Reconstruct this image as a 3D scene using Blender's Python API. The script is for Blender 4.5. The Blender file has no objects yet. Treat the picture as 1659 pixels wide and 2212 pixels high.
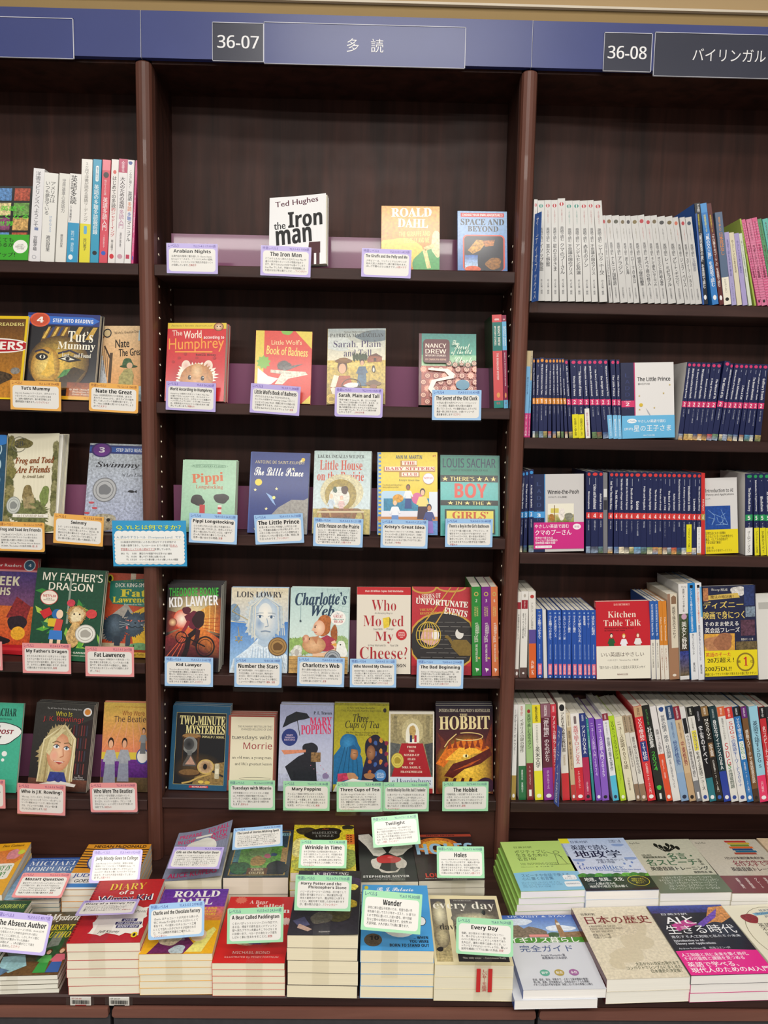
import bpy, math, random
import numpy as np
from mathutils import Matrix, Vector

# ------------------------------------------------------------------ camera, light, exposure
SC = bpy.context.scene
COL = SC.collection
EYE = 1.5                                   # lens height above the floor, metres
CAM = np.array([0.0829, -1.7474, EYE])
YAW, PITCH, ROLL, FPX = 0.0172, 0.1145, 0.018, 1725.0
_f = np.array([math.sin(YAW)*math.cos(PITCH), math.cos(YAW)*math.cos(PITCH), -math.sin(PITCH)])
_r0 = np.array([math.cos(YAW), -math.sin(YAW), 0.0]); _u0 = np.cross(_r0, _f)
_r = _r0*math.cos(ROLL)+_u0*math.sin(ROLL); _u = -_r0*math.sin(ROLL)+_u0*math.cos(ROLL)
cd = bpy.data.cameras.new('camera'); co = bpy.data.objects.new('camera', cd); COL.objects.link(co)
co.matrix_world = Matrix(((_r[0], _u[0], -_f[0], CAM[0]), (_r[1], _u[1], -_f[1], CAM[1]), (_r[2], _u[2], -_f[2], CAM[2]), (0, 0, 0, 1)))
cd.sensor_fit = 'VERTICAL'; cd.sensor_height = 24.0; cd.lens = 24.0*FPX/2212.0; cd.clip_start = 0.02
SC.camera = co
SC.view_settings.view_transform = 'Standard'; SC.view_settings.look = 'None'
SC.view_settings.gamma = 1.0; SC.view_settings.use_curve_mapping = False
SC.view_settings.exposure = 0.06
wd = bpy.data.worlds.new('world'); SC.world = wd; wd.use_nodes = True
wd.node_tree.nodes['Background'].inputs[0].default_value = (1.0, 0.97, 0.94, 1)
wd.node_tree.nodes['Background'].inputs[1].default_value = 0.2
def area(name, loc, rot, sx, sy, power, col=(1.0, 0.96, 0.905)):
    l = bpy.data.lights.new(name, 'AREA'); l.shape = 'RECTANGLE'; l.size = sx; l.size_y = sy; l.energy = power; l.color = col
    o = bpy.data.objects.new(name, l); COL.objects.link(o); o.location = loc; o.rotation_euler = rot
    return o
area('ceiling_tube_near_shelf', (0.15, -0.82, 2.88), (0, 0, 0), 3.6, 0.12, 11)
area('ceiling_panel_over_shopper', (0.16, -1.36, 2.88), (0, 0, 0), 0.9, 0.22, 19)
area('ceiling_tube_over_aisle', (0.15, -2.75, 2.88), (0, 0, 0), 4.0, 0.4, 92)
area('added_frontal_fill', (0.15, -4.7, 2.88), (0, 0, 0), 4.0, 0.4, 125)  # added lamp, brightens the upright fronts from far back

# ------------------------------------------------------------------ picture geometry -> places on real planes
def ray(px, py): return _f + _r*(px-829.5)/FPX + _u*(1106.0-py)/FPX
def onY(px, py, Y):
    d = ray(px, py); return CAM + d*((Y-CAM[1])/d[1])
def onZ(px, py, Z):
    d = ray(px, py); return CAM + d*((Z-CAM[2])/d[2])
def proj(P):
    d = np.asarray(P)-CAM; z = d@_f
    return np.array([829.5+FPX*(d@_r)/z, 1106-FPX*(d@_u)/z])
def fit(fun, p0, it=14):
    p = np.array(p0, float)
    for _ in range(it):
        r = fun(p); J = np.zeros((len(r), len(p)))
        for i in range(len(p)):
            q = p.copy(); q[i] += 1e-5; J[:, i] = (fun(q)-r)/1e-5
        p = p + np.linalg.lstsq(J, -r, rcond=None)[0]
    return p

# ------------------------------------------------------------------ colour, materials
def lin(h):
    out = []
    for i in (0, 2, 4):
        c = int(h[i:i+2], 16)/255.0
        out.append(c/12.92 if c <= 0.04045 else ((c+0.055)/1.055)**2.4)
    return tuple(out)
def new_mat(name):
    m = bpy.data.materials.new(name); m.use_nodes = True
    nt = m.node_tree; return m, nt, nt.nodes['Principled BSDF']
def node(nt, t, **k):
    n = nt.nodes.new(t)
    for a, b in k.items(): setattr(n, a, b)
    return n
def mat_print(name, rough, coat=0.0, spec=0.5):
    m, nt, b = new_mat(name)
    at = node(nt, 'ShaderNodeAttribute', attribute_name='Col')
    tc = node(nt, 'ShaderNodeTexCoord')
    n1 = node(nt, 'ShaderNodeTexNoise'); n1.inputs['Scale'].default_value = 170; n1.inputs['Detail'].default_value = 6; n1.inputs['Roughness'].default_value = 0.65
    nt.links.new(tc.outputs['Object'], n1.inputs['Vector'])
    a = node(nt, 'ShaderNodeMath', operation='SUBTRACT'); a.inputs[1].default_value = 0.5
    nt.links.new(n1.outputs['Fac'], a.inputs[0])
    inv = node(nt, 'ShaderNodeMath', operation='SUBTRACT'); inv.inputs[0].default_value = 1.0
    nt.links.new(at.outputs['Alpha'], inv.inputs[1])
    mul = node(nt, 'ShaderNodeMath', operation='MULTIPLY'); nt.links.new(a.outputs[0], mul.inputs[0]); nt.links.new(inv.outputs[0], mul.inputs[1])
    m2 = node(nt, 'ShaderNodeMath', operation='MULTIPLY_ADD'); nt.links.new(mul.outputs[0], m2.inputs[0]); m2.inputs[1].default_value = 5.0; m2.inputs[2].default_value = 1.0
    m2.use_clamp = False
    mx = node(nt, 'ShaderNodeMath', operation='MAXIMUM'); nt.links.new(m2.outputs[0], mx.inputs[0]); mx.inputs[1].default_value = 0.08
    vm = node(nt, 'ShaderNodeVectorMath', operation='SCALE')
    nt.links.new(at.outputs['Color'], vm.inputs[0]); nt.links.new(mx.outputs[0], vm.inputs['Scale'])
    nt.links.new(vm.outputs[0], b.inputs['Base Color'])
    b.inputs['Roughness'].default_value = rough; b.inputs['Coat Weight'].default_value = coat; b.inputs['Coat Roughness'].default_value = 0.12
    b.inputs['Specular IOR Level'].default_value = spec
    return m
GLOSS = mat_print('glossy_cover_print', 0.32, 0.25)
MATTE = mat_print('matte_cover_print', 0.55, 0.0, 0.35)
CARDM = mat_print('laminated_card_print', 0.3, 0.15)
def mat_pages(name="page_edges", sc=(6, 2600, 6)):
    m, nt, b = new_mat(name)
    at = node(nt, 'ShaderNodeAttribute', attribute_name='Col')
    tc = node(nt, 'ShaderNodeTexCoord'); mp = node(nt, 'ShaderNodeMapping'); mp.inputs['Scale'].default_value = sc
    nt.links.new(tc.outputs['Object'], mp.inputs['Vector'])
    n = node(nt, 'ShaderNodeTexNoise'); n.inputs['Scale'].default_value = 1.0; n.inputs['Detail'].default_value = 3
    nt.links.new(mp.outputs[0], n.inputs['Vector'])
    r = node(nt, 'ShaderNodeMapRange'); r.inputs['From Min'].default_value = 0.3; r.inputs['From Max'].default_value = 0.7; r.inputs['To Min'].default_value = 0.92; r.inputs['To Max'].default_value = 1.04
    nt.links.new(n.outputs['Fac'], r.inputs['Value'])
    vm = node(nt, 'ShaderNodeVectorMath', operation='SCALE'); nt.links.new(at.outputs['Color'], vm.inputs[0]); nt.links.new(r.outputs[0], vm.inputs['Scale'])
    nt.links.new(vm.outputs[0], b.inputs['Base Color']); b.inputs['Roughness'].default_value = 0.8; b.inputs['Specular IOR Level'].default_value = 0.15
    return m
PAGES = mat_pages(); PAGESX = mat_pages("page_edges_upright", (2600, 6, 6))
def mat_wood(name, c0, c1, rough, stretch=(26, 26, 1.6), coat=0.0, bump=0.04):
    m, nt, b = new_mat(name)
    tc = node(nt, 'ShaderNodeTexCoord'); mp = node(nt, 'ShaderNodeMapping'); mp.inputs['Scale'].default_value = stretch
    nt.links.new(tc.outputs['Object'], mp.inputs['Vector'])
    n = node(nt, 'ShaderNodeTexNoise'); n.inputs['Scale'].default_value = 1.0; n.inputs['Detail'].default_value = 7; n.inputs['Roughness'].default_value = 0.6; n.inputs['Distortion'].default_value = 0.6
    nt.links.new(mp.outputs[0], n.inputs['Vector'])
    cr = node(nt, 'ShaderNodeValToRGB'); cr.color_ramp.elements[0].position = 0.32; cr.color_ramp.elements[1].position = 0.72
    cr.color_ramp.elements[0].color = lin(c0)+(1,); cr.color_ramp.elements[1].color = lin(c1)+(1,)
    nt.links.new(n.outputs['Fac'], cr.inputs[0]); nt.links.new(cr.outputs[0], b.inputs['Base Color'])
    n2 = node(nt, 'ShaderNodeTexNoise'); n2.inputs['Scale'].default_value = 14; n2.inputs['Detail'].default_value = 4
    nt.links.new(tc.outputs['Object'], n2.inputs['Vector'])
    rr = node(nt, 'ShaderNodeMapRange'); rr.inputs['To Min'].default_value = rough-0.08; rr.inputs['To Max'].default_value = rough+0.1
    nt.links.new(n2.outputs['Fac'], rr.inputs['Value']); nt.links.new(rr.outputs[0], b.inputs['Roughness'])
    bp = node(nt, 'ShaderNodeBump'); bp.inputs['Strength'].default_value = bump; bp.inputs['Distance'].default_value = 0.002
    nt.links.new(n.outputs['Fac'], bp.inputs['Height']); nt.links.new(bp.outputs[0], b.inputs['Normal'])
    b.inputs['Coat Weight'].default_value = coat; b.inputs['Specular IOR Level'].default_value = 0.28
    return m
WOOD = mat_wood('dark_stained_wood', '28150f', '4c2b22', 0.5)
WOODX = mat_wood('dark_stained_shelf_wood', '2b1917', '48302b', 0.45, (1.6, 26, 26))
POSTW = mat_wood('polished_post_wood', '523329', '74493d', 0.38, (30, 30, 2.0), 0.1)
KICKW = mat_wood('reddish_panel_wood', '3a221c', '4f3028', 0.45, (2, 26, 20))
LIPW = mat_wood('brown_drawer_lip_laminate', '6b453b', '7e5548', 0.4, (2, 26, 26))
def mat_plain(name, c, rough, metal=0.0, noise=0.06, scale=40, coat=0.0, spec=0.5):
    m, nt, b = new_mat(name)
    tc = node(nt, 'ShaderNodeTexCoord'); n = node(nt, 'ShaderNodeTexNoise'); n.inputs['Scale'].default_value = scale; n.inputs['Detail'].default_value = 4
    nt.links.new(tc.outputs['Object'], n.inputs['Vector'])
    r = node(nt, 'ShaderNodeMapRange'); r.inputs['To Min'].default_value = 1-noise; r.inputs['To Max'].default_value = 1+noise
    nt.links.new(n.outputs['Fac'], r.inputs['Value'])
    vm = node(nt, 'ShaderNodeVectorMath', operation='SCALE'); vm.inputs[0].default_value = lin(c); nt.links.new(r.outputs[0], vm.inputs['Scale'])
    nt.links.new(vm.outputs[0], b.inputs['Base Color']); b.inputs['Roughness'].default_value = rough; b.inputs['Metallic'].default_value = metal
    b.inputs['Coat Weight'].default_value = coat; b.inputs['Specular IOR Level'].default_value = spec
    return m
BLUE = mat_plain('blue_header_laminate', '2f3c7c', 0.34, noise=0.12, scale=7)
PLATE = mat_plain('blue_sign_plate', '34407c', 0.3, noise=0.1, scale=9)
NUMPL = mat_plain('dark_number_plate', '262a3e', 0.3, noise=0.1, scale=9)
WHITEP = mat_plain('white_plastic_edge', 'd8dae4', 0.5)
BEIGE = mat_plain('beige_wall_paint', 'a08658', 0.8, noise=0.03, scale=12)
CREAMW = mat_plain('cream_bulkhead_paint', 'b79c72', 0.8, noise=0.03, scale=12)
WHITEM = mat_plain('white_moulding_paint', 'ddd2be', 0.6, noise=0.02)
PURPLE = mat_plain('purple_acrylic', '84506e', 0.2, noise=0.15, scale=8, coat=0.3)
METAL = mat_plain('nickel_socket', 'e6dcc8', 0.42, metal=0.85)
DRAWER = mat_plain('shade_toned_drawer_laminate', '3c3a3d', 0.5, noise=0.25, scale=90)  # dark grey holds the shade of the drawer front set back under the lip
FLOORM = mat_plain('grey_floor_tile', '6d6a66', 0.6, noise=0.15, scale=20)
CEILM = mat_plain('white_ceiling_board', 'e4ddd0', 0.9, noise=0.03)
def mat_clear():
    m = bpy.data.materials.new('clear_plastic'); m.use_nodes = True; nt = m.node_tree; nt.nodes.clear()
    out = node(nt, 'ShaderNodeOutputMaterial'); mix = node(nt, 'ShaderNodeMixShader'); tr = node(nt, 'ShaderNodeBsdfTransparent'); gl = node(nt, 'ShaderNodeBsdfGlossy')
    tr.inputs[0].default_value = (0.985, 0.98, 0.965, 1); gl.inputs['Roughness'].default_value = 0.12
    fr = node(nt, 'ShaderNodeLayerWeight'); fr.inputs['Blend'].default_value = 0.25
    n = node(nt, 'ShaderNodeTexNoise'); n.inputs['Scale'].default_value = 30; bp = node(nt, 'ShaderNodeBump'); bp.inputs['Strength'].default_value = 0.06
    nt.links.new(n.outputs['Fac'], bp.inputs['Height']); nt.links.new(bp.outputs[0], gl.inputs['Normal'])
    ad = node(nt, 'ShaderNodeMath', operation='MULTIPLY_ADD'); ad.inputs[1].default_value = 0.3; ad.inputs[2].default_value = 0.015; nt.links.new(fr.outputs[1], ad.inputs[0])
    nt.links.new(ad.outputs[0], mix.inputs[0]); nt.links.new(tr.outputs[0], mix.inputs[1]); nt.links.new(gl.outputs[0], mix.inputs[2]); nt.links.new(mix.outputs[0], out.inputs[0])
    return m
CLEAR = mat_clear()

# ------------------------------------------------------------------ objects
def put(o, parent=None, label=None, cat=None, group=None, kind=None):
    COL.objects.link(o)
    if parent is not None: o.parent = parent
    for k, v in (('label', label), ('category', cat), ('group', group), ('kind', kind)):
        if v: o[k] = v
    return o
def empty(name, M, label, cat, group=None):
    o = bpy.data.objects.new(name, None); o.empty_display_size = 0.02; put(o, None, label, cat, group); o.matrix_world = M
    return o
class MB:
    """collects faces with a colour each; becomes ONE mesh object in finish()"""
    todo = []
    def __init__(s, name, mat, parent=None, label=None, cat=None, group=None, kind=None, M=None):
        s.v, s.f, s.c, s.mat = [], [], [], mat
        s.texts = []; s.bend = None
        s.o = bpy.data.objects.new(name, bpy.data.meshes.new(name)); put(s.o, parent, label, cat, group, kind)
        if M is not None: s.o.matrix_world = M
        MB.todo.append(s)
    def face(s, pts, col):                      # col: (r,g,b,mottle) or a list of them
        b = len(s.v); s.v.extend([tuple(p) for p in pts]); s.f.append(tuple(range(b, b+len(pts))))
        s.c.append(col if isinstance(col, list) else [col]*len(pts))
    def mesh(s, vs, fs, col):
        b = len(s.v); s.v.extend(vs)
        for f in fs: s.f.append(tuple(b+i for i in f)); s.c.append([col]*len(f))
    def box(s, x0, x1, y0, y1, z0, z1, col=(0.5, 0.5, 0.5, 0)):
        vs = [(x, y, z) for x in (x0, x1) for y in (y0, y1) for z in (z0, z1)]
        s.mesh(vs, [(0, 1, 3, 2), (4, 6, 7, 5), (0, 4, 5, 1), (2, 3, 7, 6), (0, 2, 6, 4), (1, 5, 7, 3)], col)
    def loft(s, prof, axis, a0, a1, col=(0.5, 0.5, 0.5, 0)):
        """a closed 2D profile swept along axis 0 (x) or 2 (z)"""
        n = len(prof); vs = []
        for a in (a0, a1):
            for p, q in prof: vs.append((a, p, q) if axis == 0 else (p, q, a))
        fs = [(i, (i+1) % n, n+(i+1) % n, n+i) for i in range(n)] + [tuple(range(n-1, -1, -1)), tuple(range(n, 2*n))]
        s.mesh(vs, fs, col)
    def finish(s):
        me = s.o.data
        if s.bend: s.v = [s.bend(p) for p in s.v]
        me.from_pydata(s.v, [], s.f)
        at = me.color_attributes.new('Col', 'FLOAT_COLOR', 'CORNER')
        flat = [x for f in s.c for c in f for x in (c[0], c[1], c[2], 1.0-c[3])]
        at.data.foreach_set('color', flat)
        me.materials.append(s.mat); me.update()
def C(h, a=0.0):
    if isinstance(h, tuple): return h
    return lin(h)+(a,)

# ------------------------------------------------------------------ lettering: glyphs shaped by Blender's own built-in typefaces
STY = {'S': (0x1D400, 0x1D41A, 0x1D7CE), 'I': (0x1D434, 0x1D44E, None), 'Z': (0x1D468, 0x1D482, 0x1D7CE), 'C': (0x1D4D0, 0x1D4EA, None), 'B': (0x1D5D4, 0x1D5EE, 0x1D7EC), 'A': (0x1D5A0, 0x1D5BA, 0x1D7E2)}
def style(t, k):
    if k not in STY: return t
    U, L, D = STY[k]; o = ''
    for c in t:
        if 'A' <= c <= 'Z': o += chr(U+ord(c)-65)
        elif 'a' <= c <= 'z': o += 'ℎ' if (k == 'I' and c == 'h') else chr(L+ord(c)-97)
        elif D and '0' <= c <= '9': o += chr(D+ord(c)-48)
        else: o += c
    return o
VERT = {'ー': '｜', '-': '｜', '（': '︵', '）': '︶', '「': '﹁', '」': '﹂', '『': '﹃', '』': '﹄', '・': '・', '〈': '︿', '〉': '﹀'}
GL = {}
def want(t, sty, res):
    """sty: a letter of STY or N / J (plain) ; + bold offset, v vertical, c centred"""
    k = (t, sty, res)
    if k not in GL:
        base = t
        if 'v' in sty: base = '\n'.join(VERT.get(c, c) for c in t)
        base = style(base, sty[0])
        cu = bpy.data.curves.new('lettering', 'FONT'); cu.body = base; cu.resolution_u = res; cu.size = 1.0
        cu.align_x = 'CENTER' if ('v' in sty or 'c' in sty) else ('RIGHT' if 'r' in sty else 'LEFT')
        if 'v' in sty: cu.space_line = 0.92
        if '-' in sty: cu.offset = -0.01
        if '/' in sty: cu.shear = 0.25
        GL[k] = bpy.data.objects.new('lettering', cu); COL.objects.link(GL[k])
    return k
def shape_letters():
    bpy.context.view_layer.update()
    dg = bpy.context.evaluated_depsgraph_get()
    for k, o in list(GL.items()):
        me = bpy.data.meshes.new_from_object(o.evaluated_get(dg))
        v = np.zeros(len(me.vertices)*3); me.vertices.foreach_get('co', v); v = v.reshape(-1, 3)[:, :2]
        GL[k] = (v, [tuple(p.vertices) for p in me.polygons])
        cu = o.data; bpy.data.objects.remove(o); bpy.data.curves.remove(cu); bpy.data.meshes.remove(me)

# ------------------------------------------------------------------ printing on a flat side: x 0..1 from its left, y 0..1 from its top
def hexa(c):
    if isinstance(c, tuple): return c
    if '~' in c:
        h, a = c.split('~'); return lin(h)+(int(a)/10.0,)
    return lin(c)+(0.0,)
def art(mb, items, W, H, off=0.0003, step=0.00004):
    cl = lambda a: min(1.0, max(0.0, a))
    def P(x, y): return (x*W, -off, (1-y)*H)
    asp = W/H
    for it in items:
        k = it[0]; off += step
        if k == 'r' or k == 'g':
            x0, y0, x1, y1 = [cl(a) for a in it[1:5]]; ct = hexa(it[5]); cb = hexa(it[6]) if k == 'g' else ct
            n = 14 if mb.bend else 1
            for i in range(n):
                a, b = x0+(x1-x0)*i/n, x0+(x1-x0)*(i+1)/n
                mb.face([P(a, y0), P(b, y0), P(b, y1), P(a, y1)], [ct, ct, cb, cb])
        elif k == 'e' or k == 'b' or k == 'f':      # ellipse, smooth blob, furry or leafy blob
            cx, cy, rx, ry, c = it[1:6]; sd = it[6] if len(it) > 6 else 1; n = {'e': 26, 'b': 32, 'f': 72}[k]; rnd = random.Random(sd); pts = []
            ph = [rnd.uniform(0, 6.28) for _ in range(3)]
            for i in range(n):
                t = 2*math.pi*i/n
                q = 1.0 if k == 'e' else 0.93+0.09*math.sin(2*t+ph[0])+0.06*math.sin(3*t+ph[1])+0.04*math.sin(5*t+ph[2])
                if k == 'f': q *= rnd.uniform(0.82, 0.95) if i % 2 else rnd.uniform(0.98, 1.12)
                pts.append(P(cl(cx+rx*q*math.cos(t)), cl(cy+ry*q*math.sin(t))))
            mb.face(pts, hexa(c))
        elif k == 'ge':                             # printed radial blend, middle to rim
            cx, cy, rx, ry, c0, c1 = it[1:7]; n = 28; c0, c1 = hexa(c0), hexa(c1); m = tuple((a+b)/2 for a, b in zip(c0, c1))
            R = lambda f, i: P(cl(cx+rx*f*math.cos(2*math.pi*i/n)), cl(cy+ry*f*math.sin(2*math.pi*i/n)))
            for i in range(n):
                mb.face([P(cx, cy), R(.5, i), R(.5, i+1)], [c0, m, m]); mb.face([R(.5, i), R(1, i), R(1, i+1), R(.5, i+1)], [m, c1, c1, m])
        elif k == 'o':
            cx, cy, rx, ry, w, c = it[1:7]; n = 30; c = hexa(c); f = [(math.cos(2*math.pi*i/n), math.sin(2*math.pi*i/n)) for i in range(n+1)]
            a0, a1 = (it[7], it[8]) if len(it) > 8 else (0, n)
            for i in range(a0, a1):
                (u, v), (p, q) = f[i], f[i+1]
                mb.face([P(cl(cx+rx*u), cl(cy+ry*v)), P(cl(cx+rx*p), cl(cy+ry*q)), P(cl(cx+(rx-w)*p), cl(cy+(ry-w*asp)*q)), P(cl(cx+(rx-w)*u), cl(cy+(ry-w*asp)*v))], c)
        elif k == 'p':
            c = it[2]; c = [hexa(a) for a in c] if isinstance(c, list) else hexa(c)
            mb.face([P(cl(x), cl(y)) for x, y in it[1]], c)
        elif k == 'rr':
            x0, y0, x1, y1, r, c = it[1:7]; pts = []
            for cx, cy, a in ((x1-r, y0+r*asp, -90), (x1-r, y1-r*asp, 0), (x0+r, y1-r*asp, 90), (x0+r, y0+r*asp, 180)):
                for i in range(6):
                    t = math.radians(a+18*i); pts.append(P(cx+r*math.cos(t), cy+r*asp*math.sin(t)))
            mb.face(pts, hexa(c))
        elif k == 's':
            cx, cy, r, c = it[1:5]; pts = []; n = it[5] if len(it) > 5 else 5
            for i in range(2*n):
                t = math.pi*i/n-math.pi/2; q = r if i % 2 == 0 else r*(0.45 if n < 8 else 0.72)
                pts.append(P(cl(cx+q*math.cos(t)), cl(cy+q*asp*math.sin(t))))
            mb.face(pts, hexa(c))
        elif k == 'l':
            pts, w, c = it[1:4]; c = hexa(c)
            for (ax, ay), (bx, by) in zip(pts, pts[1:]):
                dx, dy = (bx-ax)*W, (by-ay)*H; L = math.hypot(dx, dy) or 1; nx, ny = -dy/L*w*0.5, dx/L*w*0.5*asp
                mb.face([P(cl(ax+nx), cl(ay+ny)), P(cl(bx+nx), cl(by+ny)), P(cl(bx-nx), cl(by-ny)), P(cl(ax-nx), cl(ay-ny))], c)
        elif k == 't':
            t, x0, y0, x1, y1, c = it[1:7]; sty = it[7] if len(it) > 7 else 'N'; rot = it[8] if len(it) > 8 else 0
            res = 1 if (y1-y0)*H < 0.012 and len(t) > 14 else 2
            if (y1-y0)*H > 0.025 and 'v' not in sty and '>' not in sty: res = 3
            mb.texts.append((want(t, sty.replace('>', ''), res), x0*W, (1-y1)*H, x1*W, (1-y0)*H, off, hexa(c), rot, '>' in sty))
def set_letters():
    for mb in MB.todo:
        for key, x0, z0, x1, z1, off, c, rot, turn in mb.texts:
            v, fs = GL[key]
            if not len(v): continue
            lo, hi = v.min(0), v.max(0); d = np.maximum(hi-lo, 1e-6); q = (v-lo)/d
            if turn: q = np.stack([q[:, 1], 1-q[:, 0]], 1)
            x = x0+q[:, 0]*(x1-x0); z = z0+q[:, 1]*(z1-z0)
            if rot:
                cx, cz = (x0+x1)/2, (z0+z1)/2; s, k = math.sin(math.radians(rot)), math.cos(math.radians(rot))
                x, z = cx+(x-cx)*k-(z-cz)*s, cz+(x-cx)*s+(z-cz)*k
            twin = ((-0.016, 0.0), (0.016, 0.000015)) if '+' in key[1] else ((0.0, 0.0),)     # struck twice for bold
            em = (x1-x0)/d[0] if not turn else (x1-x0)/d[1]
            for k, dd in twin: mb.mesh([(a+k*em, -off-dd, b) for a, b in zip(x.tolist(), z.tolist())], fs, c)
        mb.finish()

# ------------------------------------------------------------------ books
RND = random.Random(7)
def xat(px, Z, Y):
    X = 0.0
    for _ in range(4):
        a = proj((X, Y, Z))[0]; b = proj((X+1e-3, Y, Z))[0]; X += (px-a)/((b-a)/1e-3)
    return X
def face_body(root, W, H, T, cov, spine, back, pages, mat, bend=None, hard=False, e=0.0003):
    c = MB('cover', mat, root); e = e if not hard else 0.0022; c.bend = bend
    n = 14 if bend else 1
    for i in range(n): c.box(W*i/n, W*(i+1)/n, 0, e, 0, H, hexa(cov))
    c2 = c if not bend else MB('back_cover', mat, root)
    c2.box(0, W, T-e, T, 0, H, hexa(back or cov)); c2.box(-0.0004, e, 0, T, 0, H, hexa(spine or cov))
    p = MB('page_block', PAGES, root); i = 0.0004 if not hard else 0.003
    p.box(e, W-i, e+0.0001, T-e-0.0001, i, H-i, hexa(pages))
    return c
def dup(root, M, label, group, skip=('cover_print',), cat=None):
    r = root.copy(); COL.objects.link(r); r.matrix_world = M; r['label'] = label
    if group: r['group'] = group
    for ch in list(root.children):
        if ch.name.split('.')[0] in skip: continue
        c = ch.copy(); COL.objects.link(c); c.parent = r
        for g in ch.children:
            d = g.copy(); COL.objects.link(d); d.parent = c
    return r
def face_pose(BL, BR, TL, TR, zs, Y0, T, lean0=0.19):
    def mat(p):
        X, W, H, lean, roll, yaw = p
        return Matrix.Translation((X, Y0, zs+T*math.sin(max(lean, 0))+max(0, W*math.sin(roll))+0.0004)) @ Matrix.Rotation(yaw, 4, 'Z') @ Matrix.Rotation(-lean, 4, 'X') @ Matrix.Rotation(roll, 4, 'Y')
    def res(p):
        M = np.array(mat(p)); W, H = p[1], p[2]; r = []
        for px, c in ((BL, (0, 0, 0)), (BR, (W, 0, 0)), (TL, (0, 0, H)), (TR, (W, 0, H))):
            if px is None: continue
            q = proj((M @ np.array(c+(1,)))[:3])-px; r += [q[0], q[1]*(0.25 if c[2] == 0 else 1)]
        return np.array(r+[(p[3]-lean0)*60, p[4]*90, p[5]*25])
    x0 = xat((BL or TL)[0], zs, Y0); p = fit(res, [x0, 0.13, 0.19, lean0, 0, 0])
    return mat(p), p[1], p[2]
def display_book(label, BL, BR, TL, TR, zs, items, cov, T=0.014, n=0, Y0=0.014, spine=None, back=None, pages='f0ebda', mat=GLOSS, bend=None, hard=False, group=None, lean=0.19, copylabel=None, cat='book'):
    M, W, H = face_pose(BL, BR, TL, TR, zs, Y0, T, lean)
    if -0.4175 < M.translation.x+W and M.translation.x < -0.45: W = -0.4235-M.translation.x
    root = empty('display_book', M, label, cat, group)
    if bend:
        amt, pw = bend; fn = lambda p: (p[0]-amt*0.3*max(0, p[0]/W)**pw, p[1]-amt*max(0, p[0]/W)**pw*(0.25+0.75*p[2]/H), p[2])
    else: fn = None
    face_body(root, W, H, T, cov, spine, back, pages, mat, fn, hard)
    pr = MB('cover_print', mat, root); pr.bend = fn
    art(pr, items, W, H)
    nx = root
    for k in range(1, n+1):
        D = Matrix.Translation((RND.uniform(-0.001, 0.0025) if M.translation.x+W < -0.43 or M.translation.x > -0.43 else -0.001, (k*(T+0.0005)+(0.0006 if not bend else 0.003))*1.03, 0)) @ M
        if k == 1:
            nx = empty('display_book', D, '', cat); face_body(nx, W, H, T, cov, spine, back, pages, mat, None, hard)
            q = nx
        else: q = dup(nx, D, '', None)
        q['label'] = copylabel.format(('second', 'third', 'fourth', 'fifth', 'sixth', 'seventh', 'eighth')[k-1]) if copylabel else ('%s copy behind the %s' % (('second', 'third', 'fourth', 'fifth', 'sixth', 'seventh', 'eighth')[k-1], label.split(',')[0]))
    return M, W, H
def spine_book(label, M, T, H, D, base, items, side=None, far=None, pages='e9e4d4', mat=GLOSS, group=None, extra=None):
    root = empty('shelved_book', M, label, 'book', group)
    c = MB('cover', mat, root); e = min(0.0006, T*0.2); ch = min(0.0012, T*0.12)
    b = hexa(base); sd = hexa(side or base)
    c.loft([(0, ch), (ch*0.4, ch*0.4), (ch, 0), (T-ch, 0), (T-ch*0.4, ch*0.4), (T, ch), (T, ch+0.001), (0, ch+0.001)], 2, 0, H, b)
    c.box(0, e, ch+0.001, D, 0, H, sd); c.box(T-e, T, ch+0.001, D, 0, H, hexa(far or side or base))
    p = MB('page_block', PAGESX, root); p.box(e+0.0001, T-e-0.0001, ch+0.0012, D-0.001, 0.001, H-0.0015, hexa(pages))
    if items:
        s = MB('spine_print', mat, root); art(s, [('r', 0, 0, 1, 1, base)]+items, T, H, 0.0002, 0.00003)
    if extra:
        s = MB('side_print', mat, root); s.o.matrix_basis = Matrix.Rotation(-math.pi/2, 4, 'Z') @ Matrix.Translation((-D, 0, 0)); art(s, extra, D, H, 0.0003, 0.00003)
    return root
ORD = 'first second third fourth fifth sixth seventh eighth ninth tenth eleventh twelfth thirteenth fourteenth fifteenth sixteenth seventeenth eighteenth nineteenth twentieth'.split()
ORD += ['twenty-'+o for o in ORD[:9]]+['thirtieth']+['thirty-'+o for o in ORD[:9]]
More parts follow.
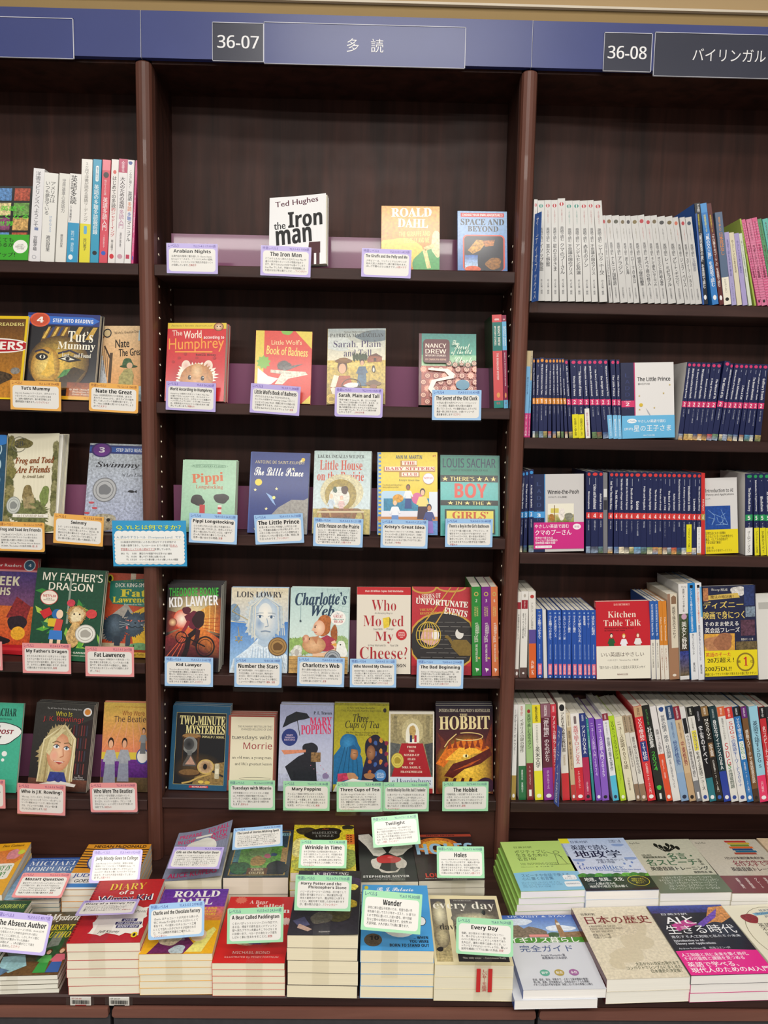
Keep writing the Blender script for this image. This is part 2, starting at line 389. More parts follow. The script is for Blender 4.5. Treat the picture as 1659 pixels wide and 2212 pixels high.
def spines(z, zs, vb, rows, Y=0.012, D=0.15, group=None):
    """rows: (top-left u, bottom-left u, bottom-right u, top v, label, base colour, printed items, options) in the zoom z = (x0, y0, scale)"""
    X0, Y0, S = z
    L = []
    for row in rows:                            # where each spine's foot and head stand on the shelf
        ut, ubl, ubr, vt = row[:4]; o = row[7] if len(row) > 7 else {}; yy = o.get('Y', Y)
        xl = xat(X0+ubl/S, zs, yy); xr = xat(X0+ubr/S, zs, yy); T0 = onY(X0+ut/S, Y0+vt/S, yy)
        L.append([xl, xr, T0[0]-xl, T0[2]-zs, yy, o])
    last = None
    for i, row in enumerate(rows):
        xl, xr, dx, H, yy, o = L[i]
        if last is not None and xl < last[0]+0.03:
            h = min(H, last[2]); xl = max(xl, last[0]+0.0002)
            dx = max(dx, (last[0]+last[1]*h+0.0002-xl)/h*H)
        k = dx/H
        w = xr-xl
        if i+1 < len(L) and L[i+1][0] < xr+0.03:
            h = min(H, L[i+1][3]); w = min(w, L[i+1][0]-xl, L[i+1][0]+L[i+1][2]/L[i+1][3]*h-xl-k*h)
        w = max(w-0.0003, 0.0035)
        for lim in (-0.4172, 0.3828):           # the side panels of the bays
            if xl < lim < max(xl+w, xl+w+k*H)+0.0002: w = max(0.003, lim-xl-max(0, k*H)-0.0004)
        for lim in (-0.3828, 0.4172):
            if xl < lim < xl+w+0.02 and xl > lim-0.02: w = max(0.004, w-(lim-xl)); xl = lim+0.0002; k = max(k, 0)
            if lim < xl < lim+0.03: k = max(k, (lim+0.0004-xl)/H)
        last = (xl+w, k, H)
        a = math.atan(k); T = w*math.cos(a); Hh = H/math.cos(a)
        M = Matrix.Translation((xl, yy, zs+max(0, T*math.sin(a))+0.0005)) @ Matrix.Rotation(a, 4, 'Y')
        spine_book(row[4], M, T, Hh-(T*math.sin(a) if a > 0 else 0), min(o.get('D', D), BACK-0.002-yy), row[5], row[6], o.get('side'), o.get('far'), group=o.get('group', group), mat=o.get('mat', GLOSS), extra=o.get('extra'))

# spine printing shorthands
def jp(t, y0, y1, c='151515', x0=0.2, x1=0.8, s='J+v'): return ('t', t, x0, y0, x1, y1, c, s)
def en(t, y0, y1, c='f2f2f2', x0=0.24, x1=0.76, s='B>'): return ('t', t, x0, y0, x1, y1, c, s)
def band(y0, y1, c): return ('r', 0.0, y0, 1.0, y1, c)
def dot(y, c, r=0.3, asp=None): return ('e', 0.5, y, r, r*0.075, c)

# ------------------------------------------------------------------ level cards
LV = {1: 'f0b45c', 2: 'ee9c9c', 3: 'c0b2ea', 4: 'a4cbf2', 5: 'a6e0b4'}
LT = {1: '7a2a2a', 2: '7a2a6a', 3: '4a2a9a', 4: '2a3a9a', 5: '2a3a7a'}
NT = {1: 'レベル1', 2: 'レベル2', 3: 'レベル3', 4: 'レベル4', 5: 'レベル5'}
def card_items(lv, sp, yl, title, body, genre, W, H):
    it = [('rr', 0.045, 0.165, 0.955, 0.93, 0.06, 'eceae4'), ('t', ('特選' if sp else '')+NT[lv], 0.035, 0.035, 0.035+(0.30 if sp else 0.20), 0.135, LT[lv], 'J'),
          ('t', yl, 0.95-0.0235*len(yl)-0.03, 0.035, 0.96, 0.13, LT[lv], 'J')]
    n = len(title)
    if '\n' in title: it.append(('t', title, 0.10, 0.19, 0.91, 0.40, '101010', 'B')); y0 = 0.43
    else:
        w = min(0.84, 0.052*n); it.append(('t', title, 0.5-w/2, 0.2, 0.5+w/2, 0.345, '101010', 'B+')); y0 = 0.39
    if body:
        ln = body.split('\n'); h = min((0.895-y0)/max(5.2, len(ln)), 0.115)
        mx = max(sum(1 if ord(c) > 255 else 0.55 for c in l) for l in ln)
        for i, l in enumerate(ln):
            f = sum(1 if ord(c) > 255 else 0.55 for c in l)/mx
            if l: it.append(('t', l, 0.095, y0+h*i, 0.095+0.81*f, y0+h*(i+0.76), '262626', 'J'))
            last = 0.095+0.81*f
        if genre:
            i = len(ln)-1; gl = 0.81*len(genre)/mx
            if last+gl > 0.93: i += 1; last = 0.095
            it.append(('t', genre, last+0.01, y0+h*i, last+0.01+gl*0.95, y0+h*(i+0.76), 'b02a2a', 'J'))
    return it
def card_body(root, W, H, col, items, rounded=True):
    b = MB('card_sheet', CARDM, root); r = 0.004 if rounded else 0.0012; pr = []
    for cx, cz, a in ((W-r, H-r, 0), (r, H-r, 90), (r, r, 180), (W-r, r, 270)):
        for i in range(5):
            t = math.radians(a+22.5*i); pr.append((cx+r*math.cos(t), cz+r*math.sin(t)))
    n = len(pr); vs = [(x, -0.0004, z) for x, z in pr]+[(x, 0.0004, z) for x, z in pr]
    b.mesh(vs, [tuple(range(n)), tuple(range(2*n-1, n-1, -1))]+[(i, n+i, n+(i+1) % n, (i+1) % n) for i in range(n)], hexa(col))
    p = MB('card_print', CARDM, root); art(p, items, W, H, 0.00045, 0.00003)
    return b, p
def shelf_card(label, TL, TR, BR, BL, lv, sp, yl, title, body, genre, rounded=False, holder=0, Y=-0.0075, items=None, col=None, cat='level card'):
    def mat(p): return Matrix.Translation((p[0], Y, p[1])) @ Matrix.Rotation(p[2], 4, 'Y')
    def res(p):
        M = np.array(mat(p)); W, H = p[3], p[4]; r = []
        for px, c in ((BL, (0, 0, 0)), (BR, (W, 0, 0)), (TL, (0, 0, H)), (TR, (W, 0, H))): r += list(proj((M @ np.array(c+(1,)))[:3])-px)
        return np.array(r)
    g = onY(BL[0], BL[1], Y); p = fit(res, [g[0], g[2], 0, 0.108, 0.067]); W, H = p[3], p[4]; M = mat(p)
    root = empty('level_card', M, label, cat, None if items else 'level cards along the shelf fronts')
    card_body(root, W, H, col or LV[lv], items or card_items(lv, sp, yl, title, body, genre, W, H), rounded)
    h = MB('clear_holder', CLEAR, root); e = 0.004+holder
    h.box(-e*0.3, W+e*0.3, 0.0006, 0.0012, -e, H+0.001)
    h.box(W*0.3, W*0.7, 0.0012, -Y-(0.0006 if Y > -0.012 else 0.0122), H*0.1, H*0.26)
def table_card(label, TL, TR, BR, BL, lv, sp, yl, title, body, genre, strip=None, tilt0=0.55, rounded=True, W=0.104, H=0.0645, over=None):
    def mat(p): return Matrix.Translation(p[:3]) @ Matrix.Rotation(p[5], 4, 'Z') @ Matrix.Rotation(-p[4], 4, 'X') @ Matrix.Rotation(p[3], 4, 'Y')
    def res(p):
        M = np.array(mat(p)); r = []
        for px, c in ((BL, (0, 0, 0)), (BR, (W, 0, 0)), (TL, (0, 0, H)), (TR, (W, 0, H))): r += list(proj((M @ np.array(c+(1,)))[:3])-px)
        return np.array(r+[(p[4]-tilt0)*25, p[5]*25])
    wpx = math.hypot(TR[0]-TL[0], TR[1]-TL[1]); top = (strip[0] if strip else over)
    for _ in range(14):                         # the card hovers just clear of the cover under it
        zc = FPX*W/wpx; d = ray((BL[0]+TL[0])/2, (BL[1]+TL[1])/2); g = CAM+d*zc
        p = fit(res, [g[0], g[1], g[2], 0, tilt0, 0], 25); M = mat(p)
        lo = min((M @ Vector((a, 0, b)))[2] for a in (0, W) for b in (0, H))
        if top is None or lo > top[2]+0.015: break
        W *= 0.98; H *= 0.98
    root = empty('level_card', M, label, 'level card', 'level cards propped over the table piles')
    b, q = card_body(root, W, H, LV[lv], card_items(lv, sp, yl, title, body, genre, W, H), rounded)
    Mi = M.inverted()
    if strip:                                   # the bent clear strip that holds the card up, taped down over the pile below
        (xc, yf, zt, zb, sl), lx = strip
        h = MB('clear_strip', CLEAR, root); w = 0.0145
        e = M @ Vector((W*0.5, 0.0012, H*0.25)); e2 = M @ Vector((W*0.5, 0.0016, 0.0))
        yf += sl*(e2.x-xc)-abs(sl)*w-0.0008
        ya = max(yf+0.02, min(e2.y+0.01, yf+0.12))
        path = [e, e2, Vector((e2.x, ya, zt+0.0032)), Vector((e2.x, yf-0.0012, zt+0.0030)), Vector((e2.x, yf-0.0018, max(zb+0.002, zt-lx)))]
        if e2.y < yf: path = [e, e2, Vector((e2.x, yf-0.0018, zt-0.004)), Vector((e2.x, yf-0.002, max(zb+0.002, zt-lx)))]
        for a, c in zip(path, path[1:]):
            for s in (0.0,):
                h.face([tuple(Mi @ (a+Vector((-w, 0, s)))), tuple(Mi @ (a+Vector((w, 0, s)))), tuple(Mi @ (c+Vector((w, 0, s)))), tuple(Mi @ (c+Vector((-w, 0, s))))], (0.5, 0.5, 0.5, 0))

# ------------------------------------------------------------------ piles lying on the counter
ZT = EYE-1.0139                                 # counter top
PILES = {}
def pile(key, look, where, BL, BR, TL, TR, n, items, cov, ybot=None, h=None, spine=None, pages='f3eedd', mat=GLOSS, bend=None, jit=0.002, lowcov=None, thick=None, shift=(0, 0), lastshift=(0, 0)):
    if ybot: 
        yf = onZ((BL[0]+BR[0])/2, ybot, ZT)[1]; zt = onY((BL[0]+BR[0])/2, (BL[1]+BR[1])/2, yf)[2]; h = zt-ZT
    zt = ZT+h
    a, b, c, d = [onZ(q[0], q[1], zt) for q in (BL, BR, TL, TR)]
    W = float(np.linalg.norm(b-a)+np.linalg.norm(d-c))/2; L = float(np.linalg.norm(c-a)+np.linalg.norm(d-b))/2
    dx = (b-a)/np.linalg.norm(b-a)+np.array([(c-a)[1], -(c-a)[0], 0])/np.linalg.norm(c-a); yaw = math.atan2(dx[1], dx[0])
    mid = (a+b+c+d)/4; T = h/n
    root = None
    for k in range(n):
        t = T-0.0002
        j = (0, 0) if k == 0 else (RND.uniform(-jit, jit)*.5+shift[0]*k+(lastshift[0] if k == n-1 else 0), RND.uniform(0, jit*.6)+shift[1]*k+(lastshift[1] if k == n-1 else 0))
        M = Matrix.Translation((mid[0]+j[0], mid[1]+j[1], zt-k*T-0.0001)) @ Matrix.Rotation(yaw+(0 if k == 0 else RND.uniform(-0.003, 0.003)), 4, 'Z') @ Matrix.Rotation(-math.pi/2, 4, 'X') @ Matrix.Translation((-W/2, 0, -L/2))
        lab = look if k == 0 else '%s book down in the pile %s' % (ORD[k], where)
        if k == 0:
            root = empty('stacked_book', M, lab, 'book', 'pile '+where)
            fn = None
            if bend: fn = bend(W, L)
            face_body(root, W, L, t, cov, spine, None, pages, mat, fn, False, 0.0002)
            pr = MB('cover_print', mat, root); pr.bend = fn; art(pr, items, W, L)
        elif k == 1:
            low = empty('stacked_book', M, lab, 'book', 'pile '+where); face_body(low, W, L, t, lowcov or cov, spine, None, pages, mat, None, False, 0.00012)
        else: dup(low, M, lab, 'pile '+where)
    cx = (a+b)/2
    PILES[key] = (float(cx[0]), float(cx[1]), zt, ZT, float((b-a)[1]/(b-a)[0]))

# ------------------------------------------------------------------ the setting
BACK, HW, PW = 0.168, 0.0168, 0.0165
def solid(name, mat, boxes, **k):
    m = MB(name, mat, **k)
    for b in boxes: m.box(*b)
    return m
solid('floor', FLOORM, [(-3.2, 3.2, -6.0, 0.26, -0.05, 0.0)], kind='structure')
solid('wall_back', BEIGE, [(-3.2, 3.2, 0.235, 0.30, 0.0, 2.95)], kind='structure')
solid('ceiling', CEILM, [(-3.2, 3.2, -6.0, 0.30, 2.92, 3.0)], kind='structure')
zl = float(onY(1245, 17, -0.006)[2])
solid('trim_1', BEIGE, [(-3.0, 3.0, 0.004, 0.234, EYE+0.80, zl+0.004)], kind='structure')
solid('trim_2', WHITEM, [(-3.0, 3.0, -0.006, 0.234, zl+0.0042, zl+0.0046), (-3.0, 3.0, -0.006, 0.0035, zl, zl+0.0042)], kind='structure')
solid('trim_3', CREAMW, [(-3.0, 3.0, 0.0, 0.234, zl+0.0048, 2.919)], kind='structure')

# ------------------------------------------------------------------ the bookcase bays
ZC = [EYE+a for a in (0.3198, 0.03, -0.2568, -0.5766, -0.8675)]
zpx = lambda x, y: float(onY(x, y, 0.0)[2])
ZRT = [zpx(1330, 655), zpx(1400, 950), zpx(1400, 1199), zpx(1350, 1471), zpx(1350, 1736)]
ZLT = [zpx(150, 566), zpx(120, 866), zpx(100, 1154), zpx(130, 1431), zpx(150, 1727)]
ZPOST = zpx(311, 137)
def bay(label, x0, x1, zs, posts, ky=0.012):
    root = empty('bookcase_bay', Matrix.Translation(((x0+x1)/2, 0.1, ZT)), label, 'bookcase', 'bookcase bays side by side')
    I = Matrix.Translation((-(x0+x1)/2, -0.1, -ZT))
    def part(name, mat, boxes):
        m = MB(name, mat, root); m.o.matrix_basis = I
        for b in boxes: m.box(*b)
        return m
    part('back_panel', WOOD, [(x0+0.0003, x1-0.0003, BACK, BACK+0.012, ZT+0.001, EYE+0.735)])
    part('top_panel', WOOD, [(x0+HW, x1-HW, 0.004, BACK-0.0005, EYE+0.722, EYE+0.742)])
    part('kick_panel', KICKW, [(x0+HW, x1-HW, ky, ky+0.014, ZT+0.001, zs[4]-0.0245)])
    for z in zs:
        m = MB('shelf_board', WOODX, root); m.o.matrix_basis = I
        e = 0.0015
        m.loft([(0.0+e, z), (BACK-0.0005, z), (BACK-0.0005, z-0.024), (0.0+e, z-0.024), (0.0, z-0.024+e), (0.0, z-e)], 0, x0+HW+0.0004, x1-HW-0.0004)
    for sx, xc in ((1, x0), (-1, x1)):
        xa = xc+sx*0.0003; xb = xc+sx*HW
        part('side_panel', WOOD, [(min(xa, xb), max(xa, xb), 0.0264, BACK-0.0005, ZT+0.001, EYE+0.735)])
    for xc in posts:
        pr = [(xc-PW, 0.026), (xc-PW, 0.002), (xc-PW*0.8, -0.006), (xc-PW*0.4, -0.010), (xc, -0.0115), (xc+PW*0.4, -0.010), (xc+PW*0.8, -0.006), (xc+PW, 0.002), (xc+PW, 0.026)]
        m = MB('upright_post', POSTW, root); m.o.matrix_basis = I
        m.loft(pr, 2, ZT+0.001, ZPOST)
        cap = [(xc+(a-xc)*0.82, b*0.82+0.003) for a, b in pr]
        n = len(pr); m.mesh([(a, b, ZPOST) for a, b in pr]+[(a, b, ZPOST+0.004) for a, b in cap], [(i, (i+1) % n, n+(i+1) % n, n+i) for i in range(n)]+[tuple(range(n, 2*n))], (0.5, 0.5, 0.5, 0))
    return root, I
bayc, IC = bay('middle bookcase bay with two brown posts and face-out storybooks on its shelves', -0.4, 0.4, ZC, (-0.4, 0.4))
bay('dark wooden bookcase bay of readers with orange and pink cards, under the blank blue sign', -1.2, -0.4, ZLT, (-1.2,))
bay('dark wooden bookcase bay packed with spine-out white and navy paperbacks', 0.4, 1.2, ZRT, (1.2,), 0.15)
sock = None
for sx, xc in ((1, -0.4+HW), (-1, 0.4-HW)):
    for yy, cnt, z0 in ((0.037, 38, EYE-0.86), (0.137, 12, EYE+0.02)):
        for k in range(cnt):
            z = z0+0.0335*k
            if any(abs(z-(q-0.012)) < 0.016 for q in ZC): continue
            if sock is None:
                m = MB('pin_socket', METAL, bayc); n = 10
                ring = lambda r, x: [(x, r*math.cos(2*math.pi*i/n), r*math.sin(2*math.pi*i/n)) for i in range(n)]
                m.mesh(ring(0.0034, 0)+ring(0.0030, 0.0009)+ring(0.0019, 0.0009)+ring(0.0017, 0.0001), [(j*n+i, j*n+(i+1) % n, (j+1)*n+(i+1) % n, (j+1)*n+i) for j in range(3) for i in range(n)]+[tuple(range(3*n, 4*n))], (0.5, 0.5, 0.5, 0))
                sock = o = m.o
            else: o = sock.copy(); COL.objects.link(o); o.parent = bayc
            o.matrix_basis = IC @ Matrix.Translation((xc+sx*0.00005, yy, z)) @ Matrix.Diagonal((sx, 1, 1, 1))
# purple stops that the face-out books lean on
def stop(label, zs, xa, xb, ytop, Y=0.088):
    x0, x1 = xat(xa, zs, Y), xat(xb, zs, Y); zt = float(onY((xa+xb)/2, ytop, Y)[2])
    m = MB('book_stop', PURPLE, None, label, 'book stop', 'purple plastic book stops')
    m.loft([(Y, zs+0.0005), (min(Y+0.05, BACK-0.001), zs+0.0005), (min(Y+0.05, BACK-0.001), zs+0.003), (Y+0.0025, zs+0.003), (Y+0.0025, zt), (Y, zt)], 0, x0, x1)
stop('purple plastic book stop behind the four top-shelf storybooks of the middle bay', ZC[0], 371, 1086, 512)
stop('purple plastic book stop behind the red and green storybooks of the second middle shelf', ZC[1], 372, 1058, 789)
stop('purple plastic book stop behind the pale green and navy storybooks of the third middle shelf', ZC[2], 376, 1070, 1053)
stop('purple plastic book stop behind the white storybook with red title', ZC[3], 508, 1000, 1340)
stop('purple plastic book stop behind the portrait biographies on the lowest shelf beside the post', ZLT[4], -60, 310, 1586, 0.117)
stop('purple plastic book stop behind the grey-blue fish picture book', ZLT[2], -60, 312, 1046)

# ------------------------------------------------------------------ the blue header and its plates
HZ0, HZ1, HY = EYE+0.7271, EYE+0.818, -0.013
for lab, x0, x1 in (('blue header board carrying the blank framed plate', -1.2, -0.4), ('blue header board above the middle bay, carrying the 36-07 plate', -0.4, 0.4), ('blue header board carrying the 36-08 plate', 0.4, 1.2)):
    root = empty('header_board', Matrix.Translation(((x0+x1)/2, HY, HZ0)), lab, 'sign board', 'blue header boards')
    m = MB('board', BLUE, root); h = HZ1-HZ0; w = (x1-x0)/2
    m.box(-w+0.0007, w-0.0007, 0.0, 0.014, 0, h)
    m = MB('white_seam_edge', WHITEP, root); m.box(w-0.0007, w-0.0001, -0.0006, 0.0142, 0, h)
def plate(name, label, px0, py0, px1, py1, mat, txt=None, box=None, seams=True):
    a = onY(px0, py1, HY-0.003); b = onY(px1, py0, HY-0.003); W = float(b[0]-a[0]); zc = float(a[2]+onY(px1, py1, HY-0.003)[2])/2
    zt = float(b[2]+onY(px0, py0, HY-0.003)[2])/2; H = zt-zc
    root = empty(name, Matrix.Translation((float(a[0]), HY-0.003, zc)), label, 'sign')
    m = MB('plate', mat, root); m.box(0.0005, W-0.0005, 0, 0.0022, 0.0005, H-0.0005)
    m = MB('frame', WHITEP, root); e = 0.0012
    for q in ((0, W, -0.0012, 0.0024, H-e, H), (0, W, -0.0012, 0.0024, 0, e*0.6), (0, e*0.6, -0.0012, 0.0024, 0, H), (W-e, W, -0.0012, 0.0024, 0, H)): m.box(*q)
    if txt:
        m = MB('sign_lettering', MATTE, root); art(m, [('t', t, x0, y0, x1, y1, 'f4f4f6', s) for t, x0, y0, x1, y1, s in txt], W, H, 0.0004, 0.0001)
plate('number_plate', 'dark number plate reading 36-07 on the blue header above the middle bay', 459, 49, 570, 133, NUMPL, [('36-07', 0.1, 0.33, 0.9, 0.66, 'A+')])
plate('category_plate', 'long blue category plate with two white Japanese characters, next to plate 36-07', 570, 53, 1007, 143, PLATE, [('多', 0.41, 0.34, 0.47, 0.67, 'J'), ('読', 0.53, 0.34, 0.592, 0.67, 'J')])
plate('number_plate', 'dark number plate reading 36-08 on the blue header', 1302, 71, 1410, 155, NUMPL, [('36-08', 0.09, 0.34, 0.89, 0.67, 'A+')])
plate('category_plate', 'dark category plate with white Japanese lettering, next to plate 36-08', 1410, 75, 1860, 170, NUMPL, [('バイリンガルブック', 0.187, 0.33, 0.72, 0.64, 'J')])
plate('category_plate', 'blank blue category plate on the header board at the picture edge', -290, 34, 158, 122, BLUE)

# ------------------------------------------------------------------ counter and drawers
YF = float(onZ(450, 2152, ZT)[1])
m = MB('counter_top', WOODX, None, 'long dark brown counter top that carries the piled books', 'counter')
m.loft([(YF+0.003, ZT), (0.22, ZT), (0.22, ZT-0.0185), (YF+0.002, ZT-0.0185), (YF, ZT-0.0165), (YF, ZT-0.003)], 0, -1.25, 1.25)
xd0, xd1 = xat(232, ZT-0.03, YF-0.02), xat(1165, ZT-0.03, YF-0.02)
for lab, x0, x1 in (('brown drawer unit under the piles beneath the pink and orange carded shelves', xd0-0.76, xd0), ('brown drawer unit under the middle piles of storybooks', xd0, xd1), ('brown drawer unit under the bilingual history and travel books', xd1, xd1+0.76)):
    root = empty('drawer_unit', Matrix.Translation(((x0+x1)/2, YF, 0.0)), lab, 'drawer unit', 'drawer units below the counter')
    w = (x1-x0)/2
    m = MB('carcass', WOOD, root); m.box(-w+0.001, w-0.001, 0.03, 0.62, 0.0, ZT-0.0192)
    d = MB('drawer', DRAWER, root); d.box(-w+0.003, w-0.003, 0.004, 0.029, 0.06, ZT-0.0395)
    l = MB('drawer_lip', LIPW, d.o); z1, z0 = ZT-0.0205, ZT-0.0385
    pr = []
    for cx, cz, a in ((w-0.007, z1-0.003, 0), (-w+0.007, z1-0.003, 90), (-w+0.009, z0+0.007, 180), (w-0.009, z0+0.007, 270)):
        r = 0.003 if a < 180 else 0.006
        for i in range(5): t = math.radians(a+22.5*i); pr.append((cx+r*math.cos(t), cz+r*math.sin(t)))
    n = len(pr); l.mesh([(x, -0.006, z) for x, z in pr]+[(x, -0.0045, z) for x, z in pr]+[(x, 0.0035, z) for x, z in pr], [tuple(range(n))]+[(k*n+i, k*n+(i+1) % n, (k+1)*n+(i+1) % n, (k+1)*n+i) for k in range(2) for i in range(n)]+[tuple(range(3*n-1, 2*n-1, -1))], (0.5, 0.5, 0.5, 0))
for lab, px, c in (('barcode label with red print stuck on the counter edge below the red comic paperback pile', (152, 2153, 196, 2176), 'b03030'), ('barcode label with black print taped on the counter edge', (236, 2153, 279, 2176), '202020')):
    a = onY(px[0], px[3], YF-0.0012); b = onY(px[2], px[1], YF-0.0012); W, H = float(b[0]-a[0]), 0.016
    root = empty('barcode_label', Matrix.Translation((float(a[0]), YF-0.0012, ZT-0.0178)), lab, 'label')
    m = MB('sticker', MATTE, root); m.box(0, W, 0, 0.0008, 0, H, hexa('ecebe8'))
    m = MB('barcode_print', MATTE, root); rr = random.Random(3); its = [('t', '07-20-66' if c[0] == 'b' else '07-20-67', 0.08, 0.1, 0.55, 0.27, c, 'J')]; x = 0.08
    while x < 0.92: wv = rr.choice((0.012, 0.02, 0.035)); its.append(('r', x, 0.36, x+wv, 0.82, '242424')); x += wv+rr.choice((0.012, 0.02))
    its.append(('r', 0.25, 0.88, 0.78, 0.95, c)); art(m, its, W, H, 0.0002)
    m = MB('clear_tape', CLEAR, root); m.box(-0.007, W+0.006, -0.0006, -0.0004, 0.0005, H-0.001)

# ------------------------------------------------------------------ face-out books
def t(*a): return ('t',)+a
def fig(x, y, h, hair, skin, top, low, w=0.5):
    """a small plain drawn person: x centre, y top of the head, h height"""
    r = h*0.1
    return [('e', x, y+r*1.05, r*1.15, r*1.15, hair), ('e', x, y+r*1.35, r*0.85, r*0.9, skin),
            ('p', [(x-h*0.13*w*2, y+h*0.26), (x+h*0.13*w*2, y+h*0.26), (x+h*0.16*w*2, y+h*0.58), (x-h*0.16*w*2, y+h*0.58)], top),
            ('l', [(x-h*0.12, y+h*0.28), (x-h*0.24, y+h*0.52)], h*0.09, top), ('l', [(x+h*0.12, y+h*0.28), (x+h*0.24, y+h*0.5)], h*0.09, top),
            ('p', [(x-h*0.16*w*2, y+h*0.57), (x+h*0.16*w*2, y+h*0.57), (x+h*0.2*w*2, y+h*0.97), (x-h*0.2*w*2, y+h*0.97)], low)]
def seal(x, y, r, c, rim, asp=0.68):
    return [('e', x, y, r, r*asp, rim), ('e', x, y, r*0.92, r*asp*0.92, c), ('o', x, y, r*0.74, r*asp*0.74, r*0.06, rim), ('b', x, y, r*0.5, r*asp*0.5, rim, 4)]
def leaf(x, y, l, a, c):
    k, s = math.cos(a), math.sin(a); return [('p', [(x, y), (x+l*.5*k-l*.2*s, y+(l*.5*s+l*.2*k)*.66), (x+l*k, y+l*s*.66), (x+l*.5*k+l*.2*s, y+(l*.5*s-l*.2*k)*.66)], c)]
def gear(x, y, r, c): return [('s', x, y, r, c, 10), ('e', x, y, r*0.6, r*0.44, 'e2b49a'), ('o', x, y, r*0.34, r*0.25, r*0.16, c)]
A = {}
A['iron'] = [('r', 0, 0, 1, 1, 'f3f3f4'), t('Ted Hughes', .10, .045, .86, .15, '5a2038', 'N+', 4), t('the', .08, .36, .28, .47, '1c1a20', 'N+', 3), t('Iron', .33, .22, .93, .45, '141418', 'B+', 2), t('man', .12, .47, .74, .69, '141418', 'B+', 4),
    ('p', [(.70, .68), (.9, .68), (.9, .84), (.68, .84)], '4a1c26'), ('r', .72, .83, .79, 1, '4a1c26'), ('r', .83, .83, .89, 1, '4a1c26')]
A['giraffe'] = [('g', 0, 0, 1, 1, 'e8a030~4', 'e07a24~4'), ('b', .3, .75, .4, .3, 'f0c84a~3', 3), ('b', .85, .95, .35, .3, '3a9a4a~2', 6), ('b', .95, .6, .1, .22, 'e8d8a0~5', 2), ('l', [(.82, .98), (.74, .68), (.9, .62)], .07, 'e6cf8a~5'), t('ROALD', .17, .03, .86, .17, 'f8f4ea', 'S+', 1), t('DAHL', .28, .2, .8, .34, 'f8f4ea', 'S+', -1), t('THE GIRAFFE AND', .3, .40, .84, .48, 'f0d870', 'B', 2), t('THE PELLY AND ME', .38, .5, .82, .58, 'f0d870', 'B', 2)]
A['space'] = [('g', 0, 0, 1, 1, '8fb4dc~2', '4a78b8~2'), ('r', .06, .03, .94, .1, 'c82c34'), t('CHOOSE YOUR OWN ADVENTURE 3', .09, .045, .91, .085, 'f4f0ea', 'B'), t('SPACE AND', .06, .13, .94, .235, '101018', 'S+'), t('BEYOND', .2, .25, .82, .345, '101018', 'S+'),
    ('rr', .1, .4, .95, 1, .09, 'd84a2c'), ('rr', .13, .42, .92, 1, .07, '101224~3'), ('p', [(.2, .66), (.38, .48), (.6, .5), (.45, .66), (.3, .72)], 'c08a30~8'), ('p', [(.5, .5), (.75, .48), (.72, .58), (.55, .6)], 'b06a28~8'), ('g', .14, .74, .4, .98, '2a60b0~4', 'c8e0f4~4'), ('b', .72, .88, .18, .1, '8a5a20~8', 5), ('e', .3, .98, .16, .06, 'd85a30~4')]
A['hamster'] = [('r', 0, 0, 1, 1, 'd0252c~1'), ('r', 0, 0, 1, .075, 'e2c63a'), t("Everyone's favorite classroom pet!", .06, .022, .76, .055, '7a5a20', 'N/'), ('e', .87, .05, .085, .055, '6a3a26'), ('ge', .87, .05, .072, .047, 'f0d8b8', 'b87a4a'), ('e', .845, .045, .012, .008, '2a1810'), ('e', .895, .045, .012, .008, '2a1810'), t('The', .08, .095, .25, .165, 'f6e8d8', 'N', 4), t('World', .28, .1, .58, .2, 'f6e8d8', 'N+', 3), t('according to', .62, .165, .97, .215, 'f6f0ea', 'B'), t('Humphrey', .03, .19, .97, .38, 'f2a23c', 'N', 2), ('r', .14, .365, .78, .38, 'f2a23c'), t('Betty G. Birney', .5, .395, .84, .43, '50191c', 'B'), ('ge', .5, .7, .48, .28, '8a1218', 'd0252c')] + [('e', .12+.1*i, .5-.05*(i % 3), .03, .018, 'b01c24') for i in range(8)] + [
    ('f', .5, .7, .36, .22, 'f4f0e0', 9), ('ge', .34, .55, .075, .07, 'e0b0a0', 'efe2d0'), ('ge', .72, .55, .075, .07, 'e0b0a0', 'efe2d0'), ('f', .53, .73, .31, .21, 'b87a44~3', 5), ('ge', .53, .72, .28, .19, 'd8a878~2', 'b87a44~3'), ('ge', .53, .62, .1, .1, 'e8c89a~2', 'cc965e~2'), ('e', .41, .7, .03, .03, '120c0a'), ('e', .63, .71, .03, .03, '120c0a'), ('e', .42, .69, .009, .008, 'f4f0f0'), ('e', .64, .7, .009, .008, 'f4f0f0')]
A['wolf'] = [('r', 0, 0, 1, 1, 'd63a2a~1'), ('r', 0, 0, .15, 1, 'dcc440~1'), ('p', [(.7, 0), (1, 0), (1, .24)], 'dcc440~1'), ('p', [(.84, 1), (1, .88), (1, 1)], 'dcc440~1'), ('b', .55, .01, .1, .05, '7ab23a', 3), ('s', .15, .44, .13, '7ab23a', 9), t("Little Wolf's", .28, .125, .82, .19, 'f2dca0', 'N', 1), t('Book of Badness', .2, .22, .93, .34, 'e8d468', 'N+', -3),
    ('p', [(.05, .52), (.24, .63), (.42, .66), (.3, .74), (.05, .76)], 'e4e2e6'), ('f', .52, .48, .13, .08, '55504e~6', 4), ('p', [(.5, .5), (.86, .45), (.62, .53), (.5, .56)], '6a6462~6'), ('p', [(.5, .55), (.9, .56), (.94, .6), (.6, .66), (.5, .74), (.36, .74)], 'e6dcc8~5'), ('p', [(.28, .54), (.52, .55), (.52, .6), (.28, .58)], 'dcd4c0~5')]
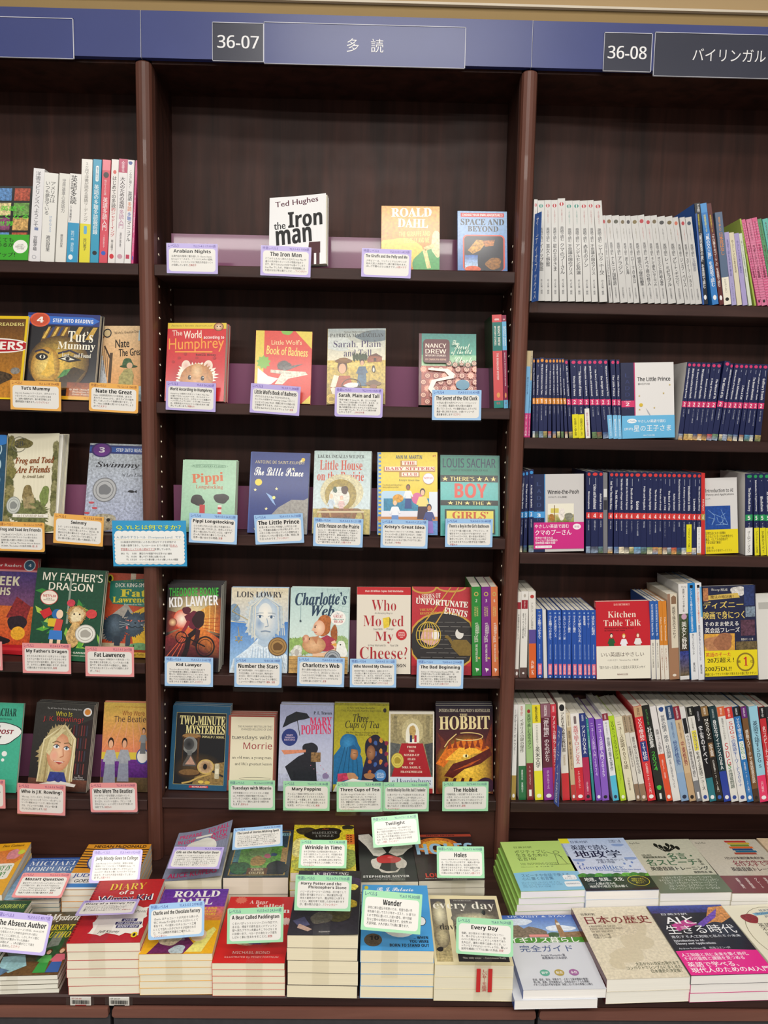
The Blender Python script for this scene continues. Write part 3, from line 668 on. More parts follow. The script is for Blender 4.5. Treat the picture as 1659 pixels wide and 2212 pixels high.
A['prairiepair'] = [('g', 0, 0, 1, .42, '98a4a4~2', 'e4dcc0~2'), ('b', .18, .2, .32, .1, 'c8cec8~2', 2), ('b', .8, .1, .34, .08, '66757c~2', 5), ('b', .62, .24, .3, .06, 'd8d8c8~2', 7), ('g', 0, .42, 1, 1, 'd0b24e~5', '9a8428~6'), ('b', .3, .48, .5, .04, 'dcc468~4', 3), t('Newbery Medal-winning author', .28, .035, .75, .06, '504830', 'S'), t('PATRICIA MACLACHLAN', .04, .065, .96, .115, '1c2028', 'S-'), t('Sarah, Plain', .1, .16, .92, .26, '3a2a5a', 'S-'), t('and Tall', .28, .28, .76, .37, '3a2a5a', 'S-')] + [('f', .46+.05*i, .38, .03, .06, '3a4a2c~4', i) for i in range(5)] + [
    ('p', [(.68, .42), (.72, .36), (.84, .33), (.94, .38), (.94, .44), (.7, .45)], '9a5a40~4'), ('p', [(.7, .37), (.84, .33), (.95, .38), (.84, .37)], '6a4236'), ('r', .8, .39, .84, .44, '4a2a24')] + fig(.6, .41, .36, '3a2418', 'd8a884', '46607a~4', '4a6a84~4', .6) + fig(.26, .43, .75, '5a3420', 'd8a884', 'a84a26~3', '9a4020~4', .7) + [('l', [(.16, .62), (.1, .78), (.16, .9)], .09, 'e8dcc4~2'), ('e', .28, .43, .15, .03, '7a5228'), ('b', .28, .41, .08, .03, '8a6234', 3), ('f', .42, .79, .17, .06, '3e2a1a~6', 3), ('b', .42, .75, .14, .035, 'ece6dc~3', 5), ('o', .42, .76, .17, .1, .014, '4a3220', 15, 30), ('e', .8, .73, .14, .03, '7a5a34'), ('b', .8, .72, .08, .045, '6a4c2c', 3), ('e', .8, .77, .06, .03, '8a5a3c'), ('b', .8, .54, .035, .05, '2a2420', 2), ('e', .8, .55, .015, .03, 'e4ddd0')] + seal(.08, .93, .1, 'dcc058', 'a88a30')
A['clock'] = [('g', 0, 0, 1, .3, '2f8078~2', '4aa08a~2'), ('g', 0, .3, 1, .45, '8ac49a~2', 'a8d0a0~2'), ('r', 0, .45, 1, 1, 'a84a34'), ('r', 0, 0, .045, 1, '5a2028')] + [g for i in range(7) for j in range(6) for g in gear(.08+.15*i+(j % 2)*.07, .5+.09*j, .068, '8a2a24' if (i+j) % 3 else 'd88a74')] + [g for i in range(5) for g in gear(.52+.11*i, .42+.02*(i % 2), .06, '5a3a2a')] + [('p', [(.16, .49), (.5, .5), (.62, .57), (.6, .63), (.3, .68), (.25, .76), (.4, .9), (.36, 1), (.28, .9), (.16, .78), (.22, .66), (.52, .6), (.45, .54), (.16, .52)], 'ece4d8'), ('e', .76, .72, .12, .07, '2a7a9a'), ('rr', .07, .09, .53, .42, .06, '5c2024'), t('NANCY', .11, .15, .47, .21, 'f0e0d0', 'A+'), t('DREW', .11, .23, .47, .29, 'f0e0d0', 'A+'), t('MYSTERY STORIES.', .11, .305, .47, .33, 'f0e0d0', 'B'), t('BY CAROLYN KEENE', .11, .36, .47, .385, 'e0b8a0', 'B'), t('The', .57, .1, .68, .17, 'e4f0dc', 'C'), t('Secret', .62, .14, .88, .23, 'e4f0dc', 'C'), t('of the Old', .56, .23, .92, .32, 'e4f0dc', 'C'), t('Clock', .62, .33, .92, .42, 'e4f0dc', 'C')]
A['green'] = [('g', 0, 0, 1, 1, 'a8cfb0~1', '9cc8a8~1'), ('o', .49, .085, .35, .026, .006, '5a8a6a'), t('PUFFIN MODERN CLASSICS', .18, .07, .8, .1, '4a7a5a', 'S'), t('Pippi', .18, .18, .76, .34, 'd06a34', 'S+', 5), t('Longstocking', .26, .345, .76, .41, 'b85a30', 'S'),
    ('b', .3, .56, .14, .08, '2a2624~3', 2), ('b', .74, .53, .14, .08, '2a2624~3', 3), ('r', .34, .62, .44, .8, 'c23a38'), ('r', .68, .62, .75, .8, 'e8d8d0'), ('r', .68, .65, .75, .68, 'c23a38'), ('r', .68, .72, .75, .75, 'c23a38')]
A['navy'] = [('r', 0, 0, 1, 1, '16307c~1'), ('r', 0, 0, .02, 1, '2a4a94'), t('ANTOINE DE SAINT-EXUPÉRY', .08, .095, .92, .14, 'd8c890', 'A'), t('The Little Prince', .07, .185, .9, .29, 'f6f4ec', 'C+'), ('e', .89, .08, .032, .024, 'e0c040'), ('e', .15, .375, .06, .042, 'f0d030'), ('e', .42, .56, .028, .02, 'ece888'), ('p', [(.28, .5), (.38, .54), (.46, .66), (.4, .62)], '8fb4e4'), ('p', [(.4, 1), (.38, .78), (.5, .68), (.72, .58), (.93, .58), (1, .55), (1, 1)], '9a9690~3')] + [('s', x, y, .03, 'f0e8b0') for x, y in ((.1, .47), (.46, .45), (.3, .7), (.73, .2), (.13, .95), (.86, .1))]
A['wagon'] = [('g', 0, 0, 1, .7, 'b8cdc8~2', 'c8d8dc~2'), ('r', 0, .7, 1, 1, 'b8a860~5'), t('LAURA INGALLS WILDER', .06, .045, .88, .085, '20242a', 'S'), t('Little House', .1, .11, .85, .23, 'c8482c', 'S'), t('on the Prairie', .06, .25, .88, .36, 'c8482c', 'S'), ('e', .5, .5, .38, .22, 'd0c8a0~4'), ('e', .48, .53, .28, .19, 'a08a3a~5'), ('e', .46, .56, .18, .13, 'dcdcd0~3'), ('b', .38, .47, .04, .04, '3a5a4a', 2), ('b', .55, .47, .06, .06, '4a3026', 3)] + fig(.32, .52, .26, 'e8c8a0', 'ecc8a8', 'c0d0dc~3', 'c0d0dc~3') + fig(.5, .54, .24, 'e0a898', 'ecc8a8', 'dcb8b4~3', 'dcb8b4~3') + [('p', [(.12, .7), (.8, .69), (.74, .82), (.18, .83)], '8a5a34~5'), ('o', .2, .8, .13, .11, .03, 'b08a50'), ('o', .78, .8, .12, .11, .03, '8a6a40'), ('r', .3, .8, .66, .9, '7a6a5a~5'), ('l', [(.08, .74), (.9, .73)], .03, 'd8c8a0')]
A['club'] = [('r', 0, 0, 1, 1, 'e8cc30~1')] + [('r', .0, i*.05, .055, i*.05+.025, '3a7ac8') for i in range(20)] + [('r', 0, 0, .012, 1, '6aa4dc'), t('ANN M. MARTIN', .3, .035, .74, .08, '2a4a6a', 'A+'), t('#1', .92, .03, .97, .055, 'c84a3a', 'B'), ('r', .38, .1, .66, .175, 'b8823a'), ('r', .1, .175, .96, .235, 'b8823a'), ('r', .36, .24, .7, .3, 'b8823a'), ('r', .41, .105, .65, .155, 'f0e6d2'), ('r', .12, .175, .95, .222, 'f0e6d2'), ('r', .4, .245, .68, .29, 'f0e6d2'), t('THE', .43, .112, .63, .15, 'c03a30', 'S+'), t('BABY SITTERS', .13, .18, .94, .218, 'c03a30', 'S+'), t('CLUB', .42, .25, .66, .286, 'c03a30', 'S+'), t("Kristy's Great Idea", .36, .325, .7, .355, '4a5a3a', 'N'), ('e', .85, .32, .095, .068, 'c89aa0'), ('e', .85, .32, .088, .063, 'f2eef0'), t('NETFLIX', .78, .3, .92, .325, 'c02a34', 'B'), t('Four friends and baby-sitting—\nwhat could be more fun?', .08, .385, .42, .43, '6a5a20', 'N'),
    ('rr', .06, .47, .5, .75, .05, 'b4d4ea'), ('r', .1, .56, .86, .72, '2a84a8~3'), ('r', .06, .71, 1, .78, 'e6e4ec'), ('r', .86, .48, 1, .72, 'dfe6ee'), ('r', 0, .78, 1, .83, 'c8854a'), ('r', .06, .83, 1, 1, '5a8ac4~3'), ('e', .34, .56, .09, .05, 'd89a30~5'), ('e', .66, .56, .09, .07, 'd86a9a')] + fig(.51, .39, .3, '4a2a1c', '9a623a', 'e8ecec', '2a4a8a') + fig(.75, .44, .38, '3a1c1a', 'ecc0a0', 'ecd880', '3a2038', .6) + fig(.29, .57, .34, 'd0a840', 'f0c8a8', 'eef0f4', '6a90c8') + fig(.86, .63, .36, '2a1838', 'c88a5a', '3a4a8a', '8a6ac0')
A['marquee'] = [('r', 0, 0, 1, 1, '2f6e66~1'), ('r', 0, .02, .97, .25, '358470~1'), t('LOUIS SACHAR', .04, .04, .93, .155, '1c2a4a', 'A+'), t('WINNER OF THE NEWBERY MEDAL FOR HOLES', .17, .175, .8, .2, '1c4a44', 'B'), ('r', 0, .25, .97, .335, '16201c'), t('★ THERE’S ★ A ★', .03, .262, .94, .322, 'ecdc8c', 'A+'), ('r', 0, .335, .97, .56, '5ab8b4~1'), t('BOY', .24, .35, .78, .53, 'd84a38', 'B+'), ('r', 0, .56, .97, .625, '16201c'), t('★ IN ★ THE ★', .12, .57, .86, .615, 'ecdc8c', 'A+'), ('r', 0, .625, .97, 1, '4aa8a2~1'), ('r', .07, .67, .92, .98, '1c3a34'), ('r', .1, .69, .89, .96, 'e4d860'), t('GIRLS’', .2, .7, .8, .79, 'c8582c', 'S+'), t('BATHROOM', .14, .82, .86, .9, 'c8582c', 'S+')]
A['cyclist'] = [('r', 0, 0, 1, 1, '1a1216'), ('ge', .52, .36, .62, .34, 'ffe9b0~1', '2a1418~3'), ('p', [(.62, .3), (1, .14), (1, .56), (.62, .5)], ['f0b04a~3', '5a2a1c~4', 'c05a24~4', 'f09a3c~4']), ('p', [(0, .3), (.3, .34), (.3, .5), (0, .56)], ['2a1818~3', 'b04028~4', 'd84a2c~4', '3a1a1c~3'])] + [('l', [(.6+.1*i, .3-.03*i), (.6+.1*i, .54)], .012, 'ffd080') for i in range(4)] + [('l', [(.62, .4+.03*i), (1, .38+.05*i)], .01, 'a8481c') for i in range(5)] + [('p', [(.3, .5), (.64, .48), (1, .62), (1, .86), (0, .86), (0, .6)], ['d8582c~4', 'f08a34~4', 'b0402a~5', '3a161c~4', '2a1420~4', '7a2428~5'])] + [('l', [(.45, .5), (.02+.1*i, .84)], .012, 'e0603c') for i in range(4)] + [('ge', .29, .4, .16, .11, 'fff8e0', 'e0502c~2'), ('ge', .12, .44, .08, .05, 'ffd8a0', '8a2a24'),
    ('b', .37, .3, .08, .05, '5a1c2c', 3), ('p', [(.33, .37), (.5, .3), (.66, .33), (.7, .44), (.58, .54), (.44, .5)], '6a1c30~2'), ('b', .6, .4, .13, .1, '2e1014', 5), ('l', [(.42, .42), (.36, .5), (.3, .56)], .06, '8c2430'), ('l', [(.58, .52), (.43, .6), (.4, .74), (.34, .84)], .09, '1c0c12'), ('l', [(.6, .52), (.58, .62), (.52, .7)], .08, '3a1018'), ('o', .29, .61, .11, .07, .018, '180c10'), ('o', .74, .71, .18, .12, .026, '120a0e'), ('o', .74, .71, .13, .085, .008, '2a1418'), ('l', [(.29, .6), (.46, .63), (.74, .71)], .022, '140a0e'), ('g', 0, .84, 1, 1, '241218', '141014'), t('THEODORE BOONE', .03, .035, .95, .135, '3ab83a', 'B', 1.5), t('KID LAWYER', .04, .135, .95, .25, 'f4f2f0', 'B+', 4)]
A['bluegirl'] = [('g', 0, 0, 1, .45, 'dccfae~2', 'c0cad2~2'), ('g', 0, .4, 1, 1, '3f7cc4~2', 'a8cce8~2'), ('l', [(0, .4), (.3, .42)], .01, 'e8d8a0'), ('b', .05, .3, .14, .1, '7a94ac~4', 6), ('f', .58, .34, .34, .34, 'c4cdce~3', 4), ('p', [(.3, .72), (.48, .6), (.74, .6), (.88, .7), (1, .8), (1, 1), (0, 1), (.06, .84)], 'dce8f0~3')] + [('l', [(.4+.045*i, .7+.02*(i % 2)), (.36+.06*i, .95)], .01, '9ab4cc') for i in range(12)] + [('p', [(.5, .55), (.72, .55), (.72, .66), (.6, .7), (.48, .66)], 'b4c8da~1'), ('ge', .61, .38, .235, .25, 'efece0', 'a9bfd3~1'), ('ge', .5, .42, .09, .09, '88a4c4', 'c8d2d8'), ('ge', .6, .3, .12, .12, 'f4efe2', 'dfe2de')] + [('l', [(.58, .1), (.34+.03*i, .22), (.3+.04*i, .5+.03*i)], .016, ('e2ddcb', 'a8b8c4', 'd0d4cc')[i % 3]) for i in range(4)] + [('l', [(.6, .1), (.82+.03*i, .22), (.84+.035*i, .56)], .016, ('d8d8cc', '98aec4', 'c0ccd0')[i % 3]) for i in range(4)] + [('e', .51, .34, .05, .016, 'e8ecec'), ('e', .71, .345, .05, .016, 'e8ecec'), ('e', .51, .34, .022, .016, '3a5674'), ('e', .71, .345, .022, .016, '3a5674'), ('l', [(.45, .335), (.51, .322), (.57, .335)], .008, '5a6e86'), ('l', [(.65, .338), (.71, .326), (.77, .34)], .008, '5a6e86'), ('l', [(.44, .306), (.5, .296), (.57, .297)], .011, 'a4b0ba'), ('l', [(.65, .297), (.73, .297), (.79, .308)], .011, 'a4b0ba'), ('l', [(.63, .36), (.66, .45), (.6, .46)], .012, '93a7bc'), ('l', [(.53, .515), (.61, .507), (.7, .517)], .02, '7f93ab'), t('LOIS LOWRY', .09, .045, .9, .112, '14182c', 'S-'), ('l', [(.12, .2), (.02, .28), (.3, .38)], .008, 'c8a848'), ('l', [(.13, .46), (.15, .55)], .008, 'c8a848'), ('s', .15, .6, .08, 'c8a848', 6), ('s', .15, .6, .055, '4a86c8', 6)] + seal(.83, .69, .165, 'a8824a', '6a4a24', .66)
A['farm'] = [('g', 0, 0, 1, .7, 'b4d0cc~1', 'd6e6de~1')] + [('l', [(1, .0), (.6+.05*i, .02+.1*i)], .004, '8aa8a8') for i in range(5)] + [('o', 1, 0, .2+.09*i, .1+.06*i, .004, '8aa8a8', 7, 16) for i in range(4)] + [t('Charlotte’s', .08, .05, .96, .2, '1c3a54', 'Z+', 2), t('Web', .36, .2, .75, .33, '1c3a54', 'Z+'), ('e', .82, .35, .13, .085, 'f2f0e8'), t('The', .77, .285, .84, .305, '3a5a7a', 'I'), t('GREAT', .74, .31, .9, .345, 'b83a4a', 'S'), t('American', .73, .348, .92, .372, '2a7a6a', 'C'), t('READ', .75, .375, .9, .405, 'b83a4a', 'S'), ('f', .18, .68, .28, .12, '8fb060~4', 3), ('f', .88, .66, .2, .12, '9ab878~4', 4),
    ('b', .57, .44, .155, .125, 'b0642e~4', 5), ('f', .76, .53, .07, .1, '9e5828~4', 6), ('ge', .5, .47, .1, .09, 'f6d8b8', 'e0a888'), ('p', [(.4, .46), (.37, .5), (.42, .505)], 'e8b898'), ('e', .43, .46, .012, .012, '2a2420'), ('l', [(.42, .44), (.46, .435)], .008, '7a4a28'), ('l', [(.42, .52), (.46, .523)], .01, 'b84a44'), ('p', [(.5, .6), (.64, .55), (.78, .6), (.76, .74), (.56, .74)], 'a8344a~2'), ('l', [(.74, .62), (.82, .72), (.6, .78), (.4, .79)], .07, 'ecc2a0'), ('ge', .42, .67, .2, .1, 'ecbe92~1', 'c08a5c~2'), ('ge', .28, .6, .06, .05, 'f0c0a0', 'c88a68'), ('e', .24, .6, .02, .02, 'b0705a'), ('p', [(.38, .58), (.5, .56), (.46, .66)], 'c08058'), ('e', .34, .6, .01, .01, '20180f'), ('f', .13, .75, .11, .08, 'dcdcd2~4', 5), ('e', .13, .76, .04, .04, 'b8b4ac'), ('b', .89, .72, .1, .11, 'ecece4~1', 2), ('e', .87, .66, .012, .01, '2a3a2a'), ('p', [(.8, .64), (.7, .66), (.8, .68)], 'e0a040'), ('r', .0, .8, 1, 1, 'c39a5a~4')] + [('r', 0, .84+.05*i, 1, .845+.05*i, '8a6a3a') for i in range(3)] + [('r', .2+.3*i, .8, .204+.3*i, 1, '9a7440') for i in range(3)] + [('l', [(.18, .15), (.18, .38)], .005, '6a8a94'), ('b', .18, .39, .018, .014, '3a4a54', 2)] + seal(.74, .82, .14, 'a8acb0', '5a6068')
A['cheese'] = [('r', 0, 0, 1, 1, 'ded6c6'), ('r', 0, 0, 1, .09, 'c4262c'), t('Over 28 Million Copies Sold Worldwide', .15, .035, .86, .065, 'f4e8e0', 'B'), t('Who', .27, .15, .73, .275, 'a8202a', 'S-'), t('An Amazing Way to', .33, .292, .66, .318, '5a5a5a', 'A'), t('Mo', .12, .33, .45, .455, 'a8202a', 'S-'), t('ed', .65, .33, .87, .455, 'a8202a', 'S-'), ('p', [(.48, .36), (.6, .345), (.64, .38), (.6, .46), (.5, .48)], 'e0c43a~2'), ('p', [(.6, .345), (.64, .38), (.6, .46)], '8a7a20'), t('Deal With', .31, .475, .48, .498, '5a5a5a', 'A'), t('Change', .55, .475, .68, .498, '5a5a5a', 'A'), t('My', .34, .515, .68, .65, 'a8202a', 'S-'), ('e', .83, .55, .1, .062, 'c0282e'), t('Celebrating\n20 years of the\nInternational\nClassic', .765, .515, .9, .585, 'f2dcd4', 'Bc'), t('In Your Work and In', .21, .66, .54, .683, '5a5a5a', 'A'), t('Your Life', .62, .66, .77, .683, '5a5a5a', 'A'), t('Cheese?', .06, .69, .94, .83, 'a8202a', 'S-'), t('SPENCER JOHNSON', .08, .885, .92, .925, '3a3030', 'S')]
A['events'] = [('r', 0, 0, 1, 1, 'b82430~1'), ('o', .2, .0, .22, .08, .03, 'c89a3a', 0, 15), ('o', .66, .0, .25, .06, .03, 'c89a3a', 0, 15), ('e', .54, .62, .6, .34, 'c89a3a'), ('e', .54, .62, .57, .32, '2a2626')] + [('r', .15+.2*i+(j % 2)*.1, .4+.05*j, .32+.2*i+(j % 2)*.1, .404+.05*j, '8a8680') for i in range(4) for j in range(9)] + [('l', [(.2, .42), (.65, .0)], .02, 'c89a3a'), ('l', [(.4, .42), (.78, .0)], .02, 'c89a3a'), ('b', .3, .57, .16, .1, 'd8a8a0~2', 2), ('e', .4, .55, .06, .06, 'ece6e0')] + [('o', .28, .55, .21*k, .155, .012, 'd0b040') for k in (1, .75, .45, .15)] + [('r', .08, y, .48, y+.008, 'd0b040') for y in (.5, .6)] + [('p', [(.7, .6), (.92, .6), (1, .66), (1, .78), (.8, .78), (.66, .68)], '7a6228~2'), ('e', .8, .53, .07, .06, 'dcd8d0'), ('b', .86, .49, .09, .04, '2a2624', 3), ('l', [(.7, .66), (.62, .58), (.56, .56)], .05, '7a6228'), t('A SERIES OF', .1, .08, .48, .14, 'f4e8d8', 'S', 6), t('UNFORTUNATE', .06, .145, .94, .215, 'f4ece0', 'S+', -4), t('EVENTS', .54, .25, .93, .325, 'f4ece0', 'S+', -9), t('THE BAD\nBEGINNING', .13, .245, .42, .315, 'd8a84a', 'S', 4), ('r', 0, .9, 1, 1, '981c28~2')]
A['hourglass'] = [('r', 0, 0, 1, 1, '1f5474~1'), ('r', .07, .085, .94, .935, 'c0b070'), ('r', .075, .09, .935, .93, '17171a~1'), ('ge', .5, .74, .42, .18, '5a4426~4', '1c1a18~2'), ('p', [(.5, .72), (.93, .66), (.93, .93), (.4, .93)], '8a7040~6'), t('TWO-MINUTE', .13, .12, .92, .23, 'e8dc98', 'S+'), t('MYSTERIES', .24, .235, .92, .335, 'e8dc98', 'S+'), t('By the creator of Encyclopedia Brown', .42, .325, .92, .345, 'c8c0a0', 'S'), t('DONALD J. SOBOL', .53, .355, .92, .385, 'e4d898', 'S'), ('e', .35, .37, .17, .03, '5a3c20'), ('e', .35, .36, .16, .026, '9a7444~3'), ('ge', .33, .47, .13, .1, '3a3a3a', '8a8c88'), ('ge', .31, .46, .09, .07, '1c1c1e', '4a4a4a'), ('p', [(.28, .54), (.38, .54), (.36, .6), (.3, .6)], '6a6c6a'), ('p', [(.3, .59), (.36, .59), (.48, .72), (.2, .72)], '54504c~2'), ('p', [(.32, .64), (.35, .6), (.44, .7), (.26, .7)], 'b8907c~2'), ('r', .455, .37, .49, .8, '50341c~3'), ('r', .2, .37, .22, .78, '3e2a18~3'), ('e', .34, .8, .2, .045, '3a2616'), ('e', .34, .79, .18, .035, '7a5a34~3'), ('ge', .62, .72, .135, .08, '6a4026~3', 'd0b084~3'), ('o', .62, .72, .145, .088, .02, 'c8aa60'), ('e', .61, .72, .035, .035, '120e10'), ('l', [(.74, .77), (.93, .83)], .03, '20242a'), ('rr', .78, .68, .86, .86, .02, 'c0b89a~3'), ('r', .79, .74, .85, .8, 'e4dcc0'), ('l', [(.22, .92), (.36, .9), (.5, .85), (.72, .8)], .028, 'c0a058'), ('e', .55, .9, .05, .018, 'e0c45c'), ('e', .66, .905, .05, .018, 'd0b048'), ('r', .35, .945, .68, .97, 'c83038'), t('SCHOLASTIC', .4, .95, .66, .966, 'f4e4e0', 'B')]
A['cream'] = [('r', 0, 0, 1, 1, '9a4a3c~1'), ('r', .05, .022, .98, .985, 'e4dcc0'), t('THE RUNAWAY BESTSELLER THAT\nCHANGED MILLIONS OF LIVES', .2, .135, .95, .2, '3a3a3a', 'Ar'), t('tuesdays with', .08, .265, .93, .335, '34343c', 'A'), t('Morrie', .33, .36, .95, .45, '9a2c38', 'A'), t('an old man, a young man,', .1, .54, .95, .59, '3a3838', 'N'), t('and life’s greatest lesson', .16, .625, .95, .675, '3a3838', 'N'), ('o', .6, .84, .34, .02, .006, '5a5648')]
A['umbrella'] = [('g', 0, 0, 1, .8, 'a4aacc~1', 'c4c8dc~1'), ('r', 0, .8, 1, 1, 'b8bcd4~3'), t('P. L. Travers', .63, .075, .97, .11, '1c1c24', 'S+'), t('MARY', .56, .14, .97, .23, 'd83a68', 'S+', 2), t('POPPINS', .4, .23, .96, .34, 'd83a68', 'S+', 2), ('e', .19, .38, .15, .1, '2c3a7c'), t('MARY\nPOPPINS\nRETURNS', .09, .345, .29, .42, 'e0c8dc', 'Sc'), ('p', [(.05, .27), (.12, .14), (.3, .08), (.5, .1), (.56, .15), (.46, .17), (.36, .18), (.28, .2), (.2, .22), (.12, .25)], '20242a~2'), ('l', [(.3, .1), (.38, .36)], .012, '2a2422'), ('b', .58, .52, .14, .1, '26262e~2', 3), ('p', [(.5, .56), (.68, .56), (.72, .88), (.24, .88), (.12, .72), (.36, .6)], '24242c~3'), ('p', [(.04, .53), (.5, .52), (.5, .55), (.1, .58)], 'd88a68~2'), ('r', .6, .55, .78, .66, '8a6a44~8'), ('b', .88, .82, .06, .04, '8a7aa0', 4)] + [('s', .6+.06*i, .7+.04*(i % 3), .012, 'd87a9a') for i in range(6)]
A['headscarf'] = [('g', 0, 0, 1, 1, 'a6a022~2', 'b8a82e~2'), ('r', 0, 0, 1, .03, '8a8418~5'), t('#1 New York Times Bestseller', .22, .045, .74, .07, '4a4418', 'S'), t('THE YOUNG READERS EDITION', .12, .078, .84, .1, '4a4418', 'A'), ('e', .92, .08, .03, .025, '2a2420'), t('Three', .34, .12, .62, .22, '3a3418', 'I+'), t('Cups of Tea', .2, .2, .82, .31, '3a3418', 'I+'), t('One Man’s Journey to Change the World…\nOne Child at a Time', .22, .325, .84, .37, '4a4418', 'Sc'), ('b', .3, .5, .2, .15, '1c608e~2', 2), ('p', [(.12, .5), (.4, .48), (.52, .62), (.56, .8), (.5, .92), (0, .92), (0, .6)], '1f6a9c~2'), ('ge', .25, .45, .14, .1, '3a8cc0~2', '1f6a9c~2')] + [('l', [(.2+.05*i, .5), (.06+.1*i, .86)], .012, '124a70') for i in range(5)] + [('ge', .37, .575, .075, .07, 'c89268', '8a5a38'), ('p', [(.27, .5), (.36, .47), (.44, .53), (.32, .52), (.3, .62)], '1a5a88'), ('l', [(.36, .57), (.42, .575)], .008, '2a1810'), ('b', .76, .5, .2, .16, '1e1a30~3', 4), ('p', [(.6, .6), (.94, .5), (1, .7), (1, .93), (.5, .93), (.54, .74)], '242040~3')] + [('f', .66+.1*(i % 4), .42+.12*(i//4)+.03*(i % 2), .035, .03, ('b8602c~3', '8a2a44~3', 'd08a34~3', '3a5a9a~3')[(i*3) % 4], i) for i in range(15)] + [('ge', .68, .56, .08, .085, 'b07c56', '7a4c30'), ('l', [(.63, .55), (.68, .555)], .008, '1c100a'), ('b', .33, .83, .13, .045, 'c08c64~1', 2), ('b', .66, .82, .1, .04, 'a87650~1', 3), ('p', [(.08, .8), (.24, .79), (.28, .86), (.08, .9)], 'c03a5c~5'), ('p', [(.06, .92), (.36, .85), (.5, .87), (.72, .87), (.78, 1), (0, 1)], 'ebe9e4'), ('l', [(.2, .93), (.6, .9)], .006, 'a8a6a0'), ('l', [(.2, .96), (.64, .94)], .006, 'a8a6a0'), ('e', .86, .81, .1, .065, '4a86c4'), t('Based on\nthe #1 New\nYork Times\nBestseller', .79, .78, .93, .84, 'f0f4f8', 'Bc')]
A['carpet'] = [('r', 0, 0, 1, 1, 'efe8d8'), ('g', .03, .03, .97, .8, 'b8a878~4', '6a6650~6'), ('r', .1, .05, .18, .4, '968a64~5'), ('r', .82, .05, .9, .4, '968a64~5'), ('e', .52, .24, .24, .16, 'c8ba8a~3'), ('e', .52, .28, .15, .14, 'f2eedc'), ('r', .37, .28, .67, .38, 'f2eedc'), ('b', .52, .25, .07, .1, 'c0a060~5', 3), ('r', .46, .29, .51, .375, '2a3458'), ('r', .56, .29, .61, .375, 'b83040'), ('p', [(.28, .39), (.75, .39), (.94, .8), (.06, .8)], 'a81c28~1'), ('p', [(.03, .38), (.26, .4), (.06, .8), (.03, .8)], '5a5c5a~5'), ('p', [(.97, .38), (.78, .4), (.95, .8), (.97, .8)], '4a4c4c~5')] + [t(a, .5-w, y, .5+w, y+.026, 'f4e4d0', 'S') for a, w, y in (('FROM', .1, .42), ('THE', .065, .47), ('MIXED-UP', .17, .52), ('FILES', .085, .57), ('OF', .045, .62), ('MRS. BASIL E.', .21, .67), ('FRANKWEILER', .24, .725))] + seal(.19, .6, .14, 'd8c458', 'a89030') + [('r', .03, .8, .97, .93, 'd8e0ec'), t('e.l.konigsburg', .08, .82, .93, .9, '3a4a6a', 'S-'), ('r', .03, .94, .97, 1, 'b02830')]
A['dragon'] = [('g', 0, 0, 1, 1, '1e1828~2', '7a2a18~4'), ('ge', .55, .74, .62, .42, 'ffd048~4', '5a2018~4'), ('p', [(.0, .66), (.2, .46), (.5, .38), (.8, .38), (.96, .5), (.9, .58), (.6, .5), (.3, .56), (.14, .7)], 'd8701c~5'), ('p', [(.16, .62), (.4, .48), (.66, .47), (.84, .53), (.6, .56), (.36, .62)], 'f6b83a~4')] + [('p', [(.2+.1*i, .5-.02*(i % 3)), (.24+.1*i, .37), (.28+.1*i, .48)], '8a3416~3') for i in range(7)] + [('p', [(.84, .46), (.98, .2), (.97, .46)], '7a3420~4'), ('p', [(.12, .5), (.02, .3), (.22, .44)], '6a2c1e~4'), ('p', [(.14, .8), (.3, .66), (.6, .6), (.95, .48), (.98, .56), (.78, .66), (.5, .72), (.3, .82)], '5a1a16~4'), ('p', [(.3, .74), (.6, .65), (.8, .6), (.6, .68)], 'b8501c~4'), ('e', .52, .57, .05, .02, 'fff0a0'), ('e', .53, .57, .015, .018, '2a0c08')] + [('l', [(.2+.14*i, .82), (.16+.14*i, .9), (.2+.15*i, .97)], .05, '4a1a14~3') for i in range(4)] + [('b', .3+.2*i, .95, .1, .04, 'f0b03a~5', i) for i in range(4)] + [('b', .86, .9, .2, .08, '3a1630~4', 6), t('INTERNATIONAL CHILDREN’S BESTSELLER', .05, .035, .95, .07, 'd8cbb0', 'S'), t('THE', .42, .09, .55, .12, 'f0dca8', 'S+'), t('HOBBIT', .06, .115, .94, .27, 'f0dca4', 'S+', 1), ('o', .56, .35, .27, .05, .018, 'e8c880', 20, 30), ('o', .56, .35, .27, .05, .018, 'e8c880', 0, 12), ('l', [(.36, .32), (.22, .4), (.15, .47)], .018, 'e8c880')]
A['yellowedge'] = [('r', 0, 0, 1, 1, 'e8c41c'), ('g', 0, .035, .96, .98, '5a3a20~3', 'c8862c~4'), ('e', .5, .36, .6, .09, 'f4f0e8'), ('e', .5, .36, .58, .075, 'b4202c'), t('SPIDERS', -.4+.4, .31, .95, .41, 'f4f0e8', 'B+'), ('b', .3, .75, .5, .12, '4a3a2a~8', 3), ('e', .86, .66, .08, .04, '8a8680~4'), t('READERS', .5, .08, .94, .12, 'e0d080', 'B')]
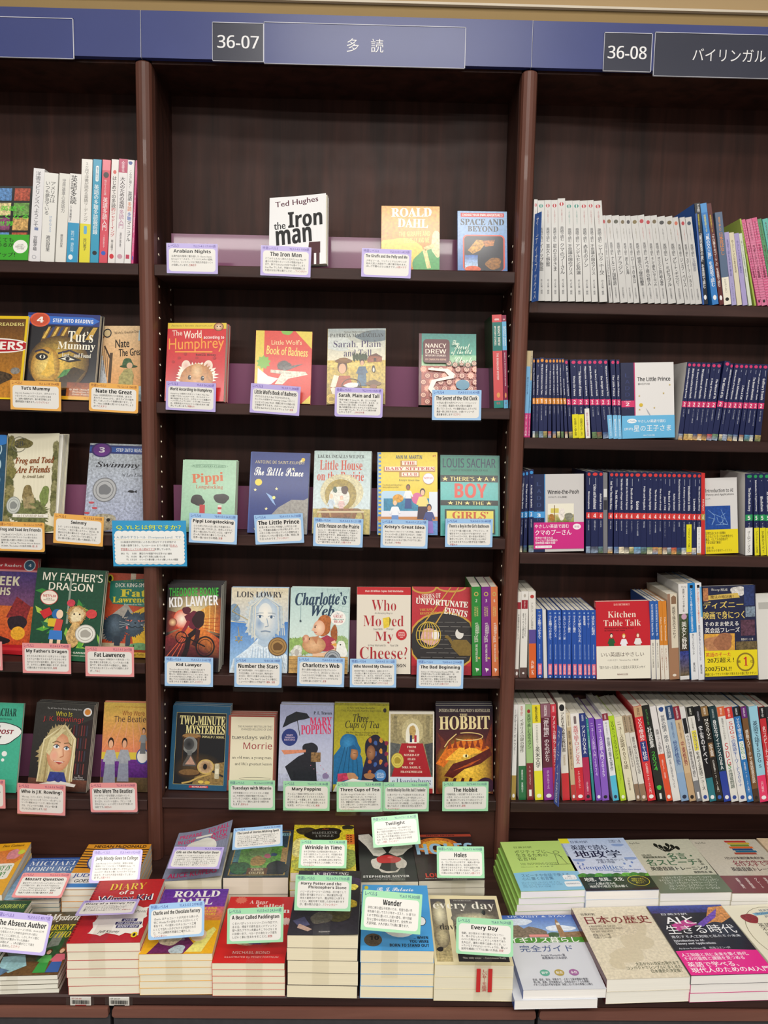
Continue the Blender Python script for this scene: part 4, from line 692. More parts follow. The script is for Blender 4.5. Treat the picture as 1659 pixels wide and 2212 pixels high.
A['gold'] = [('r', 0, 0, 1, 1, '100e18'), ('r', 0, 0, 1, .14, '1c2f78'), ('p', [(0, .035), (.9, .035), (1, .075), (.9, .125), (0, .125)], '2a6ac8'), ('e', .17, .08, .14, .085, 'e0603c'), ('e', .17, .08, .115, .07, 'c84a28'), t('4', .13, .045, .22, .115, 'f6f0e8', 'B+'), t('STEP INTO READING', .35, .06, .91, .105, 'f2f4f8', 'B'), ('p', [(.18, .42), (.24, .22), (.4, .15), (.6, .15), (.56, .36), (.4, .44)], '6a4a1a~5')] + [('p', [(.22+.06*i, .3), (.3+.06*i, .16), (.33+.06*i, .16), (.26+.06*i, .3)], ('d8b04a~3', '2a3a6a~2')[i % 2]) for i in range(5)] + [('p', [(.62+.1*i, .3), (.72+.1*i, .15), (.78+.1*i, .15), (.7+.1*i, .3)], ('c8a040~4', '3a2c14~3')[i % 2]) for i in range(3)] + [('ge', .48, .58, .42, .32, 'e8c050~5', '4a300c~5'), ('ge', .3, .62, .2, .22, 'f4d878~3', 'a87820~5'), ('p', [(.38, .44), (.3, .66), (.24, .72), (.34, .75), (.44, .7)], 'e4b848~3'), ('p', [(.52, .7), (.7, .62), (.86, .66), (.7, .84), (.5, .86)], '3a2a14~5'), ('p', [(.56, .66), (.66, .64), (.6, .72), (.48, .76)], '4a8a4a~5'), ('e', .24, .515, .085, .042, '141018'), ('e', .25, .515, .04, .022, 'e8e4d0'), ('e', .25, .515, .018, .022, '0c0a10'), ('p', [(.46, .53), (.6, .48), (.8, .54), (.62, .57)], '141018'), ('p', [(.5, .53), (.6, .505), (.7, .535), (.6, .55)], 'e8e4d0'), ('e', .6, .527, .028, .022, '0c0a10'), ('l', [(.46, .47), (.62, .43), (.84, .5)], .025, '2a2038'), ('l', [(.14, .46), (.24, .43), (.34, .47)], .025, '2a2038'), ('e', .33, .79, .12, .022, 'c89838'), ('l', [(.22, .79), (.44, .79)], .008, '4a2c0c'), ('g', .62, .8, .96, .96, '7a3418~5', 'b0601c~5'), ('r', 0, .96, 1, 1, 'e0a820'), t('Tut’s', .58, .2, .93, .33, 'f4efdc', 'S'), t('Mummy', .45, .33, .97, .44, 'f4efdc', 'S'), t('Lost… and Found', .52, .46, .92, .51, 'e8e4d4', 'S'), t('by Judy Donnelly\nillustrations by\nJames Watling', .66, .87, .95, .95, 'f2e8d8', 'Zr')]
A['detective'] = [('g', 0, 0, 1, 1, 'e8c89c~2', 'e4a05c~2'), ('r', .05, .4, .16, .8, 'd4dce0~2'), ('p', [(0, .5), (.18, .46), (.3, .8), (0, .8)], 'c8ccd0~3'), ('r', .3, .36, .36, .76, '5a4a3e'), ('l', [(.18, .27), (.32, .44)], .03, '4a3c34')] + [('r', .18+.04*i, .3+.05*i, .19+.04*i, .6+.04*i, '4a3c34') for i in range(3)] + [('o', .22, .1, .085, .06, .02, '30343a'), ('l', [(.17, .14), (.08, .2)], .025, '9a6a3a'), ('e', .22, .1, .06, .045, 'd8c090'), t('World’s Greatest Detective', .36, .065, .98, .1, '3a342c', 'N', 4), t('Nate', .4, .18, .68, .29, '1c1a18', 'N+', 4), t('The Great', .48, .3, .98, .4, '1c1a18', 'N+', 4), ('r', .0, .8, 1, 1, 'b8d0dc~3'), ('p', [(.52, .68), (.62, .58), (.76, .56), (.82, .66), (.8, .88), (.52, .88)], 'b0a870~4'), ('b', .68, .5, .12, .07, '4a6a4a~5', 2), ('e', .7, .54, .18, .02, '3e5a3e'), ('e', .72, .53, .06, .04, 'e0b896'), ('r', .86, .06, 1, .2, 'bcd4dc')]
A['pond'] = [('r', 0, 0, 1, 1, 'e8e2c8')] + [('f', .06+.04*(i % 2), .1+.1*i, .11, .08, ('7a7440~6', '5a5c34~6', '8a8254~6')[i % 3], i) for i in range(9)] + [('f', .95, .15+.1*i, .07, .09, ('8a865c~6', '6a6a40~6')[i % 2], i+3) for i in range(7)] + [('b', .3, .1, .17, .06, '6a6238~7', 4), ('o', .22, .11, .14, .08, .01, '7a7a6a'), t('50', .14, .075, .3, .13, '4a4a42', 'S'), t('Frog and Toad', .17, .24, .92, .32, '8a4a20', 'Z+', 1), t('Are Friends', .2, .33, .85, .4, '8a4a20', 'Z+', 1), t('by Arnold Lobel', .33, .42, .74, .46, '6a5a30', 'Z'), ('f', .5, .8, .45, .13, '6a7044~7', 6), ('b', .45, .62, .11, .1, '8a7a50~5', 2), ('b', .77, .63, .1, .1, '7a8a4c~5', 5), ('p', [(.36, .66), (.56, .62), (.62, .76), (.4, .76)], 'a09068~5')] + seal(.2, .73, .13, 'c4c8c0', '8a8e8a') + [('r', .2, .815, .86, .85, 'efece0'), t('An I CAN READ Book', .28, .82, .78, .845, 'a0907a', 'S'), ('b', .5, .95, .5, .06, '8a8a5a~7', 8)]
A['fish'] = [('g', 0, 0, 1, 1, 'b4bcc0~5', 'a8b0cc~5'), ('r', 0, .02, 1, .115, '1c2f78'), ('r', 0, .04, 1, .095, '2a5ab0'), ('e', .2, .075, .17, .085, '3a2468'), ('e', .2, .075, .14, .07, '6a2a8a'), t('3', .16, .045, .25, .105, 'f2eef4', 'B+'), t('STEP INTO READING', .44, .05, .98, .09, 'eef2f8', 'B'), t('Swimmy', .13, .21, .84, .29, '1c1c24', 'I+'), t('by Leo Lionni', .56, .335, .96, .38, '2a2a30', 'I')] + seal(.3, .53, .2, 'b4b6b8', '7a7c80', .7) + [('b', .74, .54, .06, .015, '181820', 2), ('p', [(.79, .54), (.83, .52), (.83, .56)], '181820')] + [('b', x, y, .045, .014, 'c8505a', 3) for x, y in ((.1, .68), (.16, .74), (.04, .8), (.5, .88))] + [('b', .3, .9, .26, .1, 'a8a08a~6', 5), ('e', .4, .87, .03, .02, '202020')]
A['myths'] = [('r', 0, 0, 1, 1, 'b8202a'), ('r', 0, .12, 1, .14, 'd8888a'), t('DK Super Readers', .05, .06, .72, .1, 'f0e8e4', 'N+'), ('e', .86, .07, .1, .06, 'dce4ea'), ('e', .86, .07, .085, .05, '2a5a78'), t('4', .84, .055, .89, .085, 'f4f4f4', 'B'), ('g', 0, .14, 1, .5, '4a3a7a~4', '7a4a6a~4'), ('g', 0, .5, 1, .9, 'd06a2c~5', 'c84a24~5'), t('GREEK', .1, .19, .72, .29, 'e8e0c0', 'B+'), t('MYTHS', .1, .31, .58, .39, 'e8e0c0', 'B+'), ('p', [(.55, .62), (.7, .4), (.95, .5), (.9, .65)], '8a2a2c~6'), ('b', .75, .68, .16, .1, '2a1c24~5', 3), ('e', .78, .78, .12, .07, 'e8a82c~3'), ('b', .45, .86, .2, .05, '20161c~4', 4), ('r', 0, .93, 1, .96, 'd03038')]
A['jungle'] = [('r', 0, 0, 1, 1, '1c4a34~2')] + [q for i in range(26) for q in leaf((i*.37) % 1, .25+((i*.23) % .7), .2, i*1.7, ('3a8a3a', '5aa83a', '2a6a44', '8ac04a', 'a8c850')[i % 5])] + [t('MY FATHER’S', .1, .04, .97, .13, 'f0ead8', 'A+'), t('DRAGON', .2, .15, .84, .235, 'f0ead8', 'A+'), ('e', .22, .32, .13, .083, 'c04a4a'), ('e', .22, .32, .12, .076, 'f0e4d4'), t('NETFLIX', .13, .29, .32, .315, 'b8202a', 'B'), t('NOW A\nNETFLIX FILM', .14, .325, .3, .355, '6a5a50', 'Bc'), ('r', .5, .1, .53, .6, '8a9a8a'), ('p', [(.1, .48), (.24, .43), (.3, .5), (.18, .56)], 'c82c30~1'), ('e', .36, .5, .075, .055, '2a6aa8'), ('e', .4, .5, .05, .05, 'f0d0b0'), ('rr', .24, .55, .38, .64, .02, 'd8b830'), ('p', [(.36, .55), (.46, .56), (.44, .68), (.33, .68)], 'd04a44'), ('p', [(.28, .68), (.46, .68), (.47, .78), (.27, .78)], '3a7ac8'), ('r', .29, .78, .34, .86, 'f0d0b0'), ('r', .4, .78, .45, .86, 'f0d0b0'), ('f', .65, .5, .14, .13, 'b88a50~5', 3), ('f', .65, .5, .11, .1, 'd8c090~4', 7), ('b', .64, .52, .07, .06, 'e8d8b0~2', 4), ('e', .61, .49, .012, .01, '2a2018'), ('e', .69, .49, .012, .01, '2a2018'), ('b', .63, .72, .11, .14, 'c8a468~6', 5), ('e', .86, .48, .08, .05, 'd04444~2'), ('e', .55, .37, .06, .04, 'c84050~2')] + seal(.8, .7, .15, 'e4e2d8', 'a8a49a') + [('r', .0, .86, 1, 1, '1a5a3a~3'), t('RUTH STILES GANNETT', .3, .9, .9, .92, 'e0e4d4', 'B'), t('ILLUSTRATED BY RUTH CHRISMAN GANNETT', .34, .935, .86, .95, 'c0ccb4', 'B')]
A['cat'] = [('r', 0, 0, 1, 1, 'b84a2c~2'), ('r', .55, 0, .66, .2, 'd8c8b0~2'), ('p', [(.1, .55), (.5, .36), (.7, .5), (.4, .8), (0, .8)], 'a09a90~2'), ('p', [(.55, .5), (1, .36), (1, .84), (.7, .84)], 'dcae2c~2'), ('e', .11, .07, .07, .05, 'e0d040'), ('e', .11, .07, .035, .035, '20201c'), ('p', [(.12, .1), (1, .05), (1, .4), (.2, .37), (.12, .3)], '2a7a68'), t('Colour Young Reader', .4, .075, .96, .1, 'a8b83a', 'N', 3), t('DICK KING-SMITH', .24, .115, .99, .165, 'f0ece0', 'N+', 2), t('Fat', .36, .19, .92, .28, 'e8d83a', 'S+', 2), t('Lawrence', .2, .28, .99, .35, 'e8d83a', 'S+', 2), t('Illustrated by Mike Terry', .45, .36, .98, .385, 'e8e8dc', 'N', 2), ('r', .0, .84, 1, .94, 'b8a888~2'), ('f', .3, .67, .28, .2, '34424f~3', 3), ('ge', .28, .62, .2, .13, '5a6c7c~3', '36444f~3'), ('p', [(.46, .53), (.54, .43), (.64, .51)], '34424f'), ('p', [(.8, .5), (.92, .44), (.94, .56)], '34424f'), ('f', .7, .61, .27, .15, '3a4a58~3', 5), ('ge', .7, .6, .2, .11, '566878~3', '3a4a58~3'), ('p', [(.5, .56), (.66, .555), (.62, .58)], 'd87868'), ('p', [(.76, .555), (.92, .56), (.8, .58)], 'd87868'), ('e', .6, .565, .015, .012, '141010'), ('e', .82, .565, .015, .012, '141010'), ('p', [(.69, .585), (.75, .585), (.72, .605)], '1a1418'), ('l', [(.54, .62), (.66, .65), (.72, .63), (.78, .65), (.9, .62)], .012, '14161a'), ('b', .55, .65, .025, .022, 'dc6a6a', 2)] + [('l', [(.6, .61), (.38, .58+.04*i)], .005, 'c8d0d4') for i in range(3)] + [('l', [(.84, .61), (1, .58+.04*i)], .005, 'c8d0d4') for i in range(3)] + [('r', .3, .76, .42, .87, '2c3844'), ('r', .54, .74, .64, .87, '364450'), ('r', .0, .9, 1, .94, '9a4026'), ('b', .86, .87, .24, .05, '6a9a6a~3', 4), ('e', .72, .865, .012, .01, '20281c'), ('r', 0, .94, 1, 1, 'd8b040~2'), t('Young Puffin', .6, .95, .95, .98, '3a3020', 'N')]
A['bubble'] = [('r', 0, 0, 1, 1, '45b292~1'), t('LOUIS SACHAR', .1, .06, .88, .15, '143c34', 'S+'), t('Winner of the Newbery Medal for Holes', .15, .17, .8, .195, '143c34', 'B'), ('b', .55, .34, .45, .15, '1c2c2a', 3), ('b', .55, .34, .43, .14, 'f0f2ee', 3), t('Why Pick on', .15, .24, .6, .29, '20242a', 'N'), t('a REDPOST', .2, .3, .86, .35, '8a2434', 'B+/'), t('at', .5, .37, .64, .41, '20242a', 'I+'), ('e', .72, .57, .05, .03, 'f0f2ee'), ('e', .7, .64, .03, .018, 'f0f2ee')]
A['portrait'] = [('g', 0, 0, 1, 1, '3a3834~2', '1c1a1a~2'), ('p', [(.55, .3), (1, .16), (1, .84), (.62, .84)], '2c2020~3')] + [('r', .68+.045*(i % 6), .24+.145*(i//6), .7+.045*(i % 6), .36+.145*(i//6), ('6a2428', '3a3a48', '4a2428', '7a3a34')[i % 4]) for i in range(24)] + [('g', 0, .86, 1, .99, '6a4030~3', '3a2218~3'), ('f', .42, .56, .32, .33, 'a8966a~3', 5), ('p', [(.16, .9), (.13, .52), (.3, .3), (.52, .24), (.7, .36), (.76, .6), (.72, .9)], 'b8a878~3')] + [('l', [(.52, .25), (.2+.05*i, .42), (.15+.06*i, .9)], .022, ('e4d8ac', 'c8b884', 'a08c5c', 'd8ca9a')[i % 4]) for i in range(4)] + [('l', [(.54, .25), (.68+.02*i, .4), (.62+.04*i, .88)], .022, ('dccfa0', 'b8a474', 'e8deb8')[i % 3]) for i in range(4)] + [('ge', .48, .56, .21, .215, 'f6c8a4', 'cf8c66~1'), ('ge', .4, .6, .07, .06, 'f0a890', 'eab898'), ('p', [(.25, .56), (.3, .4), (.5, .29), (.56, .3), (.42, .4), (.32, .6)], 'd8cc9c~2'), ('p', [(.56, .3), (.66, .4), (.68, .54), (.62, .42)], 'cabc8a~2'), ('e', .425, .495, .052, .022, 'f6f4f2'), ('e', .6, .51, .048, .022, 'f6f4f2'), ('e', .43, .493, .02, .018, '5a7a92'), ('e', .6, .508, .02, .018, '5a7a92'), ('e', .43, .493, .009, .009, '101418'), ('e', .6, .508, .009, .009, '101418'), ('l', [(.37, .485), (.425, .468), (.48, .49)], .012, '4a3020'), ('l', [(.55, .5), (.6, .485), (.65, .507)], .012, '4a3020'), ('l', [(.35, .455), (.42, .432), (.49, .45)], .016, '8a6a44'), ('l', [(.55, .455), (.63, .445), (.68, .475)], .016, '8a6a44'), ('l', [(.54, .51), (.56, .6), (.5, .615)], .014, 'c07c58'), ('p', [(.38, .645), (.5, .668), (.6, .655), (.5, .695)], 'b84c46'), ('l', [(.41, .66), (.57, .667)], .01, 'f2ecea'), ('p', [(.36, .78), (.6, .78), (.66, .89), (.32, .89)], '34408a~4'), ('p', [(.2, .92), (.46, .88), (.52, .9), (.56, .88), (.82, .91), (.8, .94), (.5, .925), (.22, .95)], 'e4e0d8'), t('The #1 New York Times Best-Selling Series', .2, .05, .8, .075, 'c8c8c4', 'N'), t('Who Is', .36, .09, .64, .145, 'e0d040', 'A'), t('J. K. Rowling?', .15, .15, .84, .22, 'c03a3a', 'A'), ('e', .9, .085, .075, .05, 'e8e4e0'), ('e', .9, .085, .05, .034, 'd88a34'), t('by\nPam Pollack\nand Meg Belviso', .76, .8, .96, .86, 'd8d4d0', 'Ac')]
A['band'] = [('g', 0, 0, 1, .62, 'd8b850~2', 'e0785c~2'), ('r', 0, .56, 1, .64, 'd8c040'), ('g', 0, .64, 1, .84, '6a2a8a~4', '4a1c6a~4'), ('r', 0, .84, 1, 1, '5a4a30~4')] + [('l', [(.3+.1*i, .2), (.0+.22*i, .56)], .008, 'eca890') for i in range(5)] + [t('The #1 New York Times Best-Selling Series', .22, .04, .96, .06, 'b8702c', 'N'), t('Who Were', .38, .09, .84, .145, '9a4a20', 'A'), t('The Beatles?', .22, .15, .98, .22, '3a1c28', 'A')] + fig(.18, .4, .52, '2a1c16', 'e4b08c', 'a8acb4~2', '8a90a0~2', .6) + fig(.46, .4, .5, '2a1c16', 'e0a884', 'a0a4ac~2', '8a90a0~2', .6) + [('e', .84, .6, .13, .09, '3a4a9a'), ('e', .84, .6, .11, .075, 'ece8e0')] + fig(.84, .28, .3, '2a1c16', 'e0a884', '909498', '707478')
A['level2'] = [('r', 0, 0, 1, 1, 'e6e4e2'), ('r', 0, 0, .245, 1, '1a2148'), ('r', .245, 0, .265, .7, 'c02a6a')] + [t(ch, .08, .14+.085*i, .16, .19+.085*i, '2e386a', 'A+') for i, ch in enumerate('LADDER')] + [t(ch, .08, .69+.085*i, .16, .74+.085*i, '2e386a', 'A+') for i, ch in enumerate('SE')] + [('r', 0, .5, .245, .585, 'd8346c'), t('2', .08, .525, .15, .57, 'f6f0f2', 'B'), t('LEVEL', .06, .505, .18, .517, 'f0c8d8', 'B'), t('The Little Prince', .31, .19, .93, .245, '16161a', 'A+'), t('星の王子さま', .32, .27, .54, .295, '303030', 'J'), ('e', .37, .56, .035, .024, 'd8b83a'), ('p', [(.46, .6), (.52, .66), (.56, .72), (.5, .67)], 'b0b4bc')] + [('s', x, y, .02, 'c8b060') for x, y in ((.34, .44), (.62, .6), (.34, .62), (.92, .3), (.8, .41))] + [('r', 0, .7, 1, 1, '68b8e4'), ('e', .19, .77, .09, .03, 'f4f8fa'), t('いちばん', .12, .757, .26, .782, '4a90c0', 'J+'), t('やさしい英語で読む', .3, .755, .83, .795, 'f6fafc', 'J+'), t('[新訳]', .05, .855, .2, .895, 'f6fafc', 'J'), t('星の王子さま', .22, .83, .93, .91, 'f6fafc', 'J'), t('IBC出版', .4, .95, .62, .975, 'd8ecf4', 'J')]
A['level3'] = [('r', 0, 0, 1, 1, 'cfccca'), ('r', 0, 0, .225, 1, '1c2850'), ('r', .215, 0, .235, .62, '4a90cc')] + [t(ch, .07, .1+.09*i, .15, .15+.09*i, '3a4a78', 'A+') for i, ch in enumerate('LADDER')] + [('r', 0, .48, .225, .56, '4a9ad8'), t('3', .07, .505, .14, .55, 'f4f8fc', 'B'), t('Winnie-the-Pooh', .28, .2, .9, .255, '141418', 'A+'), t('クマのプーさん[新版]', .29, .285, .66, .31, '303030', 'J'), ('r', .28, .38, .8, .62, 'eeead8'), ('g', .28, .52, .8, .62, 'c8b87a~5', '7a8a44~5'), ('rr', .34, .44, .5, .5, .01, 'd8c860'), ('r', .41, .4, .425, .6, '8a6a40'), ('b', .36, .56, .06, .05, 'b07a38~4', 2), ('b', .7, .55, .08, .06, '8a8a7a~5', 3), ('b', .56, .52, .07, .08, 'e8e0d8~3', 5), ('r', 0, .62, 1, .965, 'd02a84'), t('やさしい英語で読む', .02, .645, .7, .695, 'faf2f6', 'J+'), t('クマのプーさん', .03, .715, .75, .785, 'faf2f6', 'J+'), ('e', .86, .68, .08, .038, 'f6f0f4'), t('新版', .81, .665, .91, .695, 'b02070', 'J'), t('世界中で愛される\nプーさんと森の仲間の\n冒険物語10編を収録', .03, .805, .47, .9, 'faf2f6', 'J+'), ('rr', .03, .92, .36, .95, .015, 'f6f0f4'), t('巻末ワードリスト付き', .06, .926, .33, .944, 'b02070', 'J')]
A['ai'] = [('r', 0, 0, 1, 1, 'dad8d6'), t('Introduction to AI', -.0+.02, .14, .88, .19, '18181c', 'A+'), t('Theory and Applications', .02, .205, .9, .24, '18181c', 'A+'), t('AI 入門', .02, .265, .16, .285, '303030', 'J'), ('r', 0, .37, .78, .7, '1f4a9a~3')] + [('l', [(.1+.13*(i % 5), .42+.05*(i % 3)), (.3+.1*((i*3) % 5), .5+.04*(i % 4)), (.2+.12*((i*2) % 5), .62)], .008, '9cc4ec') for i in range(6)] + [('r', 0, .68, 1, 1, 'ecd81c'), t('日常生活に大きく影響を\n与えるようになったAIの歴史から\n概念、そしてその応用まで\n平易な英語で解説！', .0, .71, .84, .87, '3a3410', 'J+'), t('用語一覧\n意味がわかる巻末ワードリスト', .02, .905, .8, .975, '4a4418', 'J')]
A['kitchen'] = [('r', 0, 0, 1, .58, 'c41f2c'), ('r', 0, .58, 1, 1, 'e9e4d4'), t('KAY HETHERLY', .33, .03, .63, .055, 'f0c8b8', 'S'), t('Kitchen', .22, .13, .74, .21, 'f4ead8', 'S-'), t('Table Talk', .14, .24, .83, .32, 'f4ead8', 'S-'), t('Anything and Everything Essays\non America and Japan', .15, .335, .7, .39, '5a1018', 'S')] + fig(.28, .41, .26, '2a2420', 'f4d8c0', '2a5a34', '2a5a34', .6) + fig(.51, .42, .26, 'd8a83a', 'f4d8c0', 'eceaf0', 'eceaf0', .6) + fig(.77, .41, .27, 'a0482a', 'f4d8c0', 'e8e4e0', '8a3a24', .6) + [('r', 0, .575, 1, 1, 'e9e4d4'), t('いい英語はやさしい', .08, .655, .88, .715, '5a4a44', 'J'), t('ベストセラー「American Pie」の第2弾', .2, .745, .77, .77, '4a4440', 'J'), t('「知らなかった日本」に出会える英文エッセイ', .05, .83, .9, .87, '3a3634', 'J'), t('NHK出版', .38, .93, .58, .955, '6a2a24', 'B')]
A['phrases'] = [('r', 0, 0, 1, 1, '202444~2'), ('r', .0, .02, .1, .16, 'b87a50~5'), ('b', .68, .06, .15, .06, 'd8d4d0~5', 3), ('r', .78, 0, .97, .22, '2c3a6a~4'), t('Disney', .16, .025, .32, .06, 'e8e4d8', 'C'), t('PIXAR', .34, .03, .47, .055, 'e8e4d8', 'S'), ('p', [(.1, .1), (.66, .08), (.7, .13), (.1, .15)], 'd8b85a'), t('魔法の暗記術！', .14, .098, .58, .135, '4a2a1c', 'J+'), t('ディズニー', -.0, .165, .76, .24, 'e8cc6a', 'J+'), t('映画で身につく', .0, .27, .78, .355, 'e8cc6a', 'J+'), t('そのまま使える', .02, .38, .66, .43, 'f2f0ea', 'J+'), t('英会話フレーズ', .02, .445, .68, .5, 'f2f0ea', 'J+'), ('r', .8, .23, .98, .34, '7a8a9a~7'), ('r', .7, .37, .97, .54, '5a3a4a~7'), t('英語のそーた 著', .7, .565, .93, .59, 'e8e4dc', 'J'), ('r', .0, .51, .58, .72, 'd8a040~3'), ('b', .2, .62, .2, .1, 'b88058~3', 3), ('b', .36, .6, .2, .1, 'a06a4a~3', 5), ('r', .6, .6, 1, .7, '6a5a3a~7'), ('r', 0, .69, 1, .965, 'e8d41c'), t('英語のそーた', .02, .71, .5, .755, 'c82830', 'J+'), t('20万超え！', .05, .765, .55, .82, '2a2410', 'J+'), t('200万DL!!', .0, .86, .5, .91, '2a2410', 'J+'), ('o', .77, .82, .17, .1, .03, '8a7420'), t('1', .74, .765, .81, .86, 'c02a30', 'S+'), t('第', .62, .8, .68, .83, '3a3010', 'J'), t('位', .86, .8, .92, .83, '3a3010', 'J'), t('映画に沿ってセリフの流れで覚えるから頭に残りやすい！', .0, .925, .97, .955, '2a2410', 'J')]
A['script'] = [('r', 0, 0, 1, 1, 'dcdad4'), t('SCREENPLAY', .74, .04, .79, .28, 'b02a34', 'B>'), t('シャーロック忌まわしき花嫁', .73, .36, .8, .82, '2a2a2a', 'Jv'), ('r', .05, .1, .4, .18, 'b8b6b0')]
A['tanoshii'] = [('r', 0, 0, 1, 1, '181a1c')] + [('r', .02+.33*i, .03+.2*j, .3+.33*i, .2+.2*j, ('c8a060~8', '5a8ac0~8', 'b0503a~8', 'd8c890~8', '6a9a4a~8', '8a4a70~8')[(i+j*2) % 6]) for i in range(3) for j in range(4)] + [t('洋書を英語で', .0, .27, .88, .34, '5ad83a', 'J+'), t('読みたくなる', .04, .38, .96, .45, '5ad83a', 'J+'), t('本の世界', .1, .48, .7, .545, '5ad83a', 'J+'), ('r', 0, .66, 1, 1, '3aa828'), t('才能がなくても\n誰でも読めるから\n英語力が\nどんどんアップ！', .0, .7, .82, .96, '14240c', 'J+'), ('e', .85, .82, .13, .09, 'f4f4ee'), t('この１冊に\n英語学び楽しい\nコツが満載', .76, .785, .94, .86, '4a4a40', 'Jc')]
A['bluedeco'] = [('r', 0, 0, 1, 1, '1a4a68~2')] + [('o', .2+.3*(i % 3), .15+.16*(i//3), .12, .08, .02, 'b8d4dc') for i in range(15)] + [('e', .8, .05, .3, .06, '2a7ac8')]

L2, L3, L4, L5, L1 = ZLT[1], ZLT[2], ZLT[3], ZLT[4], ZLT[0]
B = display_book
# middle bay, top shelf
B('white paperback with big black hand-drawn lettering on the top shelf', (579, 577), (708, 579), (585, 431), (705, 417), ZC[0], A['iron'], 'f3f3f4', .009, 1, bend=(.006, 2.2))
B('orange paperback with white lettering, glaring in the light on the top shelf', (823, 580), (950, 582), (825, 445), (949, 446), ZC[0], A['giraffe'], 'e08a2a', .008, 0)
B('light blue gamebook paperback with a red-framed space picture on the top shelf', (989, 583), (1097, 586), (989, 456), (1094, 457), ZC[0], A['space'], '6a98cc', .011, 0)
# middle bay, second shelf
B('red paperback with a hamster peeking through a torn hole', (354, 868), (484, 870), (365, 699.4), (488.4, 696), ZC[1], A['hamster'], 'cf252c', .012, 2)
B('red and yellow paperback with a flying cartoon wolf', (548, 873), (670, 875), (553.8, 713.4), (674.8, 717), ZC[1], A['wolf'], 'd63a2a', .009, 0)
B('paperback showing two women in a wheat field under a cloudy sky', (706, 875), (831, 878), (708.6, 713), (834, 706.5), ZC[1], A['prairiepair'], 'c8b060', .007, 1)
B('teal hardback covered in red clockwork gears', (904, 878), (1029, 880), (906, 720.7), (1028, 721.3), ZC[1], A['clock'], '2f8078', .02, 0, spine='5a2028', hard=True)
# middle bay, third shelf
B('pale green paperback with orange title and two black boots', (389, 1154), (505, 1155), (396.3, 995), (512, 993), ZC[2], A['green'], 'a2ccac', .011, 1)
B('navy blue paperback with yellow stars and a grey planet', (534, 1155), (662, 1157), (543, 976), (670, 980), ZC[2], A['navy'], '16307c', .008, 2)
B('paperback with a covered wagon under red title lettering', (672, 1157), (798, 1157), (682, 977.5), (802, 972), ZC[2], A['wagon'], 'c4d4d4', .016, 1)
B('bright yellow paperback with four girls in a bedroom', (815, 1159), (945, 1160), (817, 980), (945, 974.5), ZC[2], A['club'], 'e8cc30', .011, 1, spine='3a7ac8')
B('teal paperback laid out like a cinema marquee with a big red word', (951.6, 1160), (1081, 1163), (951.6, 982), (1078, 985), ZC[2], A['marquee'], '2f6e66', .012, 0)
# middle bay, fourth shelf
B('dark red paperback with a cyclist racing down a lit street', (354, 1455), (471.6, 1458), (364, 1262.8), (478.5, 1263), ZC[3], A['cyclist'], '1c1418', .016, 3)
B('pale blue paperback with a photographed girl and a bronze seal', (494.5, 1458), (621, 1458), (502, 1269), (622, 1270), ZC[3], A['bluegirl'], 'a8c4dc', .008, 1)
B('pale aqua paperback with a girl hugging a piglet at a fence', (623, 1458), (750.6, 1460), (629, 1270), (754.5, 1271), ZC[3], A['farm'], 'c8dcd8', .012, 1)
B('cream hardback with a large red serif title and a wedge of cheese', (769.8, 1458), (886.7, 1458), (771.7, 1267.7), (887, 1268.5), ZC[3], A['cheese'], 'ded6c6', .013, 0, hard=True, mat=MATTE)
B('red paperback with a golden birdcage before a dark brick wall', (888, 1462), (1018, 1465), (890.8, 1267.7), (1018, 1268.5), ZC[3], A['events'], 'b82430', .014, 0, spine='6a1420')
# middle bay, fifth shelf
Y5 = .034
B('blue-bordered paperback with an hourglass and magnifying glass', (363, 1712), (487.6, 1713), (375.7, 1525), (500, 1524), ZC[4], A['hourglass'], '1f5474', .009, 2, Y0=Y5)
B('cream paperback with a brick-red border and plain lettering', (487.6, 1714), (591, 1712), (496.7, 1546), (594, 1544.6), ZC[4], A['cream'], '9a4a3c', .011, 2, Y0=Y5, mat=MATTE)
B('lavender paperback with a black umbrella and pink lettering', (601.6, 1709), (714, 1710), (604.5, 1522), (723, 1523), ZC[4], A['umbrella'], 'a8aed0', .012, 1, Y0=Y5)
B('olive-yellow paperback with two girls in headscarves reading', (717.7, 1710), (838.7, 1712), (724.8, 1518), (840, 1519), ZC[4], A['headscarf'], 'aaa026', .013, 0, Y0=Y5)
B('white-edged paperback with a red-carpeted museum staircase', (839.7, 1715), (938, 1722), (840.5, 1536.7), (937.5, 1538), ZC[4], A['carpet'], 'efe8d8', .011, 0, Y0=Y5-.004)
B('fiery orange paperback with a dragon and a large golden title', (941.8, 1718), (1065, 1724), (941, 1525), (1064.5, 1524), ZC[4], A['dragon'], '221a2c', .012, 2, Y0=Y5-.006)
